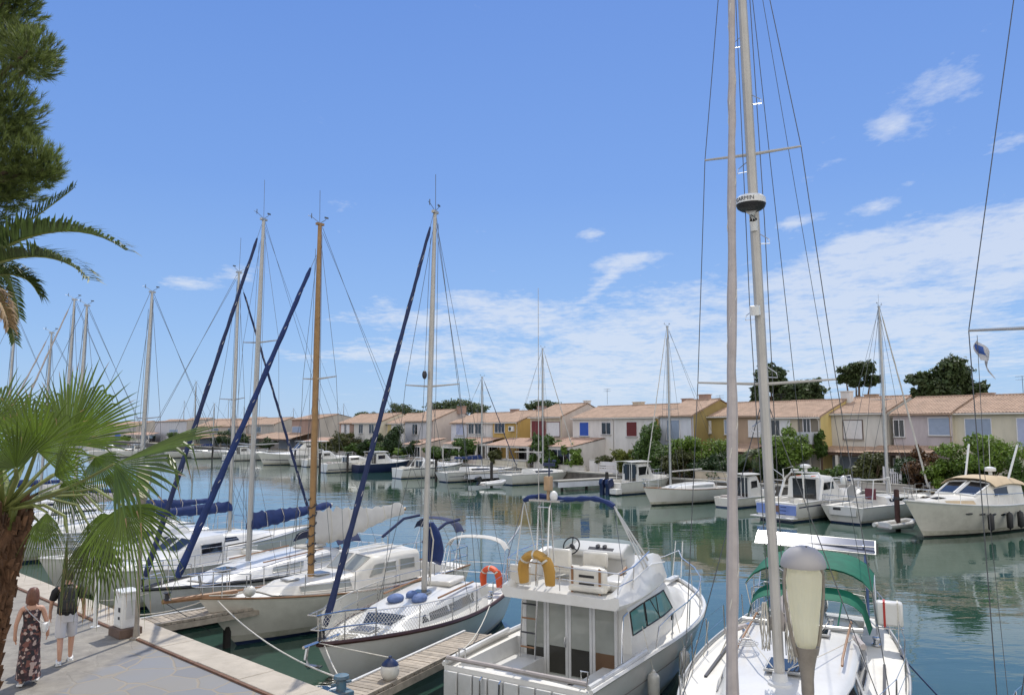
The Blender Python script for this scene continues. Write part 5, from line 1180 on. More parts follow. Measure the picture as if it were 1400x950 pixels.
# flybridge moulding: a tub with sloping sides
def tub(u, v):
    pass
fb = MB(); st = []
for x, wo, zt in ((1.72, 1.36, 2.62), (2.1, 1.45, 2.75), (2.7, 1.46, 3.05), (3.3, 1.42, 3.2), (4.0, 1.34, 3.16), (4.7, 1.2, 3.02), (5.2, .95, 2.8), (5.45, .6, 2.62)):
    z0 = 2.36 + .03 * (x - 1.7); r = []
    wi = max(.1, wo - .2); fz = 2.56
    if x > 4.6: fz = zt - .06
    if x < 2.0: r = [(x, wo * .94, z0), (x, wo, z0 + .1), (x, wo - .02, 2.6), (x, wo - .1, 2.62), (x, wi, 2.58), (x, 0, fz), (x, -wi, 2.58), (x, -wo + .1, 2.62), (x, -wo + .02, 2.6), (x, -wo, z0 + .1), (x, -wo * .94, z0)]
    else: r = [(x, wo * .94, z0), (x, wo, z0 + .1), (x, wo - .16, zt - .04), (x, wo - .2, zt), (x, wi - .1, zt - .03), (x, wi - .14, fz) if 0 else (x, wi - .14, fz), ]
    if x >= 2.0: r = r[:5] + [(x, wi - .12, fz), (x, -(wi - .12), fz)] + [(q[0], -q[1], q[2]) for q in r[:5][::-1]]
    else: r = r[:5] + [(x, wi - .12, fz), (x, -(wi - .12), fz)] + [(q[0], -q[1], q[2]) for q in r[:5][::-1]]
    st.append(r)
fb.loft(st, True, True); fb.build('flybridge', M['gel'], B_, ang=40, bevel=.0)
for sd in (1, -1): MB().tube([(2.3, sd * 1.40, 2.86), (3.4, sd * 1.345, 3.02), (4.5, sd * 1.215, 2.9)], .02, 6).build('moulding_line', M['gel'], B_)
MB().grid(lambda u, v: (lerp(4.55, 4.35, u) - 1.0 * (abs(v - .5) * 2) ** 2.5, (v - .5) * 2.2, lerp(3.06, 3.34, u)), 2, 14).build('fly_windscreen', mat('clear screen', (.35, .4, .4), .1, transl=.4), B_)
cs = MB().prism([(3.95, 2.56), (4.4, 2.56), (4.4, 3.16), (3.95, 3.2), (3.72, 3.06), (3.76, 2.94), (3.98, 2.9)], 'y', .35, 1.0)
MB().prism([(3.85, 2.56), (4.42, 2.56), (4.42, 3.24), (4.0, 3.3), (3.7, 3.12), (3.72, 3.0), (3.92, 2.95)], 'y', -.55, .95).build('helm_console', M['gel'], B_, bevel=.04)
for i in range(2):
    g = MB().lathe([(.05, 0), (.055, .02), (.01, .025)], (0, 0, 0), 12).build('gauge', M['black'], B_); g.matrix_basis = Matrix.Translation((3.86, .12 - .17 * i, 3.22)) @ Matrix.Rotation(R(-35), 4, 'Y')
MB().box((3.8, .02, 3.17), (.1, .62, .02), rot=Matrix.Rotation(R(-32), 3, 'Y')).build('switch_panel', M['darkm'], B_)
wh = MB()
wh.tube([(.2 * cos(a), .2 * sin(a), 0) for a in [k * pi / 10 for k in range(20)]], .017, 6, closed=True)
for k in range(3): wh.tube([(0, 0, -.03), (.19 * cos(k * 2.09), .19 * sin(k * 2.09), 0)], .014, 5)
wh.lathe([(.05, -.1), (.05, 0), (.01, .01)], (0, 0, 0), 10)
wo_ = wh.build('steering_wheel', M['black'], B_); wo_.matrix_basis = Matrix.Translation((3.62, .68, 3.22)) @ Matrix.Rotation(R(-62), 4, 'Y')
MB().box((3.2, .62, 2.78), (.5, .55, .14)).box((2.98, .62, 3.02), (.12, .55, .45)).build('helm_seat', M['gel2'], B_, bevel=.05)
MB().box((3.25, .0, 2.72), (.45, .5, .3)).box((3.5, .02, 2.98), (.1, .62, .34)).build('seat_moulding', M['gel2'], B_, bevel=.05)
MB().box((2.1, -.5, 2.82), (.16, .85, .5)).build('aft_seat_back', M['gel2'], B_, bevel=.07)
sbk = MB().box((2.2, -.5, 2.66), (.5, .8, .14)).build('aft_seat', M['gel2'], B_, bevel=.05)
for z in (2.9, 2.74): MB().box((2.015, -.5, z), (.012, .34, .05)).build('seat_slot', M['black'], B_)
for y in (-.18, -.8): MB().box((2.008, y, 2.82), (.01, .05, .52)).build('seat_strap', M['teak'], B_)
MB().box((1.98, 1.05, 2.8), (.1, .5, .4)).build('side_board', M['gel2'], B_, bevel=.03)
MB().box((3.2, -.85, 2.68), (1.7, .55, .22)).build('side_bench', M['gel'], B_, bevel=.05)
MB().tube([(3.0, -.8, 2.82), (3.3, -.78, 2.86), (3.45, -.75, 2.9)], [.03, .05, .02], 6).build('wood_figure', M['teak'], B_)
# rail round the flybridge back
rl = MB(); pts = [(3.2, 1.3, 3.28), (2.4, 1.38, 3.2), (1.85, 1.3, 3.12), (1.8, 0, 3.08), (1.85, -1.3, 3.05), (2.4, -1.38, 3.12), (3.4, -1.3, 3.28)]
rl.tube(pts, .014, 6); rl.tube([(p[0], p[1], p[2] - .24) for p in pts[1:6]], .01, 5)
for p in (pts[1], pts[2], pts[3], pts[4], pts[5]): rl.tube([p, (p[0], p[1] * .97, 2.6)], .013, 6)
rl.build('flybridge_rail', M['steel'], B_)
# light mast with ladder like legs
lm = MB()
for y in (.42, .68):
    lm.tube([(2.0, y, 2.6), (2.12, y, 4.2), (2.2, y, 4.32)], .02, 6)
    lm.tube([(2.55, y + .1, 2.62), (2.2, y, 4.2)], .016, 6)
for z in (3.55, 4.22): lm.tube([(2.1, .42, z), (2.1, .68, z)], .014, 6)
lm.box((2.2, .5, 4.36), (.3, .75, .04)); lm.build('light_mast', M['steel'], B_)
MB().tube([(2.2, .48, 4.38), (2.2, .48, 4.85)], .04, 8).box((2.2, .48, 4.72), (.16, .14, .3)).build('mast_post', mat('weathered post', (.4, .27, .16), .8, var=.3), B_, bevel=.01)
MB().ball((2.2, .35, 4.46), (.09, .09, .11), 8).build('nav_light', M['plas'], B_)
MB().tube([(2.2, .46, 4.85), (2.2, .46, 5.25)], .02, 6).box((2.2, .46, 5.12), (.03, .28, .07)).box((2.2, .34, 5.2), (.12, .04, .04)).build('aerial_cross', M['navy'], B_)
MB().tube([(2.2, .72, 4.38), (2.28, .76, 9.0)], [.012, .006], 5).build('whip_aerial', M['aluw'], B_)
# folded blue bimini
def bm(v): a = (v - .5) * 2; return Vector((2.35, .1 + a * 1.08, 4.42 - .12 * a ** 4 + .03 * sin(v * 9)))
MB().tube([bm(i / 20) for i in range(21)], [.06 + .015 * sin(i * 2.1) for i in range(21)], 8, flat=.9).build('folded_bimini', M['bluec'], B_)
for a, b_, xf in ((0, 1.3, 3.1), (0, 1.3, 2.2), (1, -1.32, 3.3), (1, -1.32, 3.1)):
    MB().tube([bm(1 - a) if a else bm(1.), (xf, b_, 2.95)], .014, 6).build('bimini_strut', M['gelg'], B_)
MB().tube([bm(0), (3.4, -1.28, 3.1)], .018, 6).build('bimini_strut', M['gelg'], B_)
MB().tube([bm(1), (1.85, 1.3, 3.1)], .006, 4).build('bimini_strap', M['navy'], B_); MB().tube([bm(0), (2.3, -1.2, 2.9)], .006, 4).build('bimini_strap', M['navy'], B_)
# ladder
ld = MB(); ld.tube([(2.05, 1.12, .7), (2.22, 1.12, 2.75)], .018, 6); ld.tube([(2.05, .76, .7), (2.22, .76, 2.75)], .018, 6); ld.build('ladder', M['steel'], B_)
for k in range(6):
    z = 1.0 + k * .29; x = 2.05 + .17 * (z - .7) / 2.05; MB().tube([(x, 1.12, z), (x, .76, z)], .018, 6).build('ladder_rung', M['teak'] if k % 2 else M['darkm'], B_)
MB().tube([(2.4, -1.22, 2.2), (2.1, -1.26, 2.18), (1.95, -1.3, 1.9), (1.75, -1.36, .9)], .02, 6).build('grab_pole', M['steel'], B_)
# bow rail and stanchions
def rpB(x, sd, z): t = hB.tx(x); p = hB.pt(t, hB.sh(t), sd); p.y = sd * max(.06, abs(p.y) - .07); p.z += z; return p
for sd in (1, -1):
    MB().tube([rpB(2.9, sd, .02), rpB(3.1, sd, .42)] + [rpB(x, sd, .5 + .03 * (x - 3)) for x in (3.8, 4.8, 5.8, 6.8, 7.6, 8.3)] + [Vector((8.75, 0, 2.5))], .015, 6).build('bow_rail', M['steel'], B_)
    for x in (3.9, 5.0, 6.0, 7.0, 7.9): MB().tube([rpB(x - .12, sd, 0), rpB(x, sd, .5 + .03 * (x - 3))], .013, 6).build('stanchion', M['steel'], B_)
MB().tube([(8.55, .12, 1.8), (8.8, .1, 2.75), (8.8, -.1, 2.75), (8.55, -.12, 1.8)], .015, 6).build('bow_pulpit', M['steel'], B_)
hatch(B_, (6.7, 0, 1.92), (.5, .5)); MB().box((8.2, 0, 1.82), (.7, .16, .07)).build('anchor_roller', M['gelg'], B_)
ubuoy('mustard coloured horseshoe lifebuoy on the flybridge rail of the motor cruiser', tuple(W2(B_, (1.74, .5, 2.7))), R(58), 'yellow', .31)
# ================================================================== C: netted sloop left of the cruiser
C_ = boat('sloop', 'white sloop with netting round its bow, brown rub rail and blue sail bag', 'sailboat', (-4.1, 16.45), -110.4, 9.2)
hC = Hull(9.0, 3.05, 1.42, 1.12, 1.05, sw=.68, p=2.0, rake=1.3, tr=.35)
build_hull(hC, C_, boot='navy', rail='rub', railr=.05, cock=(.5, 2.5, .85, .5))
cC = Cabin([(2.4, .95, .82, 1.06, 1.55), (3.2, 1.04, .86, 1.06, 1.58), (4.6, 1.05, .84, 1.1, 1.54), (5.6, .95, .74, 1.14, 1.5), (6.2, .85, .6, 1.18, 1.42), (6.75, .62, .4, 1.22, 1.25)])
cC.build('coachroof', 'gel', C_)
cC.patch('window', 'dkglass', C_, 3.1, 5.9, .92, .76, slant=-.15); cC.patch('window', 'dkglass', C_, 3.1, 5.9, .08, .24, slant=-.15)
cC.patch('front_window', 'dkglass', C_, 6.12, 6.6, .38, .62)
hatch(C_, (7.15, 0, 1.3), (.5, .55), m='solar'); hatch(C_, (4.35, 0, 1.6), (.45, .45), m='dkglass')
MB().box((2.95, 0, 1.66), (1.05, .9, .14)).build('companion_hatch', M['gel2'], C_, bevel=.05)
for sd in (1, -1):
    MB().tube([(2.7, sd * .8, 1.63), (4.9, sd * .78, 1.62)], .025, 6).build('grab_rail', M['teak'], C_)
    winch(C_, (2.1, sd * 1.08, 1.1))
mC = L2(C_, (-2.38, 21.2, 0)); zC = D(593, 291, 21.2).z
rig(C_, mC.x, 1.55, zC, hC, m='aluw', r=.075, lean=(.15, .12), spr=((.53, .82),), jib='navyc', jr=.075, jibfrac=1., wire=.0075, ant=1.1, jibz=.3)
mstC = [c for c in C_.children if c.name.startswith('mast')][0]
bag = []
for i in range(9):
    f = i / 8; x = mC.x - .1 - .02 * i; z = 3.35 - 1.05 * f; a = .1 + .38 * sin(pi * min(1, f * .62 + .08)) ; b_ = .09 + .1 * sin(pi * f)
    bag.append([(x - a * .8 + a * 1.0 * cos(q) * (1 if cos(q) < 0 else .8), b_ * sin(q) * (1 + .15 * sin(3 * q + i)), z - .2 * max(0, -cos(q)) * f) for q in [k * pi / 7 for k in range(14)]])
MB().loft(bag).build('sail_bag', M['bluec'], C_)
MB().tube([(mC.x - .12, .1, 3.25), (mC.x - .2, .16, 2.9), (mC.x - .12, .14, 2.3), (mC.x - .14, .1, 1.7)], .022, 6).build('tie_rope', M['rope'], C_)
MB().ball((mC.x + .12, .0, lerp(1.55, zC, .56)), (.09, .06, .12), 8).build('deck_light', M['darkm'], mstC)
for (x, y, sx_, sy_, s2) in ((5.25, -.25, .55, .4, 1), (5.0, .3, .6, .35, 2), (4.75, -.05, .35, .3, 3)):
    MB().ball((x, y, 1.6), (sx_ * .5, sy_ * .5, .12), 9).build('blue_bundle', mat('faded blue cloth', (.1, .15, .3), .8, var=.3, scale=8, bump=.6, bscale=12), C_)
stanchions(hC, C_, 1.6, 7.7, 6, hg=.58); pulpit(hC, C_, 1.3, over=.25); pushpit(hC, C_); netting(hC, C_, 3.2, 8.9)
bimini(C_, .35, .75, 1.0, 2.55, .2, 'whitec', ((.4, .9), (.7, 1.1)), foot=1.1)
for y in (.9, -.9): MB().tube([(.12, y, 1.1), (.05, y, 2.2), (.25, y * .9, 2.5)], .016, 6).build('stern_arch', M['steel'], C_)
MB().tube([(.2, .8, 2.2), (-.5, .9, 2.55), (-.9, .9, 2.75)], .03, 6).build('outrigger', M['alu'], C_)
mb = MB()
for k in range(5): mb.tube([(8.0 + .2 * cos(a) + .05 * k, .05 * k + .16 * sin(a + k), 1.34 + .02 * k) for a in [i * pi / 7 for i in range(14)]], .012, 5, closed=True)
mb.build('coiled_rope', M['rope'], C_)
MB().tube([(8.2, 0, 1.45), (9.5, 0, 1.5)], .035, 6).tube([(9.35, 0, 1.5), (9.42, .0, 1.25), (9.3, 0, 1.05)], .04, 6).box((9.36, .16, 1.12), (.12, .34, .03)).build('anchor', M['steel'], C_)
ubuoy('orange red horseshoe lifebuoy on the stern rail of the netted sloop', tuple(D(672, 801, 23.4)), R(60), 'orange', .27)
bf = thing('ball_fender', 'round white ball fender with blue top hanging from the netted sloop', 'fender', tuple(D(533, 930, 15.9)), 0)
MB().ball((0, 0, .2), (.19, .19, .21), 10).build('body', M['fend'], bf); MB().lathe([(.172, .305), (.15, .345), (.1, .39), (.04, .43), (.03, .47)], n=16).build('cap', M['navy'], bf)
tpt = W2(C_, hC.pt(.8, hC.sh(.8) + .05, -1)) - bf.location
# rope up to the sloop's lifeline
bl = L2(C_, bf.location); tt = hC.tx(bl.x); up = W2(C_, hC.pt(tt, hC.sh(tt), 1 if bl.y > 0 else -1) + Vector((0, 0, .55)))
MB().tube([(0, 0, .44), tuple(up - bf.location - Vector((0, 0, .5))), tuple(up - bf.location)], .01, 5).build('lanyard', M['rope'], bf)

# ================================================================== D: cruiser-yacht with wooden mast
D_ = boat('ketch_yacht', 'cream sailboat with wooden mast, long bowsprit and white draped boom cover', 'sailboat', (-8.35, 20.95), -130.5, 9.4)
hD = Hull(9.3, 3.0, 1.42, 1.1, 1.2, sw=.7, p=2.0, rake=1.5, tr=.3, a0=.3)
build_hull(hD, D_, hm='gel2', boot='navy', rail='teak', railr=.03, cock=(.5, 2.4, .85, .5))
cD = Cabin([(2.3, 1.02, .95, 1.14, 2.0), (2.9, 1.06, .95, 1.12, 2.04), (4.1, 1.06, .92, 1.12, 1.98), (4.75, 1.02, .8, 1.12, 1.55), (5.6, .95, .78, 1.14, 1.5), (6.7, .72, .56, 1.2, 1.48), (7.4, .5, .3, 1.28, 1.3)])
cD.build('deckhouse', 'gel2', D_)
for v0, v1 in ((.14, .26), (.86, .74)):
    cD.patch('window', 'greyglass', D_, 2.55, 3.15, v0, v1, frame='aluw', frm=.016); cD.patch('window', 'greyglass', D_, 3.3, 3.75, v0, v1, frame='gel', frm=.035); cD.patch('window', 'greyglass', D_, 3.9, 4.35, v0, v1, slant=-.2, frame='aluw', frm=.014)
    cD.patch('window', 'greyglass', D_, 5.0, 6.6, lerp(0, 1, v0 * .5 if v0 < .5 else 1 - (1 - v0) * .5), v1 if v1 < .3 else v1, frame='aluw', frm=.014)
for v0, v1 in ((.38, .49), (.51, .62)): cD.patch('windscreen', 'greyglass', D_, 4.15, 4.7, v0, v1, frame='aluw', frm=.016)
hatch(D_, (5.5, 0, 1.56), (.5, .5), m='solar'); hatch(D_, (6.5, 0, 1.53), (.4, .4), m='gelg')
for y in (-.45, 0, .45): MB().tube([(2.6, y, 2.1), (4.0, y, 2.06)], .025, 6).build('grab_rail', M['gel'], D_)
mD = L2(D_, (-6.0, 23.7, 0)); zD = D(436, 308, 23.7).z
rig(D_, mD.x, 1.5, zD, hD, m='woodm', r=.1, spr=((.55, .85),), jib='bluec', jr=.105, jibfrac=.91, bowx=10.15, wire=.008, ant=1.1, boom=(3.6, .55), cover=('whitec', .75, .35), boomz=1.15, jibz=.6)
MB().tube([(8.2, 0, 1.42), (10.25, 0, 1.5)], [.09, .06], 8).build('bowsprit', M['teak'], D_)
MB().tube([(10.2, 0, 1.48), (8.9, 0, .5)], .01, 5).build('bobstay', M['wire'], D_)
mb = MB()
for i in range(26): mb.tube([(mD.x + .13 * cos(i * 1.7), .13 * sin(i * 1.7), 1.9 + i * .075), (mD.x + .14 * cos(i * 1.7 + .9), .14 * sin(i * 1.7 + .9), 1.86 + i * .075), (mD.x + .13 * cos(i * 1.7 + 1.9), .13 * sin(i * 1.7 + 1.9), 1.94 + i * .075)], .016, 5)
mb.build('mast_rope', M['darkm'], D_)
bimini(D_, .3, .7, 1.05, 2.75, .25, 'navyc', ((.4, .9),), foot=1.2)
MB().tube([(2.2, 1.0, 2.2), (1.2, 1.05, 2.72), (.5, 1.0, 2.78)], .05, 6).tube([(2.2, -1.0, 2.2), (1.2, -1.05, 2.72), (.5, -1.0, 2.78)], .05, 6).build('folded_hood', M['navyc'], D_)
stanchions(hD, D_, 2.2, 8.2, 5, hg=.6); pushpit(hD, D_); pulpit(hD, D_, 1.2, over=.3)
MB().tube([(9.1, .2, 1.5), (8.6, .5, 1.48), (8.2, .35, 1.46)], .02, 5).build('coiled_rope', M['rope'], D_)
MB().ball((8.1, .5, 1.5), (.17, .17, .15), 8).build('rope_bundle', M['fend'], D_)

# ================================================================== E: white sloop with blue boom cover
E_ = boat('sloop', 'white sloop with black toe rail, silver mast and rumpled blue boom cover', 'sailboat', (-10.45, 22.2), -117, 10.2)
hE = Hull(10.2, 3.3, 1.4, 1.15, 1.1, sw=.74, p=2.0, rake=1.2, tr=.5)
build_hull(hE, E_, boot='black', rail='black', railr=.05, cock=(.6, 2.8, .95, .5), hm='gelg')
cE = Cabin([(2.7, 1.05, .92, 1.12, 1.62), (3.5, 1.12, .95, 1.12, 1.64), (5.2, 1.12, .9, 1.16, 1.58), (6.6, .98, .72, 1.2, 1.5), (7.6, .7, .5, 1.26, 1.4), (8.2, .4, .25, 1.3, 1.33)])
cE.build('coachroof', 'gel', E_)
for v0, v1 in ((.1, .24), (.9, .76)):
    for x0, x1 in ((3.3, 4.4), (4.7, 6.0)): cE.patch('window', 'greyglass', E_, x0, x1, v0, v1, slant=-.1, frame='alu', frm=.012)
hatch(E_, (7.1, 0, 1.5), (.55, .5)); MB().box((3.2, 0, 1.7), (.9, .8, .07)).build('companion_hatch', M['gel2'], E_, bevel=.02)
mE = L2(E_, (-8.62, 25.85, 0)); zE = D(367, 301, 25.85).z
rig(E_, mE.x, 1.6, zE, hE, m='alu', r=.085, lean=(.08, .1), spr=((.33, 1.0), (.63, .8)), jib='navyc', jr=.085, jibfrac=.985, wire=.0075, ant=1.4, boom=(4.0, .35), cover=('bluec', .42, .16), boomz=1.1)
bimini(E_, 1.6, 2.9, 1.05, 2.2, .3, 'navyc', ((1.7, 2.0), (2.8, 2.4)), foot=1.2)
stanchions(hE, E_, 1.6, 8.6, 6); pulpit(hE, E_); pushpit(hE, E_)
for sd in (1, -1): MB().tube([(3.4, sd * .8, 1.68), (6.2, sd * .75, 1.62)], .022, 6).build('grab_rail', M['teak'], E_); winch(E_, (2.3, sd * 1.2, 1.15))
# ================================================================== F: stern to quay, low blue boom
F_ = boat('sailing_boat', 'white sailboat turned stern to the quay with low straight blue boom cover', 'sailboat', (-9.3, 37.2), 52, 10.4)
hF = Hull(10.4, 3.3, 1.4, 1.1, 1.05, sw=.8, rake=1.1, tr=.5); build_hull(hF, F_, boot='navy', rail='alu', cock=(.5, 3.0, 1.0, .5))
cF = Cabin([(3.0, 1.1, .96, 1.1, 1.6), (4.5, 1.15, .95, 1.12, 1.6), (6.4, .98, .75, 1.18, 1.5), (7.8, .55, .35, 1.26, 1.36)]); cF.build('coachroof', 'gel', F_)
for v0, v1 in ((.1, .24), (.9, .76)): cF.patch('window', 'dkglass', F_, 3.4, 5.8, v0, v1, slant=-.1)
mF = L2(F_, (-11.55, 33.3, 0)); zF = D(340, 371, 33.3).z
rig(F_, mF.x, 1.55, zF, hF, m='alu', r=.08, spr=((.5, .95),), jib='navyc', jr=.07, jibfrac=.97, wire=.009, ant=1.6, boom=(4.4, .1), cover=('bluec', .28, .22), boomz=.95)
stanchions(hF, F_, 1.4, 8.8, 6); pulpit(hF, F_); pushpit(hF, F_)
bimini(F_, 1.8, 3.3, 1.05, 2.15, .3, 'gelg' if False else 'whitec', ((1.9, 2.2), (3.2, 2.8)), foot=1.15)
# ================================================================== G0: motorboat with blue canopy behind the palm
def simple_motor(name, label, bow, ang, L_, hm='gel', canopy='bluec', group=None, rails=True):
    t = boat(name, label, 'motorboat', bow, ang, L_, group); h = Hull(L_, L_ * .34, 1.5, 1.15, 1.05, sw=.9, tm=.5, p=2.6, rake=1.1, tr=-.1, a0=.22, a1=.65)
    build_hull(h, t, hm=hm, rail='gel', cock=(.3, L_ * .38, L_ * .12, .55))
    c = Cabin([(L_ * .36, L_ * .12, L_ * .1, 1.05, 2.1), (L_ * .5, L_ * .125, L_ * .1, 1.1, 2.1), (L_ * .62, L_ * .115, L_ * .085, 1.15, 1.6), (L_ * .85, L_ * .06, L_ * .04, 1.3, 1.45)]); c.build('cabin', 'gel', t)
    for v0, v1 in ((.14, .26), (.86, .74)): c.patch('window', 'dkglass', t, L_ * .38, L_ * .5, v0, v1, frame='alu', frm=.014)
    for v0, v1 in ((.38, .49), (.51, .62)): c.patch('windscreen', 'dkglass', t, L_ * .52, L_ * .6, v0, v1, frame='alu', frm=.014)
    if canopy: bimini(t, L_ * .08, L_ * .36, L_ * .12, 2.3, .3, canopy, ((L_ * .1, L_ * .12), (L_ * .34, L_ * .3)), foot=1.1, valance=.35)
    if rails: pulpit(h, t, L_ * .3); stanchions(h, t, L_ * .4, L_ * .7, 3)
    return t, h
simple_motor('motor_cruiser', 'white motorboat half hidden by the fan palm and its hanging leaves', (-13.4, 24.6), -117, 7.8, canopy=None)
qb = Q(10.6, .9)
simple_motor('motor_cruiser', 'white motorboat behind the fan palm stalks, next to the thick grey mast', (qb.x, qb.y), -124, 8.0, canopy=None)
# ================================================================== G..K: sailboats along the quay to the left
def simple_sail(label, bow, ang, L_, topz, mastx=.58, m='alu', jib=None, boom='bluec', hm='gel', group='sailboats moored along the near quay', r=.075, wire=.01, spr=((.5, .9),), ant=0., bx=None, name='sailing_boat', rail='alu', jr=.06, cock=True, boat_cover=None, lean=(0, 0), win='dkglass', stripe=None, bimi=None, B=None, boot='navy', boomz=1.0, simple=False):
    t = boat(name, label, 'sailboat', bow, ang, L_, group); h = Hull(L_, B or L_ * .32, 1.4, 1.1, 1.05, sw=.76, rake=1.1, tr=.45)
    build_hull(h, t, hm=hm, rail=rail, cock=(.5, L_ * .28, L_ * .09, .45) if cock else None, N=20, stripe=stripe, boot=boot)
    k = L_ / 10; c = Cabin([(2.9 * k, 1.05 * k, .92 * k, 1.08, 1.55), (4.4 * k, 1.1 * k, .9 * k, 1.1, 1.55), (6.3 * k, .92 * k, .7 * k, 1.16, 1.45), (7.6 * k, .5 * k, .3 * k, 1.24, 1.32)]); c.build('coachroof', 'gel', t, n=3)
    for v0, v1 in ((.1, .24), (.9, .76)): c.patch('window', win, t, 3.2 * k, 5.6 * k, v0, v1, slant=-.1, n=4)
    rig(t, L_ * mastx, 1.5, topz, h, m=m, r=r, lean=lean, spr=spr, jib=jib, jr=jr, wire=wire, ant=ant, boom=(L_ * .36, .1) if boom else None, cover=(boom, .35, .2) if boom and boom != 'bare' else None, boomz=boomz)
    if not simple: stanchions(h, t, 1.4, L_ * .8, 5, wires=1)
    pulpit(h, t, 1.1); pushpit(h, t, .9)
    if bimi: bimini(t, L_ * .14, L_ * .27, L_ * .1, 2.15, .3, bimi, ((L_ * .15, L_ * .18), (L_ * .26, L_ * .24)), foot=1.1)
    return t, h
def near_sail(label, mpx, mpy_top, s, ang, L_=9.6, mastx=.58, **k):
    """foot of the mast found where the photo column mpx meets the berth s metres along the quay"""
    b0 = Q(s, .9, 0); d = Vector((cos(R(ang)), sin(R(ang)), 0)); mp0 = b0 - d * L_ * (1 - mastx)
    y = mp0.y; x = (mpx - 700) / F * y * .997; sh = Vector((x - mp0.x, 0, 0)); b1 = b0 + sh
    return simple_sail(label, (b1.x, b1.y), ang, L_, D(mpx, mpy_top, y).z, mastx=mastx, **k)
near_sail('white sailboat with thick grey mast behind the fan palm, blue cover on its boom', 196, 401, 15.2, -125, ant=.0, r=.09, spr=((.47, 1.0),), lean=(.25, 0))
near_sail('sailboat whose silver mast stands just right of the paired far left masts', 108, 419, 20.5, -125, r=.085, boom='greyc', lean=(.2, 0), spr=((.6, .9),))
near_sail('sailboat with the taller of the paired far left masts and a furled grey sail', 90, 411, 24.5, -127, r=.085, jib='greyc', jr=.06, boom='bluec', lean=(.25, 0))
near_sail('sailboat with a short mast left of the paired masts and a slanting furled sail', 62, 456, 29, -127, r=.07, jib='greyc', boom='whitec', lean=(.2, 0))
near_sail('sailboat with the mast farthest left over the palm leaves', 10, 430, 35, -127, r=.08, boom='bluec', lean=(.3, 0))
near_sail('white sailboat hull seen under the hanging old palm leaves', 150, 640, 8.3 + 3.5, -122, L_=8.2, r=.05, boom=None) if False else None

# ================================================================== Z: yacht just right of the picture, its rigging in view
zp = Vector((6.84, 9.27, 0))
Z_ = boat('sailing_yacht', 'yacht at the right border showing only its rail, spreader and shrouds', 'sailboat', (4.75, 7.15), -134.5, 10.6)
hZ = Hull(10.6, 3.2, 1.5, 1.22, 1.15, sw=.75, rake=1.1, tr=.4); build_hull(hZ, Z_, rail='alu', cock=(.6, 3.0, .9, .5))
cZ = Cabin([(3.0, 1.0, .86, 1.2, 1.75), (4.8, 1.1, .9, 1.22, 1.78), (7.0, .95, .7, 1.26, 1.68), (8.6, .45, .3, 1.34, 1.45)]); cZ.build('coachroof', 'gel', Z_)
for v0, v1 in ((.1, .24), (.9, .76)): cZ.patch('window', 'dkglass', Z_, 3.4, 6.4, v0, v1, slant=-.1)
zl = L2(Z_, (zp.x, zp.y, 0)); zsp = D(1360, 451, 9.7).z; zt = 14.2
rig(Z_, zl.x, 1.7, zt, hZ, r=.08, spr=(((zsp - 1.7) / (zt - 1.7), 1.22),), lean=(.0, .1), wire=.007, jib=None, boom=(3.4, .1), cover=('bluec', .3, .2), ant=0)
stanchions(hZ, Z_, 1.6, 9.4, 6, hg=.65); pulpit(hZ, Z_); pushpit(hZ, Z_)
fg = thing('courtesy_flag', 'small white and blue pennant hanging limp below the yacht spreader at the right', 'flag', tuple(D(1338, 492, 10.0)), .3)
def fl(u, v): return (u * .2 - .04 * sin(v * 5), .04 * sin(u * 7 + v * 3), (1 - v) * .26 - .22 * u * u - .03 * u)
mb = MB().sheet(fl, 8, 8, .004); mb.build('cloth', mat('flag cloth white', (.6, .6, .62), .8, transl=.4), fg)
MB().sheet(lambda u, v: (Vector(fl(.1 + u * .35, .15 + v * .5)) + Vector((0, -.008, 0))), 4, 4, .004).build('blue_field', mat('flag cloth blue', (.05, .12, .4), .8, transl=.3), fg)
MB().tube([(0, 0, .32), (-.02, 0, -1.4), (.3, .1, -5.2)], .005, 4).build('flag_halyard', M['wire'], fg)
# ================================================================== boats along the far quay
INB = 36.9
def far_pose(px, py, out=False, L_=10., dang=0.):
    """outer end of the boat at the water in photo pixels; out: bow towards the canal"""
    p = P(px, py, 0); a = INB + dang
    if out: return (p.x, p.y), a + 180
    d = Vector((cos(R(a)), sin(R(a)), 0)) * L_; return (p.x + d.x, p.y + d.y), a
FG = 'boats moored along the far quay'
def far_sail(label, px, py, mpx, mpy, L_=10., out=False, dang=0., **k):
    b_, a = far_pose(px, py, out, L_, dang); d = Vector((cos(R(a)), sin(R(a)), 0))
    st = Vector((b_[0], b_[1], 0)) - d * L_; aa = (mpx - 700) / F * .998
    t = (aa * st.y - st.x) / (d.x - aa * d.y); t = max(.35 * L_, min(.7 * L_, t)); y = st.y + d.y * t
    k.setdefault('r', .09); k.setdefault('wire', .014); k.setdefault('simple', True)
    return simple_sail(label, b_, a, L_, D(mpx, mpy, y).z, mastx=t / L_, group=FG, **k)
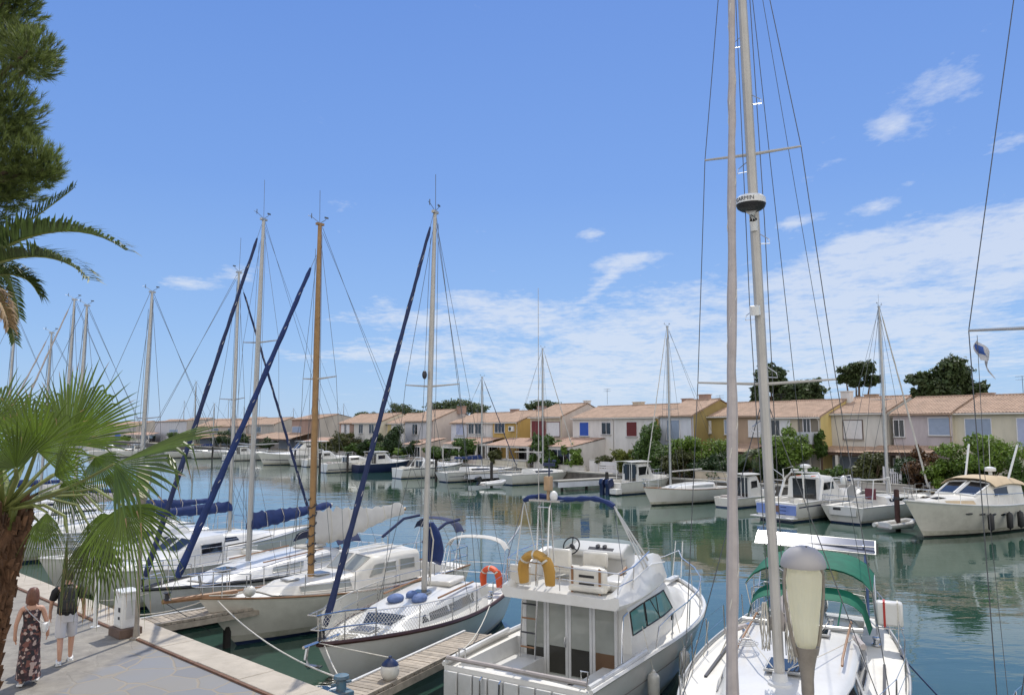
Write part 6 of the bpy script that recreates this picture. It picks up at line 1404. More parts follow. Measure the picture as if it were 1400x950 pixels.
# right end: flybridge-less yacht with beige hood
b_, a = far_pose(1240, 738, True, 12.8, -4)
Y_ = boat('motor_yacht', 'big white motor yacht with beige hood top, black fenders and oval portholes at the right', 'motorboat', b_, a, 12.8, FG)
hY = Hull(12.8, 4.1, 2.05, 1.6, 1.35, sw=.92, tm=.48, p=2.5, rake=2.0, tr=-.1, a0=.22, a1=.9); build_hull(hY, Y_, hm='gel2', boot='black', rail='gel', railr=.05, cock=(.4, 3.4, 1.4, .6), deckm='deck', stripe=(.93, .955, 'gel'))
cY = Cabin([(3.2, 1.62, 1.4, 1.4, 2.85), (4.6, 1.62, 1.4, 1.5, 2.98), (6.0, 1.58, 1.25, 1.55, 2.85), (8.0, 1.45, 1.15, 1.62, 2.08), (9.8, 1.0, .75, 1.74, 2.1), (11.4, .45, .3, 1.86, 2.0)]); cY.build('cabin', 'gel2', Y_)
for v0, v1 in ((.36, .49), (.51, .64)): cY.patch('windscreen', 'dkglass', Y_, 6.15, 7.8, v0, v1, frame='gel', frm=.06, off=.02)
for v0, v1 in ((.15, .27), (.85, .73)): cY.patch('window', 'dkglass', Y_, 4.9, 6.3, v0, v1, frame='gel', frm=.03, off=.015)
for v0, v1 in ((.06, .22), (.94, .78)): cY.patch('side_panel', 'beigec', Y_, 8.2, 10.2, v0, v1 + (.0), off=.012)
for y in (.42, -.42): cY.patch('deck_window', 'dkglass', Y_, 9.9, 10.6, .5 + (.03 if y > 0 else -.13), .5 + (.13 if y > 0 else -.03), off=.03)
MB().sheet(lambda u, v: (lerp(2.6, 6.35, u), (v - .5) * 3.1, 3.2 - .42 * (abs(v - .5) * 2) ** 4 - .3 * (1 - u) ** 3 - .18 * u ** 3), 10, 10, .03).build('hood_top', M['beigec'], Y_, ang=60)
MB().sheet(lambda u, v: (lerp(2.8, 3.0, v), -1.5, lerp(1.7, 3.0, v) + 0 * u) if 0 else (3.1 + .5 * u, -1.52, lerp(1.6, 2.8, v)), 3, 3, .02).build('curtain', M['orange'] if False else mat('rust red curtain', (.25, .06, .03), .8), Y_)
for i, x in enumerate((6.4, 7.4, 8.4, 9.4)):
    for sd in (1, -1):
        p = hY.pt(hY.tx(x), 1.12 + .06 * i, sd, .01); q = MB().ball((0, 0, 0), (.24, .02, .07), 8).build('porthole', M['dkglass'], Y_); q.location = p; q.rotation_euler = (0, 0, (-.12 - .08 * i) * sd)
for sd in (1, -1):
    xs = [4.0, 5.5, 7.0, 8.5, 10.0, 11.2]; pp = []
    for x in xs:
        p = hY.pt(hY.tx(x), hY.zx(x), sd); p.y -= sd * .08; MB().tube([p, p + Vector((0, 0, .62))], .018, 6).build('stanchion', M['steel'], Y_); pp.append(p + Vector((0, 0, .62)))
    MB().tube(pp + [Vector((12.9, 0, 2.75))], .02, 6).build('bow_rail', M['steel'], Y_)
MB().lathe([(.1, 0), (.1, .4), (.3, .42), (.32, .5), (.3, .62), (.1, .68)], (4.3, .3, 2.95), 14).build('radar', M['plas'], Y_)
for y in (1.2, -1.2): MB().tube([(4.2, y, 2.9), (3.2, y * 1.15, 4.9)], .06, 8).build('outrigger', M['plas'], Y_)
MB().tube([(4.3, .3, 3.6), (4.2, .3, 5.5)], .015, 5).build('whip_aerial', M['plas'], Y_); MB().box((12.4, 0, 2.1), (.7, .2, .1)).build('anchor_roller', M['steel'], Y_)
for i, x in enumerate((3.6, 5.0, 6.2, 8.0)):
    p = W2(Y_, hY.pt(hY.tx(x), 1.3, 1, .16))
    fender(['aftmost', 'third', 'second', 'foremost'][i] + ' black fender along the visible side of the beige hooded motor yacht', tuple(p), 1.0, .16, 'black fenders of the hooded motor yacht', 'black', rope_to=tuple(W2(Y_, hY.pt(hY.tx(x), hY.zx(x), 1))))
# round sterned sailboat with tall mast
S_, hS = far_sail('white sailboat with open rounded stern, wheel and tall silver mast right of the blue cruiser', 1152, 716, 1208, 420, 11.5, boom='bare', r=.1, ant=.9, bimi=None, jib='whitec', jr=.07)
MB().tube([(1.2, 0, 1.85), (1.2, .02, 1.85)], .5, 20, flat=1).build('helm', M['alu'], S_); 
MB().box((.05, 0, .75), (.06, 1.8, .5)).build('transom_locker', M['gelg'], S_, bevel=.02); MB().box((.01, .35, .9), (.03, .5, .14)).build('transom_vent', M['black'], S_)
MB().tube([(1.0, 1.4, 1.1), (1.3, 1.4, 2.7), (3.4, 1.3, 2.8), (3.8, 1.2, 1.3)], .035, 6).tube([(1.0, -1.4, 1.1), (1.3, -1.4, 2.7), (3.4, -1.3, 2.8), (3.8, -1.2, 1.3)], .035, 6).tube([(1.3, -1.4, 2.7), (1.3, 1.4, 2.7)], .035, 6).build('bimini_frame', M['plas'], S_)
MB().box((2.9, -.3, 1.7), (.1, .7, .7)).build('spray_door', mat('maroon panel', (.1, .02, .03), .5), S_, bevel=.02)
MB().ball((1.2, .5, 2.6), (.22, .22, .3), 8).build('buoy_cover', M['plas'], S_)
# blue and white cabin cruiser
def far_motor(label, px, py, L_, out=False, dang=0., hm='gel', boot='navy', stripe=None, top=2.4, arch=False, hard=False, winm='dkglass', W_=.33, canopy=None, z=(1.5, 1.15, 1.05), name='motorboat', boots=False, cabx=.32, rail='gel', deckm='deck'):
    b_, a = far_pose(px, py, out, L_, dang); t = boat(name, label, 'motorboat', b_, a, L_, FG); k = L_ / 8
    h = Hull(L_, L_ * W_, z[0] * k ** .5, z[1] * k ** .5, z[2] * k ** .5, sw=.92, tm=.5, p=2.5, rake=1.2, tr=-.1, a0=.22, a1=.75); build_hull(h, t, hm=hm, boot=boot, rail=rail, railr=.05, cock=(.3, L_ * cabx, L_ * .12, .55), stripe=stripe, N=22, deckm=deckm)
    zm = h.zm
    c = Cabin([(L_ * cabx, L_ * .13, L_ * .115, zm - .1, top), (L_ * (cabx + .16), L_ * .132, L_ * .112, zm, top + .05), (L_ * (cabx + .28), L_ * .122, L_ * .09, zm + .05, zm + .5), (L_ * .8, L_ * .085, L_ * .06, zm + .2, zm + .4), (L_ * .92, L_ * .03, L_ * .02, h.zb - .1, h.zb + .02)]); c.build('cabin', 'gel', t, n=3)
    for v0, v1 in ((.15, .27), (.85, .73)): c.patch('window', winm, t, L_ * (cabx + .02), L_ * (cabx + .15), v0, v1, frame='gel', frm=.02, n=4)
    for v0, v1 in ((.37, .49), (.51, .63)): c.patch('windscreen', winm, t, L_ * (cabx + .175), L_ * (cabx + .265), v0, v1, frame='gel', frm=.025, n=4)
    if hard:
        MB().sheet(lambda u, v: (L_ * lerp(cabx - .12, cabx + .2, u), (v - .5) * L_ * .28, top + .1 + .06 * sin(pi * v)), 4, 6, .06).build('hardtop', M['gel'], t)
        for sd in (1, -1): MB().tube([(L_ * (cabx - .1), sd * L_ * .12, zm), (L_ * (cabx - .1), sd * L_ * .12, top + .1)], .03, 6).build('hardtop_post', M['gel'], t)
    if arch:
        for x in (cabx - .06,): MB().tube([(L_ * x, L_ * .15, zm), (L_ * (x + .05), L_ * .14, top - .2), (L_ * (x + .07), L_ * .1, top + .25), (L_ * (x + .07), -L_ * .1, top + .25), (L_ * (x + .05), -L_ * .14, top - .2), (L_ * x, -L_ * .15, zm)], .1, 8, flat=.6).build('radar_arch', M['gel'], t)
    if canopy: bimini(t, L_ * .06, L_ * (cabx + .02), L_ * .125, top + .05, .25, canopy, ((L_ * .08, L_ * .1), (L_ * cabx, L_ * cabx)), foot=zm)
    dr_h = top - .2 - (zm - .1)
    MB().box((L_ * cabx - .02, 0, zm - .02 + dr_h / 2), (.05, L_ * .17, dr_h)).build('cabin_door', winm, t, bevel=.01); MB().box((L_ * cabx - .05, 0, zm - .02 + dr_h / 2), (.05, .07, dr_h)).box((L_ * cabx - .05, 0, zm + dr_h), (.05, L_ * .19, .07)).build('door_frame', M['gel'], t)
    for sp_x, sp_y in ((.12, .09), (.14, -.08)): MB().box((L_ * sp_x, L_ * sp_y, zm - .06), (.5, .58, .34)).build('cockpit_seat', M['greyc'] if len(label) % 2 else M['gel2'], t, bevel=.04)
    pulpit(h, t, L_ * .3); stanchions(h, t, L_ * .45, L_ * .68, 3, wires=1)
    return t, h, c
BC, hBC, cBC = far_motor('white cabin cruiser with bright blue stern and boot stripe beside the tall grey mast', 1062, 712, 10., hm='gel', stripe=(.72, .8, 'navy'), top=2.7, arch=True, W_=.34, boot='navy')
bs_ = mat('bright blue stern', (.16, .23, .5), .4)
MB().box((-.05, 0, .75), (.06, 2.9, .62)).build('transom_band', bs_, BC, bevel=.02); MB().box((-.35, 0, .28), (.6, 3.1, .08)).build('bathing_platform', M['gel'], BC, bevel=.02)
for sd in (-.75,):
    for k in range(4): MB().tube([(-.5 + .05 * k, sd - .2, .3 + .22 * k), (-.5 + .05 * k, sd + .2, .3 + .22 * k)], .03, 5).build('ladder_rung', M['bluec'], BC)
MB().box((-.1, .15, .8), (.08, .85, .4)).build('transom_door', mat('rusty brown panel', (.18, .1, .07), .6), BC)
for y in (.7, -.7): MB().tube([(2.0, y, 2.0), (1.9, y, 3.2), (3.0, y, 3.35)], .04, 6).build('canopy_frame', M['gel'], BC)
MB().box((3.5, -.5, 2.55), (.5, .04, .4)).box((3.5, .6, 2.55), (.5, .04, .4)).build('orange_cushion', mat('coral cushion', (.7, .2, .12), .7), BC)
MB().lathe([(.12, 0), (.12, .3), (.34, .32), (.34, .5), (.1, .55)], (3.4, 0, 2.95), 12).build('radar', M['plas'], BC); MB().box((3.4, .8, 3.1), (.5, .3, .08)).build('solar_plate', M['plas'], BC)
# small open boat with white top
far_motor('small white motor launch with flat white sunshade, left of the blue sterned cruiser', 992, 694, 6.2, hm='gel2', hard=True, top=2.3, z=(1.1, .85, .8), W_=.36)
# sloop 907
far_sail('white sailboat lying bow to the canal by the tall hedge, white mast with two spreaders', 880, 692, 909, 447, 10.2, out=True, boom='bare', r=.085, spr=((.47, .8),), jib='whitec', jr=.045, rail='teak', boot='black', win='greyglass')
# cabin boat with two outboards
OB, hOB, cOB = far_motor('white pilothouse fishing boat with dark windows and twin dark outboard engines', 836, 676, 8.0, hard=True, top=2.75, winm='dkglass', W_=.34, cabx=.3)
cOB.patch('wheelhouse_glass', 'dkglass', OB, 8 * .305, 8 * .47, .88, .715, off=.03, frame='gel', frm=.025); cOB.patch('wheelhouse_glass', 'dkglass', OB, 8 * .305, 8 * .47, .12, .285, off=.03, frame='gel', frm=.025)
for y in (.45, -.45): MB().box((2.34, y, 2.1), (.03, .7, .7)).build('aft_window', M['dkglass'], OB)
for y in (.55, -.2):
    e_ = MB().prism([(-.75, 1.35), (-.2, 1.45), (-.05, 1.1), (-.1, .75), (-.45, .7), (-.5, -.2), (-.75, -.2), (-.72, .7), (-.85, 1.0)], 'y', y - .22, y + .22).build('outboard_engine', M['navy'], OB, bevel=.05)
    MB().tube([(-.55, y, .5), (-.1, y, .75)], .05, 6).build('bracket', M['darkm'], e_)
MB().box((-.35, -.9, .35), (.7, .9, .5)).build('stern_step', M['gel'], OB, bevel=.06)
# sailboat 742 with aft arch, seen stern first
far_sail('white sailboat seen from its broad rounded stern, mast over the red panelled house', 690, 663, 742, 477, 10.4, r=.09, boom='bare', boomz=1.8, spr=((.5, .85),), jib='whitec', jr=.06, bimi=None, hm='gel')
far_sail('blue white sailboat with grey mast below the white columned porch', 603, 659, 659, 516, 10.5, r=.09, boom='bluec', spr=((.5, .8),), jib='navyc', jr=.06, hm='gelg', stripe=(.5, .56, 'navy'))
far_motor('white speedboat with radar arch and brown trim right of the navy hulled boat', 543, 654, 9.2, arch=True, top=2.1, stripe=(.86, .93, 'navy'), W_=.32)
far_motor('navy hulled boat with white wheelhouse behind the slanting navy sail', 486, 646, 8.2, hm='navy', boot='navy', hard=True, top=2.6, W_=.34)
far_motor('low white motorboat just right of the wooden mast', 442, 646, 9.8, stripe=(.2, .3, 'navy'), top=2.1, W_=.3)
far_motor('white motorboat with tinted windscreen frame left of the wooden mast', 416, 638, 8.0, top=2.3, arch=True, W_=.34)
far_motor('big white motor yacht with hardtop between the two left masts', 352, 636, 13.5, out=True, top=3.6, hard=True, W_=.31, cabx=.3, stripe=(.4, .46, 'navy'))
far_motor('small white motorboat left of the big far motor yacht', 306, 630, 8.0, top=2.5, hard=True)
far_sail('low white sailboat with tan masts at the far left quay', 226, 626, 267, 522, 12, boom='whitec', r=.11, wire=.02)
far_sail('white sailboat at the far left quay with the thinner far mast', 262, 627, 272, 552, 11, boom='bluec', r=.1, wire=.02)
far_sail('far sailboat behind the wooden mast showing a thin silver mast', 398, 637, 412, 481, 11, boom='whitec', r=.09, wire=.016)
far_motor('white motorboat behind the lower fan palm leaves on the far quay', 160, 625, 9, top=2.4, hard=True)
far_motor('white launch on the far quay left of the grey gabled house', 120, 625, 9, top=2.4)
# tender and rubber boat
tn = thing('dinghy', 'small grey inflatable dinghy tied by the rusty pile under the yacht bow', 'dinghy', tuple(P(1226, 722, .12)), R(25), None)
MB().tube([(-1.2, .55, .2), (.5, .55, .22), (1.15, .25, .34), (1.15, -.25, .34), (.5, -.55, .22), (-1.2, -.55, .2)], [.13, .19, .18, .18, .19, .13], 10).build('tube', M['fend'], tn); MB().box((-.2, 0, .1), (1.9, .8, .06)).build('floor', M['greyc'], tn); MB().box((-1.0, 0, .2), (.06, .8, .35)).build('transom', M['gelg'], tn)
tn = thing('dinghy', 'small dinghy with black outboard just left of the broad rounded stern sailboat', 'dinghy', tuple(P(674, 664, .12)), R(37), None)
MB().tube([(-1.4, .6, .22), (.6, .6, .25), (1.3, .2, .4), (1.3, -.2, .4), (.6, -.6, .25), (-1.4, -.6, .22)], [.15, .22, .2, .2, .22, .15], 10).build('tube', M['gelg'], tn); MB().box((-.2, 0, .1), (2.2, .8, .06)).build('floor', M['greyc'], tn)
MB().prism([(-2.1, .9), (-1.6, 1.05), (-1.4, .7), (-1.6, .45), (-1.9, .1), (-2.0, .15), (-1.8, .5), (-2.15, .7)], 'y', -.2, .2).build('outboard_engine', M['black'], tn, bevel=.04)
# mooring piles
for px, py, hg, m_, lab in [(1228, 723, 2.3, 'rust', 'rust red mooring pile standing at the bow of the beige hooded yacht'), (596, 658, 2.4, 'darkpile', 'dark mooring pile left of the blue white sailboat, nearest the silver mast'), (672, 664, 2.4, 'darkpile', 'dark mooring pile between the blue white sailboat and the round sterned sailboat'), (475, 646, 2.6, 'darkpile', 'dark mooring pile at the stern of the navy hulled boat'),
                           (437, 647, 2.6, 'darkpile', 'dark mooring pile at the stern of the low white motorboat'), (830, 676, 2.0, 'darkpile', 'dark mooring pile at the outboards of the pilothouse boat'), (1000, 697, 1.8, 'darkpile', 'dark mooring pile behind the furled grey jib'), (290, 628, 2.4, 'darkpile', 'dark mooring pile at the far left boats'), (403, 637, 2.4, 'darkpile', 'dark mooring pile at the stern of the big far motor yacht')]:
    p = P(px, py, 0); t = thing('mooring_pile', lab, 'pile', (p.x, p.y, -1), 0, 'mooring piles along the far quay')
    MB().lathe([(.15, 0), (.15, 1 + hg - .1), (.12, 1 + hg), (.02, 1 + hg + .02)], n=10).build('shaft', M[m_], t); MB().lathe([(.17, 0), (.175, .08), (.17, .16)], (0, 0, 1 + hg - .6), 10).build('band', M['darkm'], t)
# walkways, walls, gates on the far bank
def fbox(name, label, cat, px0, px1, off, z0, z1, th, m_, group=None, fn=None):
    a_ = FP(px0, off, z0); b_ = FP(px1, off, z0); ln = (b_ - a_).length; t = thing(name, label, cat, tuple(a_), atan2(FD.y, FD.x), group)
    if fn: fn(t, ln, z1 - z0)
    else:
        MB().box((ln / 2, 0, (z1 - z0) / 2), (ln, th, z1 - z0)).build('wall', m_, t, bevel=.02); MB().box((ln / 2, 0, z1 - z0 + .04), (ln + .1, th + .12, .08)).build('coping', M['conc'], t)
    return t
WG = 'low garden walls of the far bank'
fbox('garden_wall', 'low white garden wall beside the white gate of the pink tiled garden room', 'wall', 806, 818, 7.6, 1.2, 2.5, .2, W['white'], WG)
fbox('garden_wall', 'low stone wall behind the sailboat by the tall hedge', 'wall', 950, 1003, 8.0, 1.2, 1.95, .3, W['beige'], WG)
fbox('garden_wall', 'low pale wall left of the round dark bush', 'wall', 652, 720, 7.8, 1.2, 1.9, .25, W['cream'], WG)
fbox('garden_wall', 'pale pink wall between the pergola and the ochre house', 'wall', 634, 655, 7.4, 1.2, 2.3, .25, W['pink'], WG)
fbox('garden_wall', 'low grey wall below the clipped hedge of the two window house', 'wall', 456, 476, 8.2, 1.2, 1.9, .25, W['grey'], WG)
fbox('garden_wall', 'low white wall right of the light green rounded bush', 'wall', 764, 800, 7.9, 1.2, 1.75, .25, W['off'], WG)
fbox('garden_wall', 'long low wall behind the two right hand boats', 'wall', 1100, 1245, 8.1, 1.2, 1.75, .25, W['grey'], WG)
def gate_fn(m_, vertical=True, posts=True):
    def f(t, ln, hg):
        mb = MB(); n = max(4, int(ln / .16))
        if vertical:
            for i in range(n): mb.box((ln * (i + .5) / n, 0, hg * .5), (.085, .03, hg * (.97 if i % 2 else 1)))
        else:
            for i in range(5): mb.box((ln / 2, 0, hg * (i + .5) / 5), (ln, .03, hg / 7))
        mb.build('slat_panel', m_, t); r = MB()
        for z in (.2, .8): r.box((ln / 2, .035, hg * z), (ln, .035, .07))
        r.build('rail', m_, t)
        for x in (0, ln): MB().box((x, .04, hg * .53), (.11, .11, hg * 1.06)).build('post', m_, t)
    return f
fbox('picket_fence', 'blue picket fence behind the stern of the right hand sailboat', 'fence', 1152, 1176, 6.8, 1.2, 2.15, 0, None, None, gate_fn(SH['blue']))
fbox('garden_gate', 'white slatted gate between the reddish oleander and the olive green bush', 'gate', 1205, 1228, 6.9, 1.2, 2.9, 0, None, None, gate_fn(SH['wh']))
fbox('picket_fence', 'white picket fence at the right edge behind the beige hooded yacht', 'fence', 1380, 1420, 6.9, 1.2, 2.3, 0, None, None, gate_fn(SH['wh']))
fbox('garden_gate', 'white gate with horizontal bars before the pink tiled garden room', 'gate', 818, 844, 7.6, 1.2, 2.4, 0, None, None, gate_fn(SH['wh'], False))
def pergola(t, ln, hg):
    for x in (0, ln):
        for y in (0, 2.4): MB().box((x, y, hg / 2), (.14, .14, hg)).build('post', W['white'], t)
    MB().box((ln / 2, 0, hg + .05), (ln + .6, .12, .16)).build('beam', W['white'], t); MB().box((ln / 2, 2.4, hg + .05), (ln + .6, .12, .16)).build('beam', W['white'], t)
    for i in range(6): MB().box((ln * i / 5, 1.2, hg + .18), (.08, 3.0, .1)).build('rafter', W['white'], t)
fbox('pergola', 'white pergola right of the silver mast', 'pergola', 606, 628, 8.4, 1.2, 3.2, 0, None, None, pergola)
fbox('pergola', 'small white pergola under the vine by the ochre house', 'pergola', 641, 664, 6.6, 1.2, 3.6, 0, None, None, pergola)
for px, lab in ((846, 'far bank jetty left of the pilothouse boat'), (720, 'far bank jetty hidden behind the round sterned sailboat')):
    p = FP(px, EDGE, 0); t = thing('jetty', 'narrow pale ' + lab, 'jetty', (p.x, p.y, 0), R(INB + 180))
    MB().box((4.2, 0, .95), (8.4, 1.0, .14)).build('deck', M['conc'], t, bevel=.02); MB().box((4.2, .42, .6), (8.4, .1, .5)).box((4.2, -.42, .6), (8.4, .1, .5)).build('beam', W['bluew'], t)
    for x in (1.5, 4.5, 7.6): MB().lathe([(.13, -1.2), (.13, .9)], (x, 0, 0), 8).build('pile', M['darkpile'], t)
# far mast tops of another basin behind the left houses
k = 0
for px, py, lab in [(236, 548, 'distant boat mast over the bluish white house'), (252, 553, 'thin distant mast right of the bluish white house edge'), (297, 546, 'distant mast between the slanting sails'), (318, 556, 'short distant mast left of the grey double masts'), (386, 558, 'distant mast left of the wooden mast foot'), (455, 552, 'distant mast right of the wooden mast')]:
    y = 330; p = D(px, py, y); t, h = simple_sail(lab, (p.x, p.y), 200, 11, p.z, r=.12, wire=.02, boom=None, group='distant masts behind the left houses', simple=True, cock=False)
# ================================================================== quay furniture
def lamp_post(label, pos, rz=0., h=3.0):
    t = thing('lamp_post', label, 'street lamp', pos, rz, 'identical lamp posts on the quay')
    MB().lathe([(.13, 0), (.13, .03), (.075, .06), (.062, .25), (.05, .3), (.038, h - .02)], n=18).build('pole', M['pole'], t)
    q = .82
    MB().lathe([(.038, 0), (.043, .005), (.046, .03), (.046, .12), (.055 , .2), (.072, .28), (.094, .36), (.09, .362), (.04, .33)], (0, 0, h - .02), 24).build('collar', M['pole'], t)
    g = MB(); NN = 120
    g.lathe([(.082 * q, 0), (.092 * q, .03), (.115 * q, .17), (.138 * q, .33), (.152 * q, .46), (.157 * q, .54), (.12 * q, .6)], (0, 0, h + .335), NN, fl=lambda k, z: 1 + (.03 * abs(cos(k * pi / NN * 22)) if .02 < z < .56 else 0))
    g.build('glass', M['lampg'], t, ang=80)
    for sd in (1, -1):
        MB().tube([(sd * .08, 0, h + .27), (sd * .112, 0, h + .38), (sd * .14, 0, h + .53), (sd * .163, 0, h + .7), (sd * .165, 0, h + .84), (sd * .15, 0, h + .93)], [.017, .014, .012, .011, .012, .014], 8).build('arm', M['pole'], t)
    MB().lathe([(.15 * q, 0), (.2 * q, .0), (.204 * q, .012), (.196 * q, .05), (.172 * q, .095), (.12 * q, .135), (.05 * q, .156), (.004, .158)], (0, 0, h + .925), 36).build('cap', M['lampm'], t)
    MB().ball((0, -.05, h + 1.08), .006, 5).build('cap_screw', M['darkm'], t)
    return t
_m = M['lampg']; _n = _m.node_tree.nodes; _l = _m.node_tree.links; _o = _n['Material Output']; _f = _o.inputs[0].links[0].from_socket
_t = _n.new('ShaderNodeBsdfTransparent'); _x = _n.new('ShaderNodeMixShader'); _x.inputs[0].default_value = .13; _l.new(_f, _x.inputs[1]); _l.new(_t.outputs[0], _x.inputs[2]); _l.new(_x.outputs[0], _o.inputs[0])
lpz = D(1097, 744, 6.05); lamp = lamp_post('lamp post with fluted glass lantern close in front of the green bimini yacht', (lpz.x, lpz.y, QZ), R(12), h=lpz.z - QZ - 1.09)
l2 = P(186, 873, QZ); lamp2 = lamp_post('lamp post by the white service box, its lantern behind the fan palm leaves', tuple(l2), R(50), h=2.75)
bx = P(171, 868, QZ); t = thing('service_box', 'white electricity cabinet on a brown plinth beside the lamp post on the quay', 'cabinet', tuple(bx), atan2(QD.y, QD.x) + pi)
MB().box((0, 0, .1), (.62, .5, .2)).build('plinth', mat('brown plinth', (.12, .08, .06), .85, var=.3, bump=.4), t, bevel=.015)
MB().box((0, 0, .58), (.46, .36, .76)).build('body', M['plas'], t, bevel=.02); MB().box((0, 0, .98), (.52, .42, .05)).build('lid', M['plas'], t, bevel=.015)
for sd in (1, -1):
    d_ = MB().box((0, sd * .183, .56), (.38, .016, .62)).build('door', M['plas'], t, bevel=.006); MB().box((.1, sd * .195, .6), (.1, .02, .1)).build('socket', M['darkm'], d_, bevel=.01); MB().box((.1, sd * .195, .42), (.07, .02, .06)).build('lock', M['darkm'], d_)
MB().box((.236, 0, .6), (.014, .2, .4)).build('side_plate', M['gelg'], t)
tp = P(130, 857, QZ); t = thing('pole', 'plain white post standing on the quay behind the two walkers', 'post', tuple(tp)); MB().lathe([(.1, 0), (.1, .02), (.05, .03), (.048, 2.1), (.03, 2.13)], n=14).build('shaft', M['plas'], t); MB().lathe([(.06, 0), (.06, .1)], (0, 0, 1.75), 12).build('clamp', M['alu'], t)
MB().box((.08, 0, 2.0), (.1, .2, .24)).build('head_box', M['gelg'], t, bevel=.01)
# mooring ring post (blue) and ropes
bp_ = P(437, 946, QZ); t = thing('mooring_post', 'short blue iron mooring block at the quay edge by the netted sloop', 'bollard', (bp_.x + .35, bp_.y + .15, QZ - .25), .75)
bl_ = mat('blue iron paint', (.06, .14, .2), .6, var=.2, dirt=(.2, .12, .08), dscale=8)
MB().box((0, 0, .12), (.34, .34, .24)).build('base', bl_, t, bevel=.02); MB().lathe([(.09, .2), (.09, .42), (.14, .45), (.13, .5), (.02, .52)], n=14).build('head', bl_, t); MB().tube([(-.2, 0, .36), (.2, 0, .36)], .025, 6).build('cross_bar', bl_, t)
def rope(label, pts, r=.014, m_='rope'):
    a = Vector(pts[0]); t = thing('mooring_rope', label, 'rope', tuple(a)); MB().tube([Vector(p) - a for p in pts], r, 6).build('line', M[m_], t); return t
dB = W2(D_, (8.9, .3, 1.35)); eQ = Q(-5.6, -.35, QZ + .03)
rope('pale rope from the bowsprit yacht running down along the kerb to the blue mooring block', sag(dB, Vector((bp_.x + .3, bp_.y + .15, QZ + .2)), .22, 14), .016)
rope('second rope from the bowsprit yacht to the kerb by the lamp post', sag(W2(D_, (9.0, -.2, 1.3)), Q(1.6, -.3, QZ + .02), .15))
rope('rope hanging from the netted sloop bow straight to the blue mooring block', sag(W2(C_, (8.9, .1, 1.4)), (bp_.x + .35, bp_.y + .15, QZ + .15), .05))
rope('rope from the black railed sloop to the quay kerb', sag(W2(E_, (10.0, .2, 1.3)), Q(4.3, -.3, QZ + .02), .12))
rope('rope from the motor cruiser stern corner to the netted sloop side', sag(W2(B_, (.3, 1.5, 1.5)), W2(C_, (2.8, 1.4, 1.2)), .25))
rope('dark blue rope slanting off the right side of the green bimini yacht into the water', sag(W2(A_, (3.6, 1.8, 1.3)), W2(A_, (7.5, 4.2, -.1)), .1), .016, 'navy')
rope('dark blue stern rope of the green bimini yacht at the left side', sag(W2(A_, (11.8, -.5, 1.5)), W2(A_, (13.0, -2.0, 1.2)), .1), .014, 'navy')
# pontoons
def pontoon(label, a, b_, wd):
    a = Vector(a); b_ = Vector(b_); d = b_ - a; ln = d.length; t = thing('pontoon', label, 'pontoon', tuple(a), atan2(d.y, d.x), None); mb = MB(); n = int(ln / .145)
    for i in range(n): mb.box((ln * (i + .5) / n, RND.uniform(-.01, .01), 0 + RND.uniform(-.004, .004)), (.13, wd, .035))
    mb.build('planking', M['plank'], t)
    for sd in (1, -1): MB().box((ln / 2, sd * (wd / 2 - .02), -.1), (ln, .08, .14)).build('side_beam', M['plank'], t); MB().box((ln / 2, sd * (wd / 2 - .03), .035), (ln, .06, .03)).build('edge_strip', M['plas'] if sd > 0 else M['plank'], t)
    for f in (.3, .8): MB().lathe([(.11, -1.6), (.11, -.03)], (ln * f, 0, 0), 8).build('pile', M['darkpile'], t)
    return t
pq = Q(-7.15, .0, .95); pontoon('weathered plank catwalk between the netted sloop and the motor cruiser', tuple(pq), (pq.x + 2.6, pq.y + 5.0, .9), .8)
pq = Q(1.1, .0, 1.0); pontoon('short weathered plank landing at the kerb below the bowsprit', tuple(pq), (pq.x + 2.3, pq.y + 2.3, .85), 1.0)
# fenders along the cruiser and the yacht
FGp = 'white cylinder fenders between the two nearest boats'
for lab, px, py, d, tgt, top in [('lower white fender hanging nearest at the motor cruiser flank, left of the others', 884, 925, 14.3, B_, 2.5), ('middle white fender on the motor cruiser flank by the bow rail', 918, 897, 16.2, B_, 4.3)]:
    c = D(px, py, d); xx = top
    yb = hB.pt(hB.tx(xx), 1.0, -1).y - .14; p = W2(B_, (xx, yb, 1.15)); fender(lab, tuple(p), .68, .12, FGp, rope_to=tuple(W2(B_, (xx, yb + .22, 1.95))))
for lab, x, tp_ in (('white fender on the green bimini yacht facing the motor cruiser, front one', 6.7, 1.15), ('white fender on the green bimini yacht facing the motor cruiser, rear one', 5.2, 1.15)):
    yb = hA.pt(hA.tx(x), .9, -1).y - .14; fender(lab, tuple(W2(A_, (x, yb, tp_))), .72, .13, FGp, rope_to=tuple(W2(A_, (x, yb + .14, 1.95))))

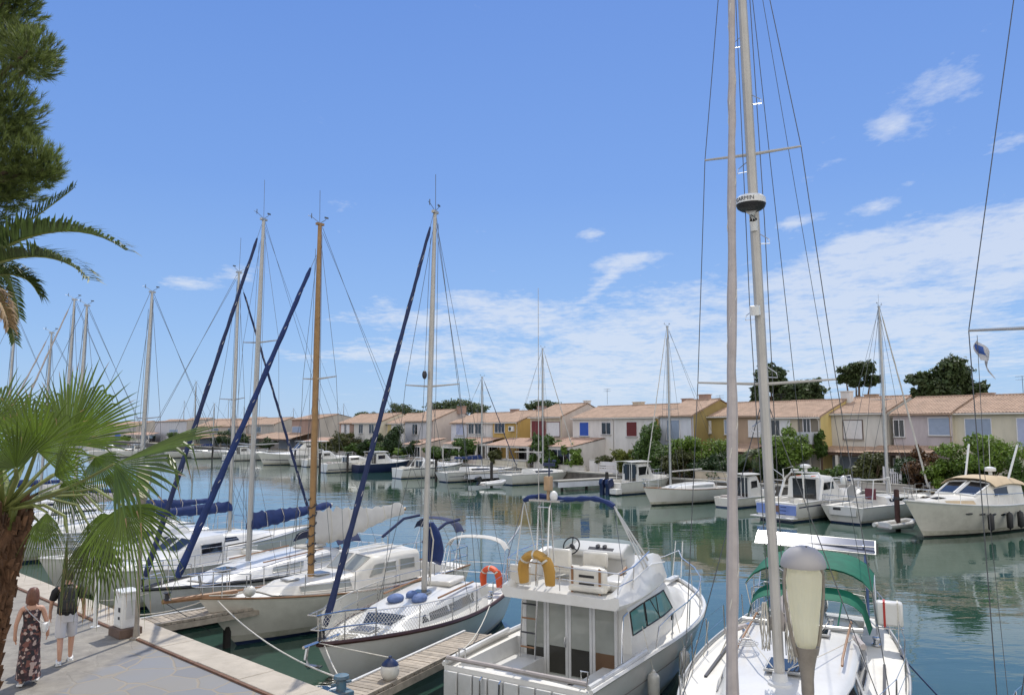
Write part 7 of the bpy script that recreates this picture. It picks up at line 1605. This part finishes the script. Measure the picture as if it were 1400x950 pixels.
# ================================================================== people
def skinbody(name, chains, parent, m, levels=2):
    """chains: list of joint lists (point, radius); the first joint of later chains may be an index into the first chain"""
    vs = []; es = []; rs = []
    for ch in chains:
        prev = None
        for j in ch:
            if isinstance(j, int): prev = j; continue
            vs.append(j[0]); rs.append(j[1]); i = len(vs) - 1
            if prev is not None: es.append((prev, i))
            prev = i
    me = bpy.data.meshes.new(name); me.from_pydata([tuple(v) for v in vs], es, []); o = bpy.data.objects.new(name, me); COL.objects.link(o)
    sk = o.modifiers.new('skin', 'SKIN'); sk.use_smooth_shade = True
    for i, d in enumerate(me.skin_vertices[0].data):
        r = rs[i]; d.radius = r if isinstance(r, tuple) else (r, r); d.use_root = (i == 0)
    ss = o.modifiers.new('sub', 'SUBSURF'); ss.levels = levels; ss.render_levels = levels
    bpy.context.view_layer.update(); me2 = bpy.data.meshes.new_from_object(o.evaluated_get(bpy.context.evaluated_depsgraph_get()))
    bpy.data.objects.remove(o); me2.name = name; me2.materials.clear(); me2.materials.append(M[m])
    me2.polygons.foreach_set('use_smooth', [True] * len(me2.polygons))
    o = bpy.data.objects.new(name, me2); COL.objects.link(o); o.parent = parent
    return o
def person(label, pos, rz, hgt, woman):
    """faces local +Y"""
    t = thing('person', label, 'person', pos, rz); s = hgt / 1.72
    def p(x, y, z): return Vector((x * s, y * s, z * s))
    sw = .165 if woman else .195
    la, ra = (.12, -.10) if woman else (-.1, .14)
    body = [(p(0, 0, .93), (.135 * s, .11 * s)), (p(0, .01, 1.1), (.115 * s if woman else .135 * s, .095 * s)), (p(0, 0, 1.3), (.135 * s if woman else .155 * s, .1 * s)), (p(0, -.005, 1.42), (.09 * s, .075 * s)), (p(0, .005, 1.5), .05 * s), (p(0, .015, 1.58), .07 * s), (p(0, .02, 1.655), (.085 * s, .095 * s))]
    def leg(sd, f, kx, lift=0): return [0, (p(sd * .09, f * .1, .84), .085 * s), (p(sd * .095, f * .55 + kx, .48), .06 * s), (p(sd * .09, f * .9 - kx * .3, .27 + lift), .05 * s), (p(sd * .09, f - kx * .5, .08 + lift), .035 * s), (p(sd * .1, f + .1 - kx * .5, .035 + lift), (.035 * s, .028 * s)), (p(sd * .105, f + .18 - kx * .5, .025 + lift), (.03 * s, .02 * s))]
    def arm(sd, f, bend): return [2, (p(sd * sw, 0, 1.385), .058 * s), (p(sd * (sw + .05), f * .35 - .01, 1.2), .045 * s), (p(sd * (sw + .075), f * .6, 1.1), .04 * s), (p(sd * (sw + .085), f + bend, .92), .03 * s), (p(sd * (sw + .085), f + bend + .015, .85), (.028 * s, .034 * s)), (p(sd * (sw + .08), f + bend + .03, .79), (.016 * s, .03 * s))]
    chains = [body, leg(1, .14, .03), leg(-1, -.17, .04, .02), arm(1, la, .05), arm(-1, ra, .06)]
    b_ = skinbody('body', chains, t, 'skin')
    # face and fingers, as part of the same figure
    fm = MB()
    hc = p(0, .02, 1.635)
    fm.tube([hc + p(0, .085, .02), hc + p(0, .115, -.015), hc + p(0, .09, -.025)], [.01 * s, .017 * s, .012 * s], 6)
    for sd in (1, -1):
        fm.ball(hc + p(sd * .088, 0, 0), (.014 * s, .025 * s, .035 * s), 5)
    fx = {1: la + .05, -1: ra + .06}
    for sd in (1, -1):
        w_ = p(sd * (sw + .08), fx[sd] + .03, .79)
        for k in range(4):
            a = w_ + p(0, -.026 + .018 * k, .015); fm.tube([a, a + p(-sd * .006, .004, -.035), a + p(-sd * .016, .008, -.07 - .008 * (k in (1, 2)))], [.009 * s, .008 * s, .006 * s], 6)
        a = w_ + p(0, .03, .05); fm.tube([a, a + p(-sd * .005, .02, -.03), a + p(-sd * .012, .022, -.06)], [.01 * s, .009 * s, .006 * s], 6)
    face = fm
    fo = face.build('body', M['skin'], None)
    # join into the one figure
    me = b_.data; vs = [tuple(v.co) for v in me.vertices]; fs = [tuple(q.vertices) for q in me.polygons]; mb = MB(); mb.add(vs, fs); mb.add([tuple(v.co) for v in fo.data.vertices], [tuple(q.vertices) for q in fo.data.polygons])
    bpy.data.objects.remove(b_); bpy.data.objects.remove(fo); b_ = mb.build('body', M['skin'], t, ang=80)
    for sd in (1, -1): MB().ball(hc + p(sd * .033, .098, .02), (.012 * s, .006 * s, .008 * s), 5).build('eye', M['haird'], t)
    MB().tube([hc + p(-.024, .1, -.05), hc + p(0, .105, -.052), hc + p(.024, .1, -.05)], .005 * s, 5).build('mouth', M['red'], t)
    def ringz(z, rx, ry, y0=0., x0=0., n=20, w_=0.): return [p(x0 + rx * cos(2 * pi * k / n) * (1 + w_ * sin(k * 2.6)), y0 + ry * sin(2 * pi * k / n) * (1 + w_ * sin(k * 2.6 + 1)), z) for k in range(n)]
    if woman:
        hr = MB()
        hr.loft([ringz(1.44, .05, .03, -.055), ringz(1.48, .108, .06, -.05, w_=.05), ringz(1.56, .112, .085, -.025, w_=.04), ringz(1.64, .105, .1, -.008, w_=.03), ringz(1.7, .092, .098, .004), ringz(1.745, .06, .065, .01), ringz(1.757, .02, .02, .01)], True, True); hr.build('hair', M['hairb'], t)
        m_, nt_, N_, L_ = node_mat('printed dress'); bb = N_['Principled BSDF']; bb.inputs['Roughness'].default_value = .8; tc_ = N_.new('ShaderNodeTexCoord'); vo = N_.new('ShaderNodeTexVoronoi'); vo.inputs['Scale'].default_value = 20; L_.new(tc_.outputs['Object'], vo.inputs[0]); cr_ = N_.new('ShaderNodeValToRGB'); cr_.color_ramp.interpolation = 'CONSTANT'; e = cr_.color_ramp.elements; e[0].color = (.03, .016, .018, 1); e[1].position = .62; e[1].color = (.4, .3, .26, 1)
        for ps, cl in ((.3, (.17, .07, .055, 1)), (.45, (.02, .02, .025, 1)), (.8, (.06, .03, .035, 1))): q = e.new(ps); q.color = cl
        sp_ = N_.new('ShaderNodeSeparateColor'); L_.new(vo.outputs['Color'], sp_.inputs[0]); L_.new(sp_.outputs[0], cr_.inputs[0]); L_.new(cr_.outputs[0], bb.inputs['Base Color'])
        dr = MB(); rr = [(1.36, .145, .105), (1.3, .155, .118), (1.2, .14, .112), (1.1, .132, .108), (1.0, .155, .13), (.9, .172, .145), (.75, .17, .16), (.55, .175, .19), (.35, .19, .22), (.18, .2, .235), (.12, .205, .24)]
        dr.loft([ringz(z, a, b2, -.01 - .02 * (1.36 - z), w_=.0 if z > .95 else .06 * (1 - z)) for z, a, b2 in rr], True, False)
        dr.build('dress', m_, t, ang=70)
        for sd in (1, -1): MB().tube([p(sd * .085, .1, 1.33), p(sd * .09, .0, 1.455), p(sd * .08, -.1, 1.34)], .014 * s, 6, flat=.5).build('dress_strap', m_, t)
        for sd, f, lf in ((1, .14, 0), (-1, -.17, .02)): MB().box(p(sd * .1, f + .06, .02 + lf), (.1 * s, .26 * s, .04 * s)).build('sandal', M['plas'], t, bevel=.012)
        bag = thing('shoulder_bag', 'small white bag slung over the shoulder of the woman in the printed dress', 'bag', tuple(Vector(pos) + Matrix.Rotation(rz, 3, 'Z') @ p(.23, -.02, .92)), rz)
        MB().box((0, 0, .09), (.09, .22, .17)).build('pouch', M['plas'], bag, bevel=.03); MB().box((.046, 0, .13), (.012, .19, .09)).build('flap', M['whitec'], bag, bevel=.004)
        o3 = p(.23, -.02, .92); MB().tube([p(.22, .05, 1.05) - o3, p(.05, .13, 1.24) - o3, p(-.1, .06, 1.42) - o3, p(-.11, -.05, 1.42) - o3, p(0, -.135, 1.3) - o3, p(.16, -.13, 1.12) - o3, p(.23, -.06, 1.04) - o3], .018 * s, 6, flat=.35).build('strap', M['whitec'], bag)
    else:
        hr = MB(); hr.loft([ringz(1.56, .06, .05, -.05), ringz(1.6, .09, .075, -.03), ringz(1.65, .1, .098, -.012), ringz(1.7, .094, .1, .0), ringz(1.745, .065, .07, .005), ringz(1.76, .02, .02, .005)], True, True); hr.build('hair', M['haird'], t)
        blk = mat('black shirt', (.012, .012, .014), .85, bump=.2, bscale=20)
        ts = MB(); ts.loft([ringz(z, a, b2, 0, w_=.02) for z, a, b2 in ((.9, .17, .135), (.98, .172, .135), (1.12, .165, .128), (1.28, .178, .128), (1.37, .17, .115), (1.43, .11, .09), (1.47, .065, .06))], True, False)
        for sd, f in ((1, la), (-1, ra)): ts.tube([p(sd * (sw - .05), 0, 1.38), p(sd * (sw + .02), f * .12, 1.33), p(sd * (sw + .055), f * .36, 1.19)], [.085 * s, .075 * s, .068 * s], 12)
        ts.build('t_shirt', blk, t, ang=70)
        gs = mat('pale grey shorts', (.5, .5, .52), .8, bump=.2, bscale=20)
        sh = MB(); sh.loft([ringz(.96, .168, .13), ringz(.85, .178, .14), ringz(.78, .175, .135)], True, True)
        for sd, f in ((1, .14), (-1, -.17)): sh.tube([p(sd * .085, 0, .86), p(sd * .092, f * .3, .7), p(sd * .096, f * .55 + .03, .5)], [.1 * s, .098 * s, .09 * s], 14)
        sh.build('shorts', gs, t, ang=70)
        for sd, f, lf in ((1, .14, 0), (-1, -.17, .02)):
            MB().ball(p(sd * .1, f + .06, .045 + lf), (.052 * s, .145 * s, .048 * s), 9).box(p(sd * .1, f + .06, .012 + lf), (.095 * s, .27 * s, .024 * s)).build('shoe', M['plas'], t)
        bp2 = thing('backpack', 'black backpack on the back of the man in pale shorts', 'backpack', tuple(Vector(pos) + Matrix.Rotation(rz, 3, 'Z') @ p(0, -.21, 1.0)), rz)
        rg = []
        for z, a, b2 in ((0, .12, .05), (.03, .15, .085), (.2, .16, .1), (.34, .15, .085), (.43, .11, .06), (.455, .05, .03)): rg.append([Vector((a * s * (abs(cos(q)) ** .6) * (1 if cos(q) > 0 else -1), b2 * s * (abs(sin(q)) ** .6) * (1 if sin(q) > 0 else -1), z * s)) for q in [2 * pi * k / 20 for k in range(20)]])
        MB().loft(rg).build('sack', mat('backpack cloth', (.02, .02, .022), .7, bump=.4, bscale=14), bp2, ang=60); MB().box((0, -.1 * s, .14 * s), (.22 * s, .05 * s, .18 * s)).build('pocket', MATS['backpack cloth'], bp2, bevel=.02)
        for sd in (1, -1):
            o3 = p(0, -.21, 1.0); MB().tube([p(sd * .1, -.13, 1.42) - o3, p(sd * .11, .02, 1.475) - o3, p(sd * .12, .13, 1.33) - o3, p(sd * .13, .1, 1.15) - o3, p(sd * .14, -.13, 1.06) - o3], .02 * s, 6, flat=.4).build('strap', MATS['backpack cloth'], bp2)
    return t
wp = P(38, 934, QZ); person('woman with brown hair in a long printed sleeveless dress walking away', tuple(wp), R(22), 1.68, True)
mp2 = P(88, 906, QZ); person('man in black t-shirt and pale shorts walking away with a backpack', tuple(mp2), R(30), 1.8, False)
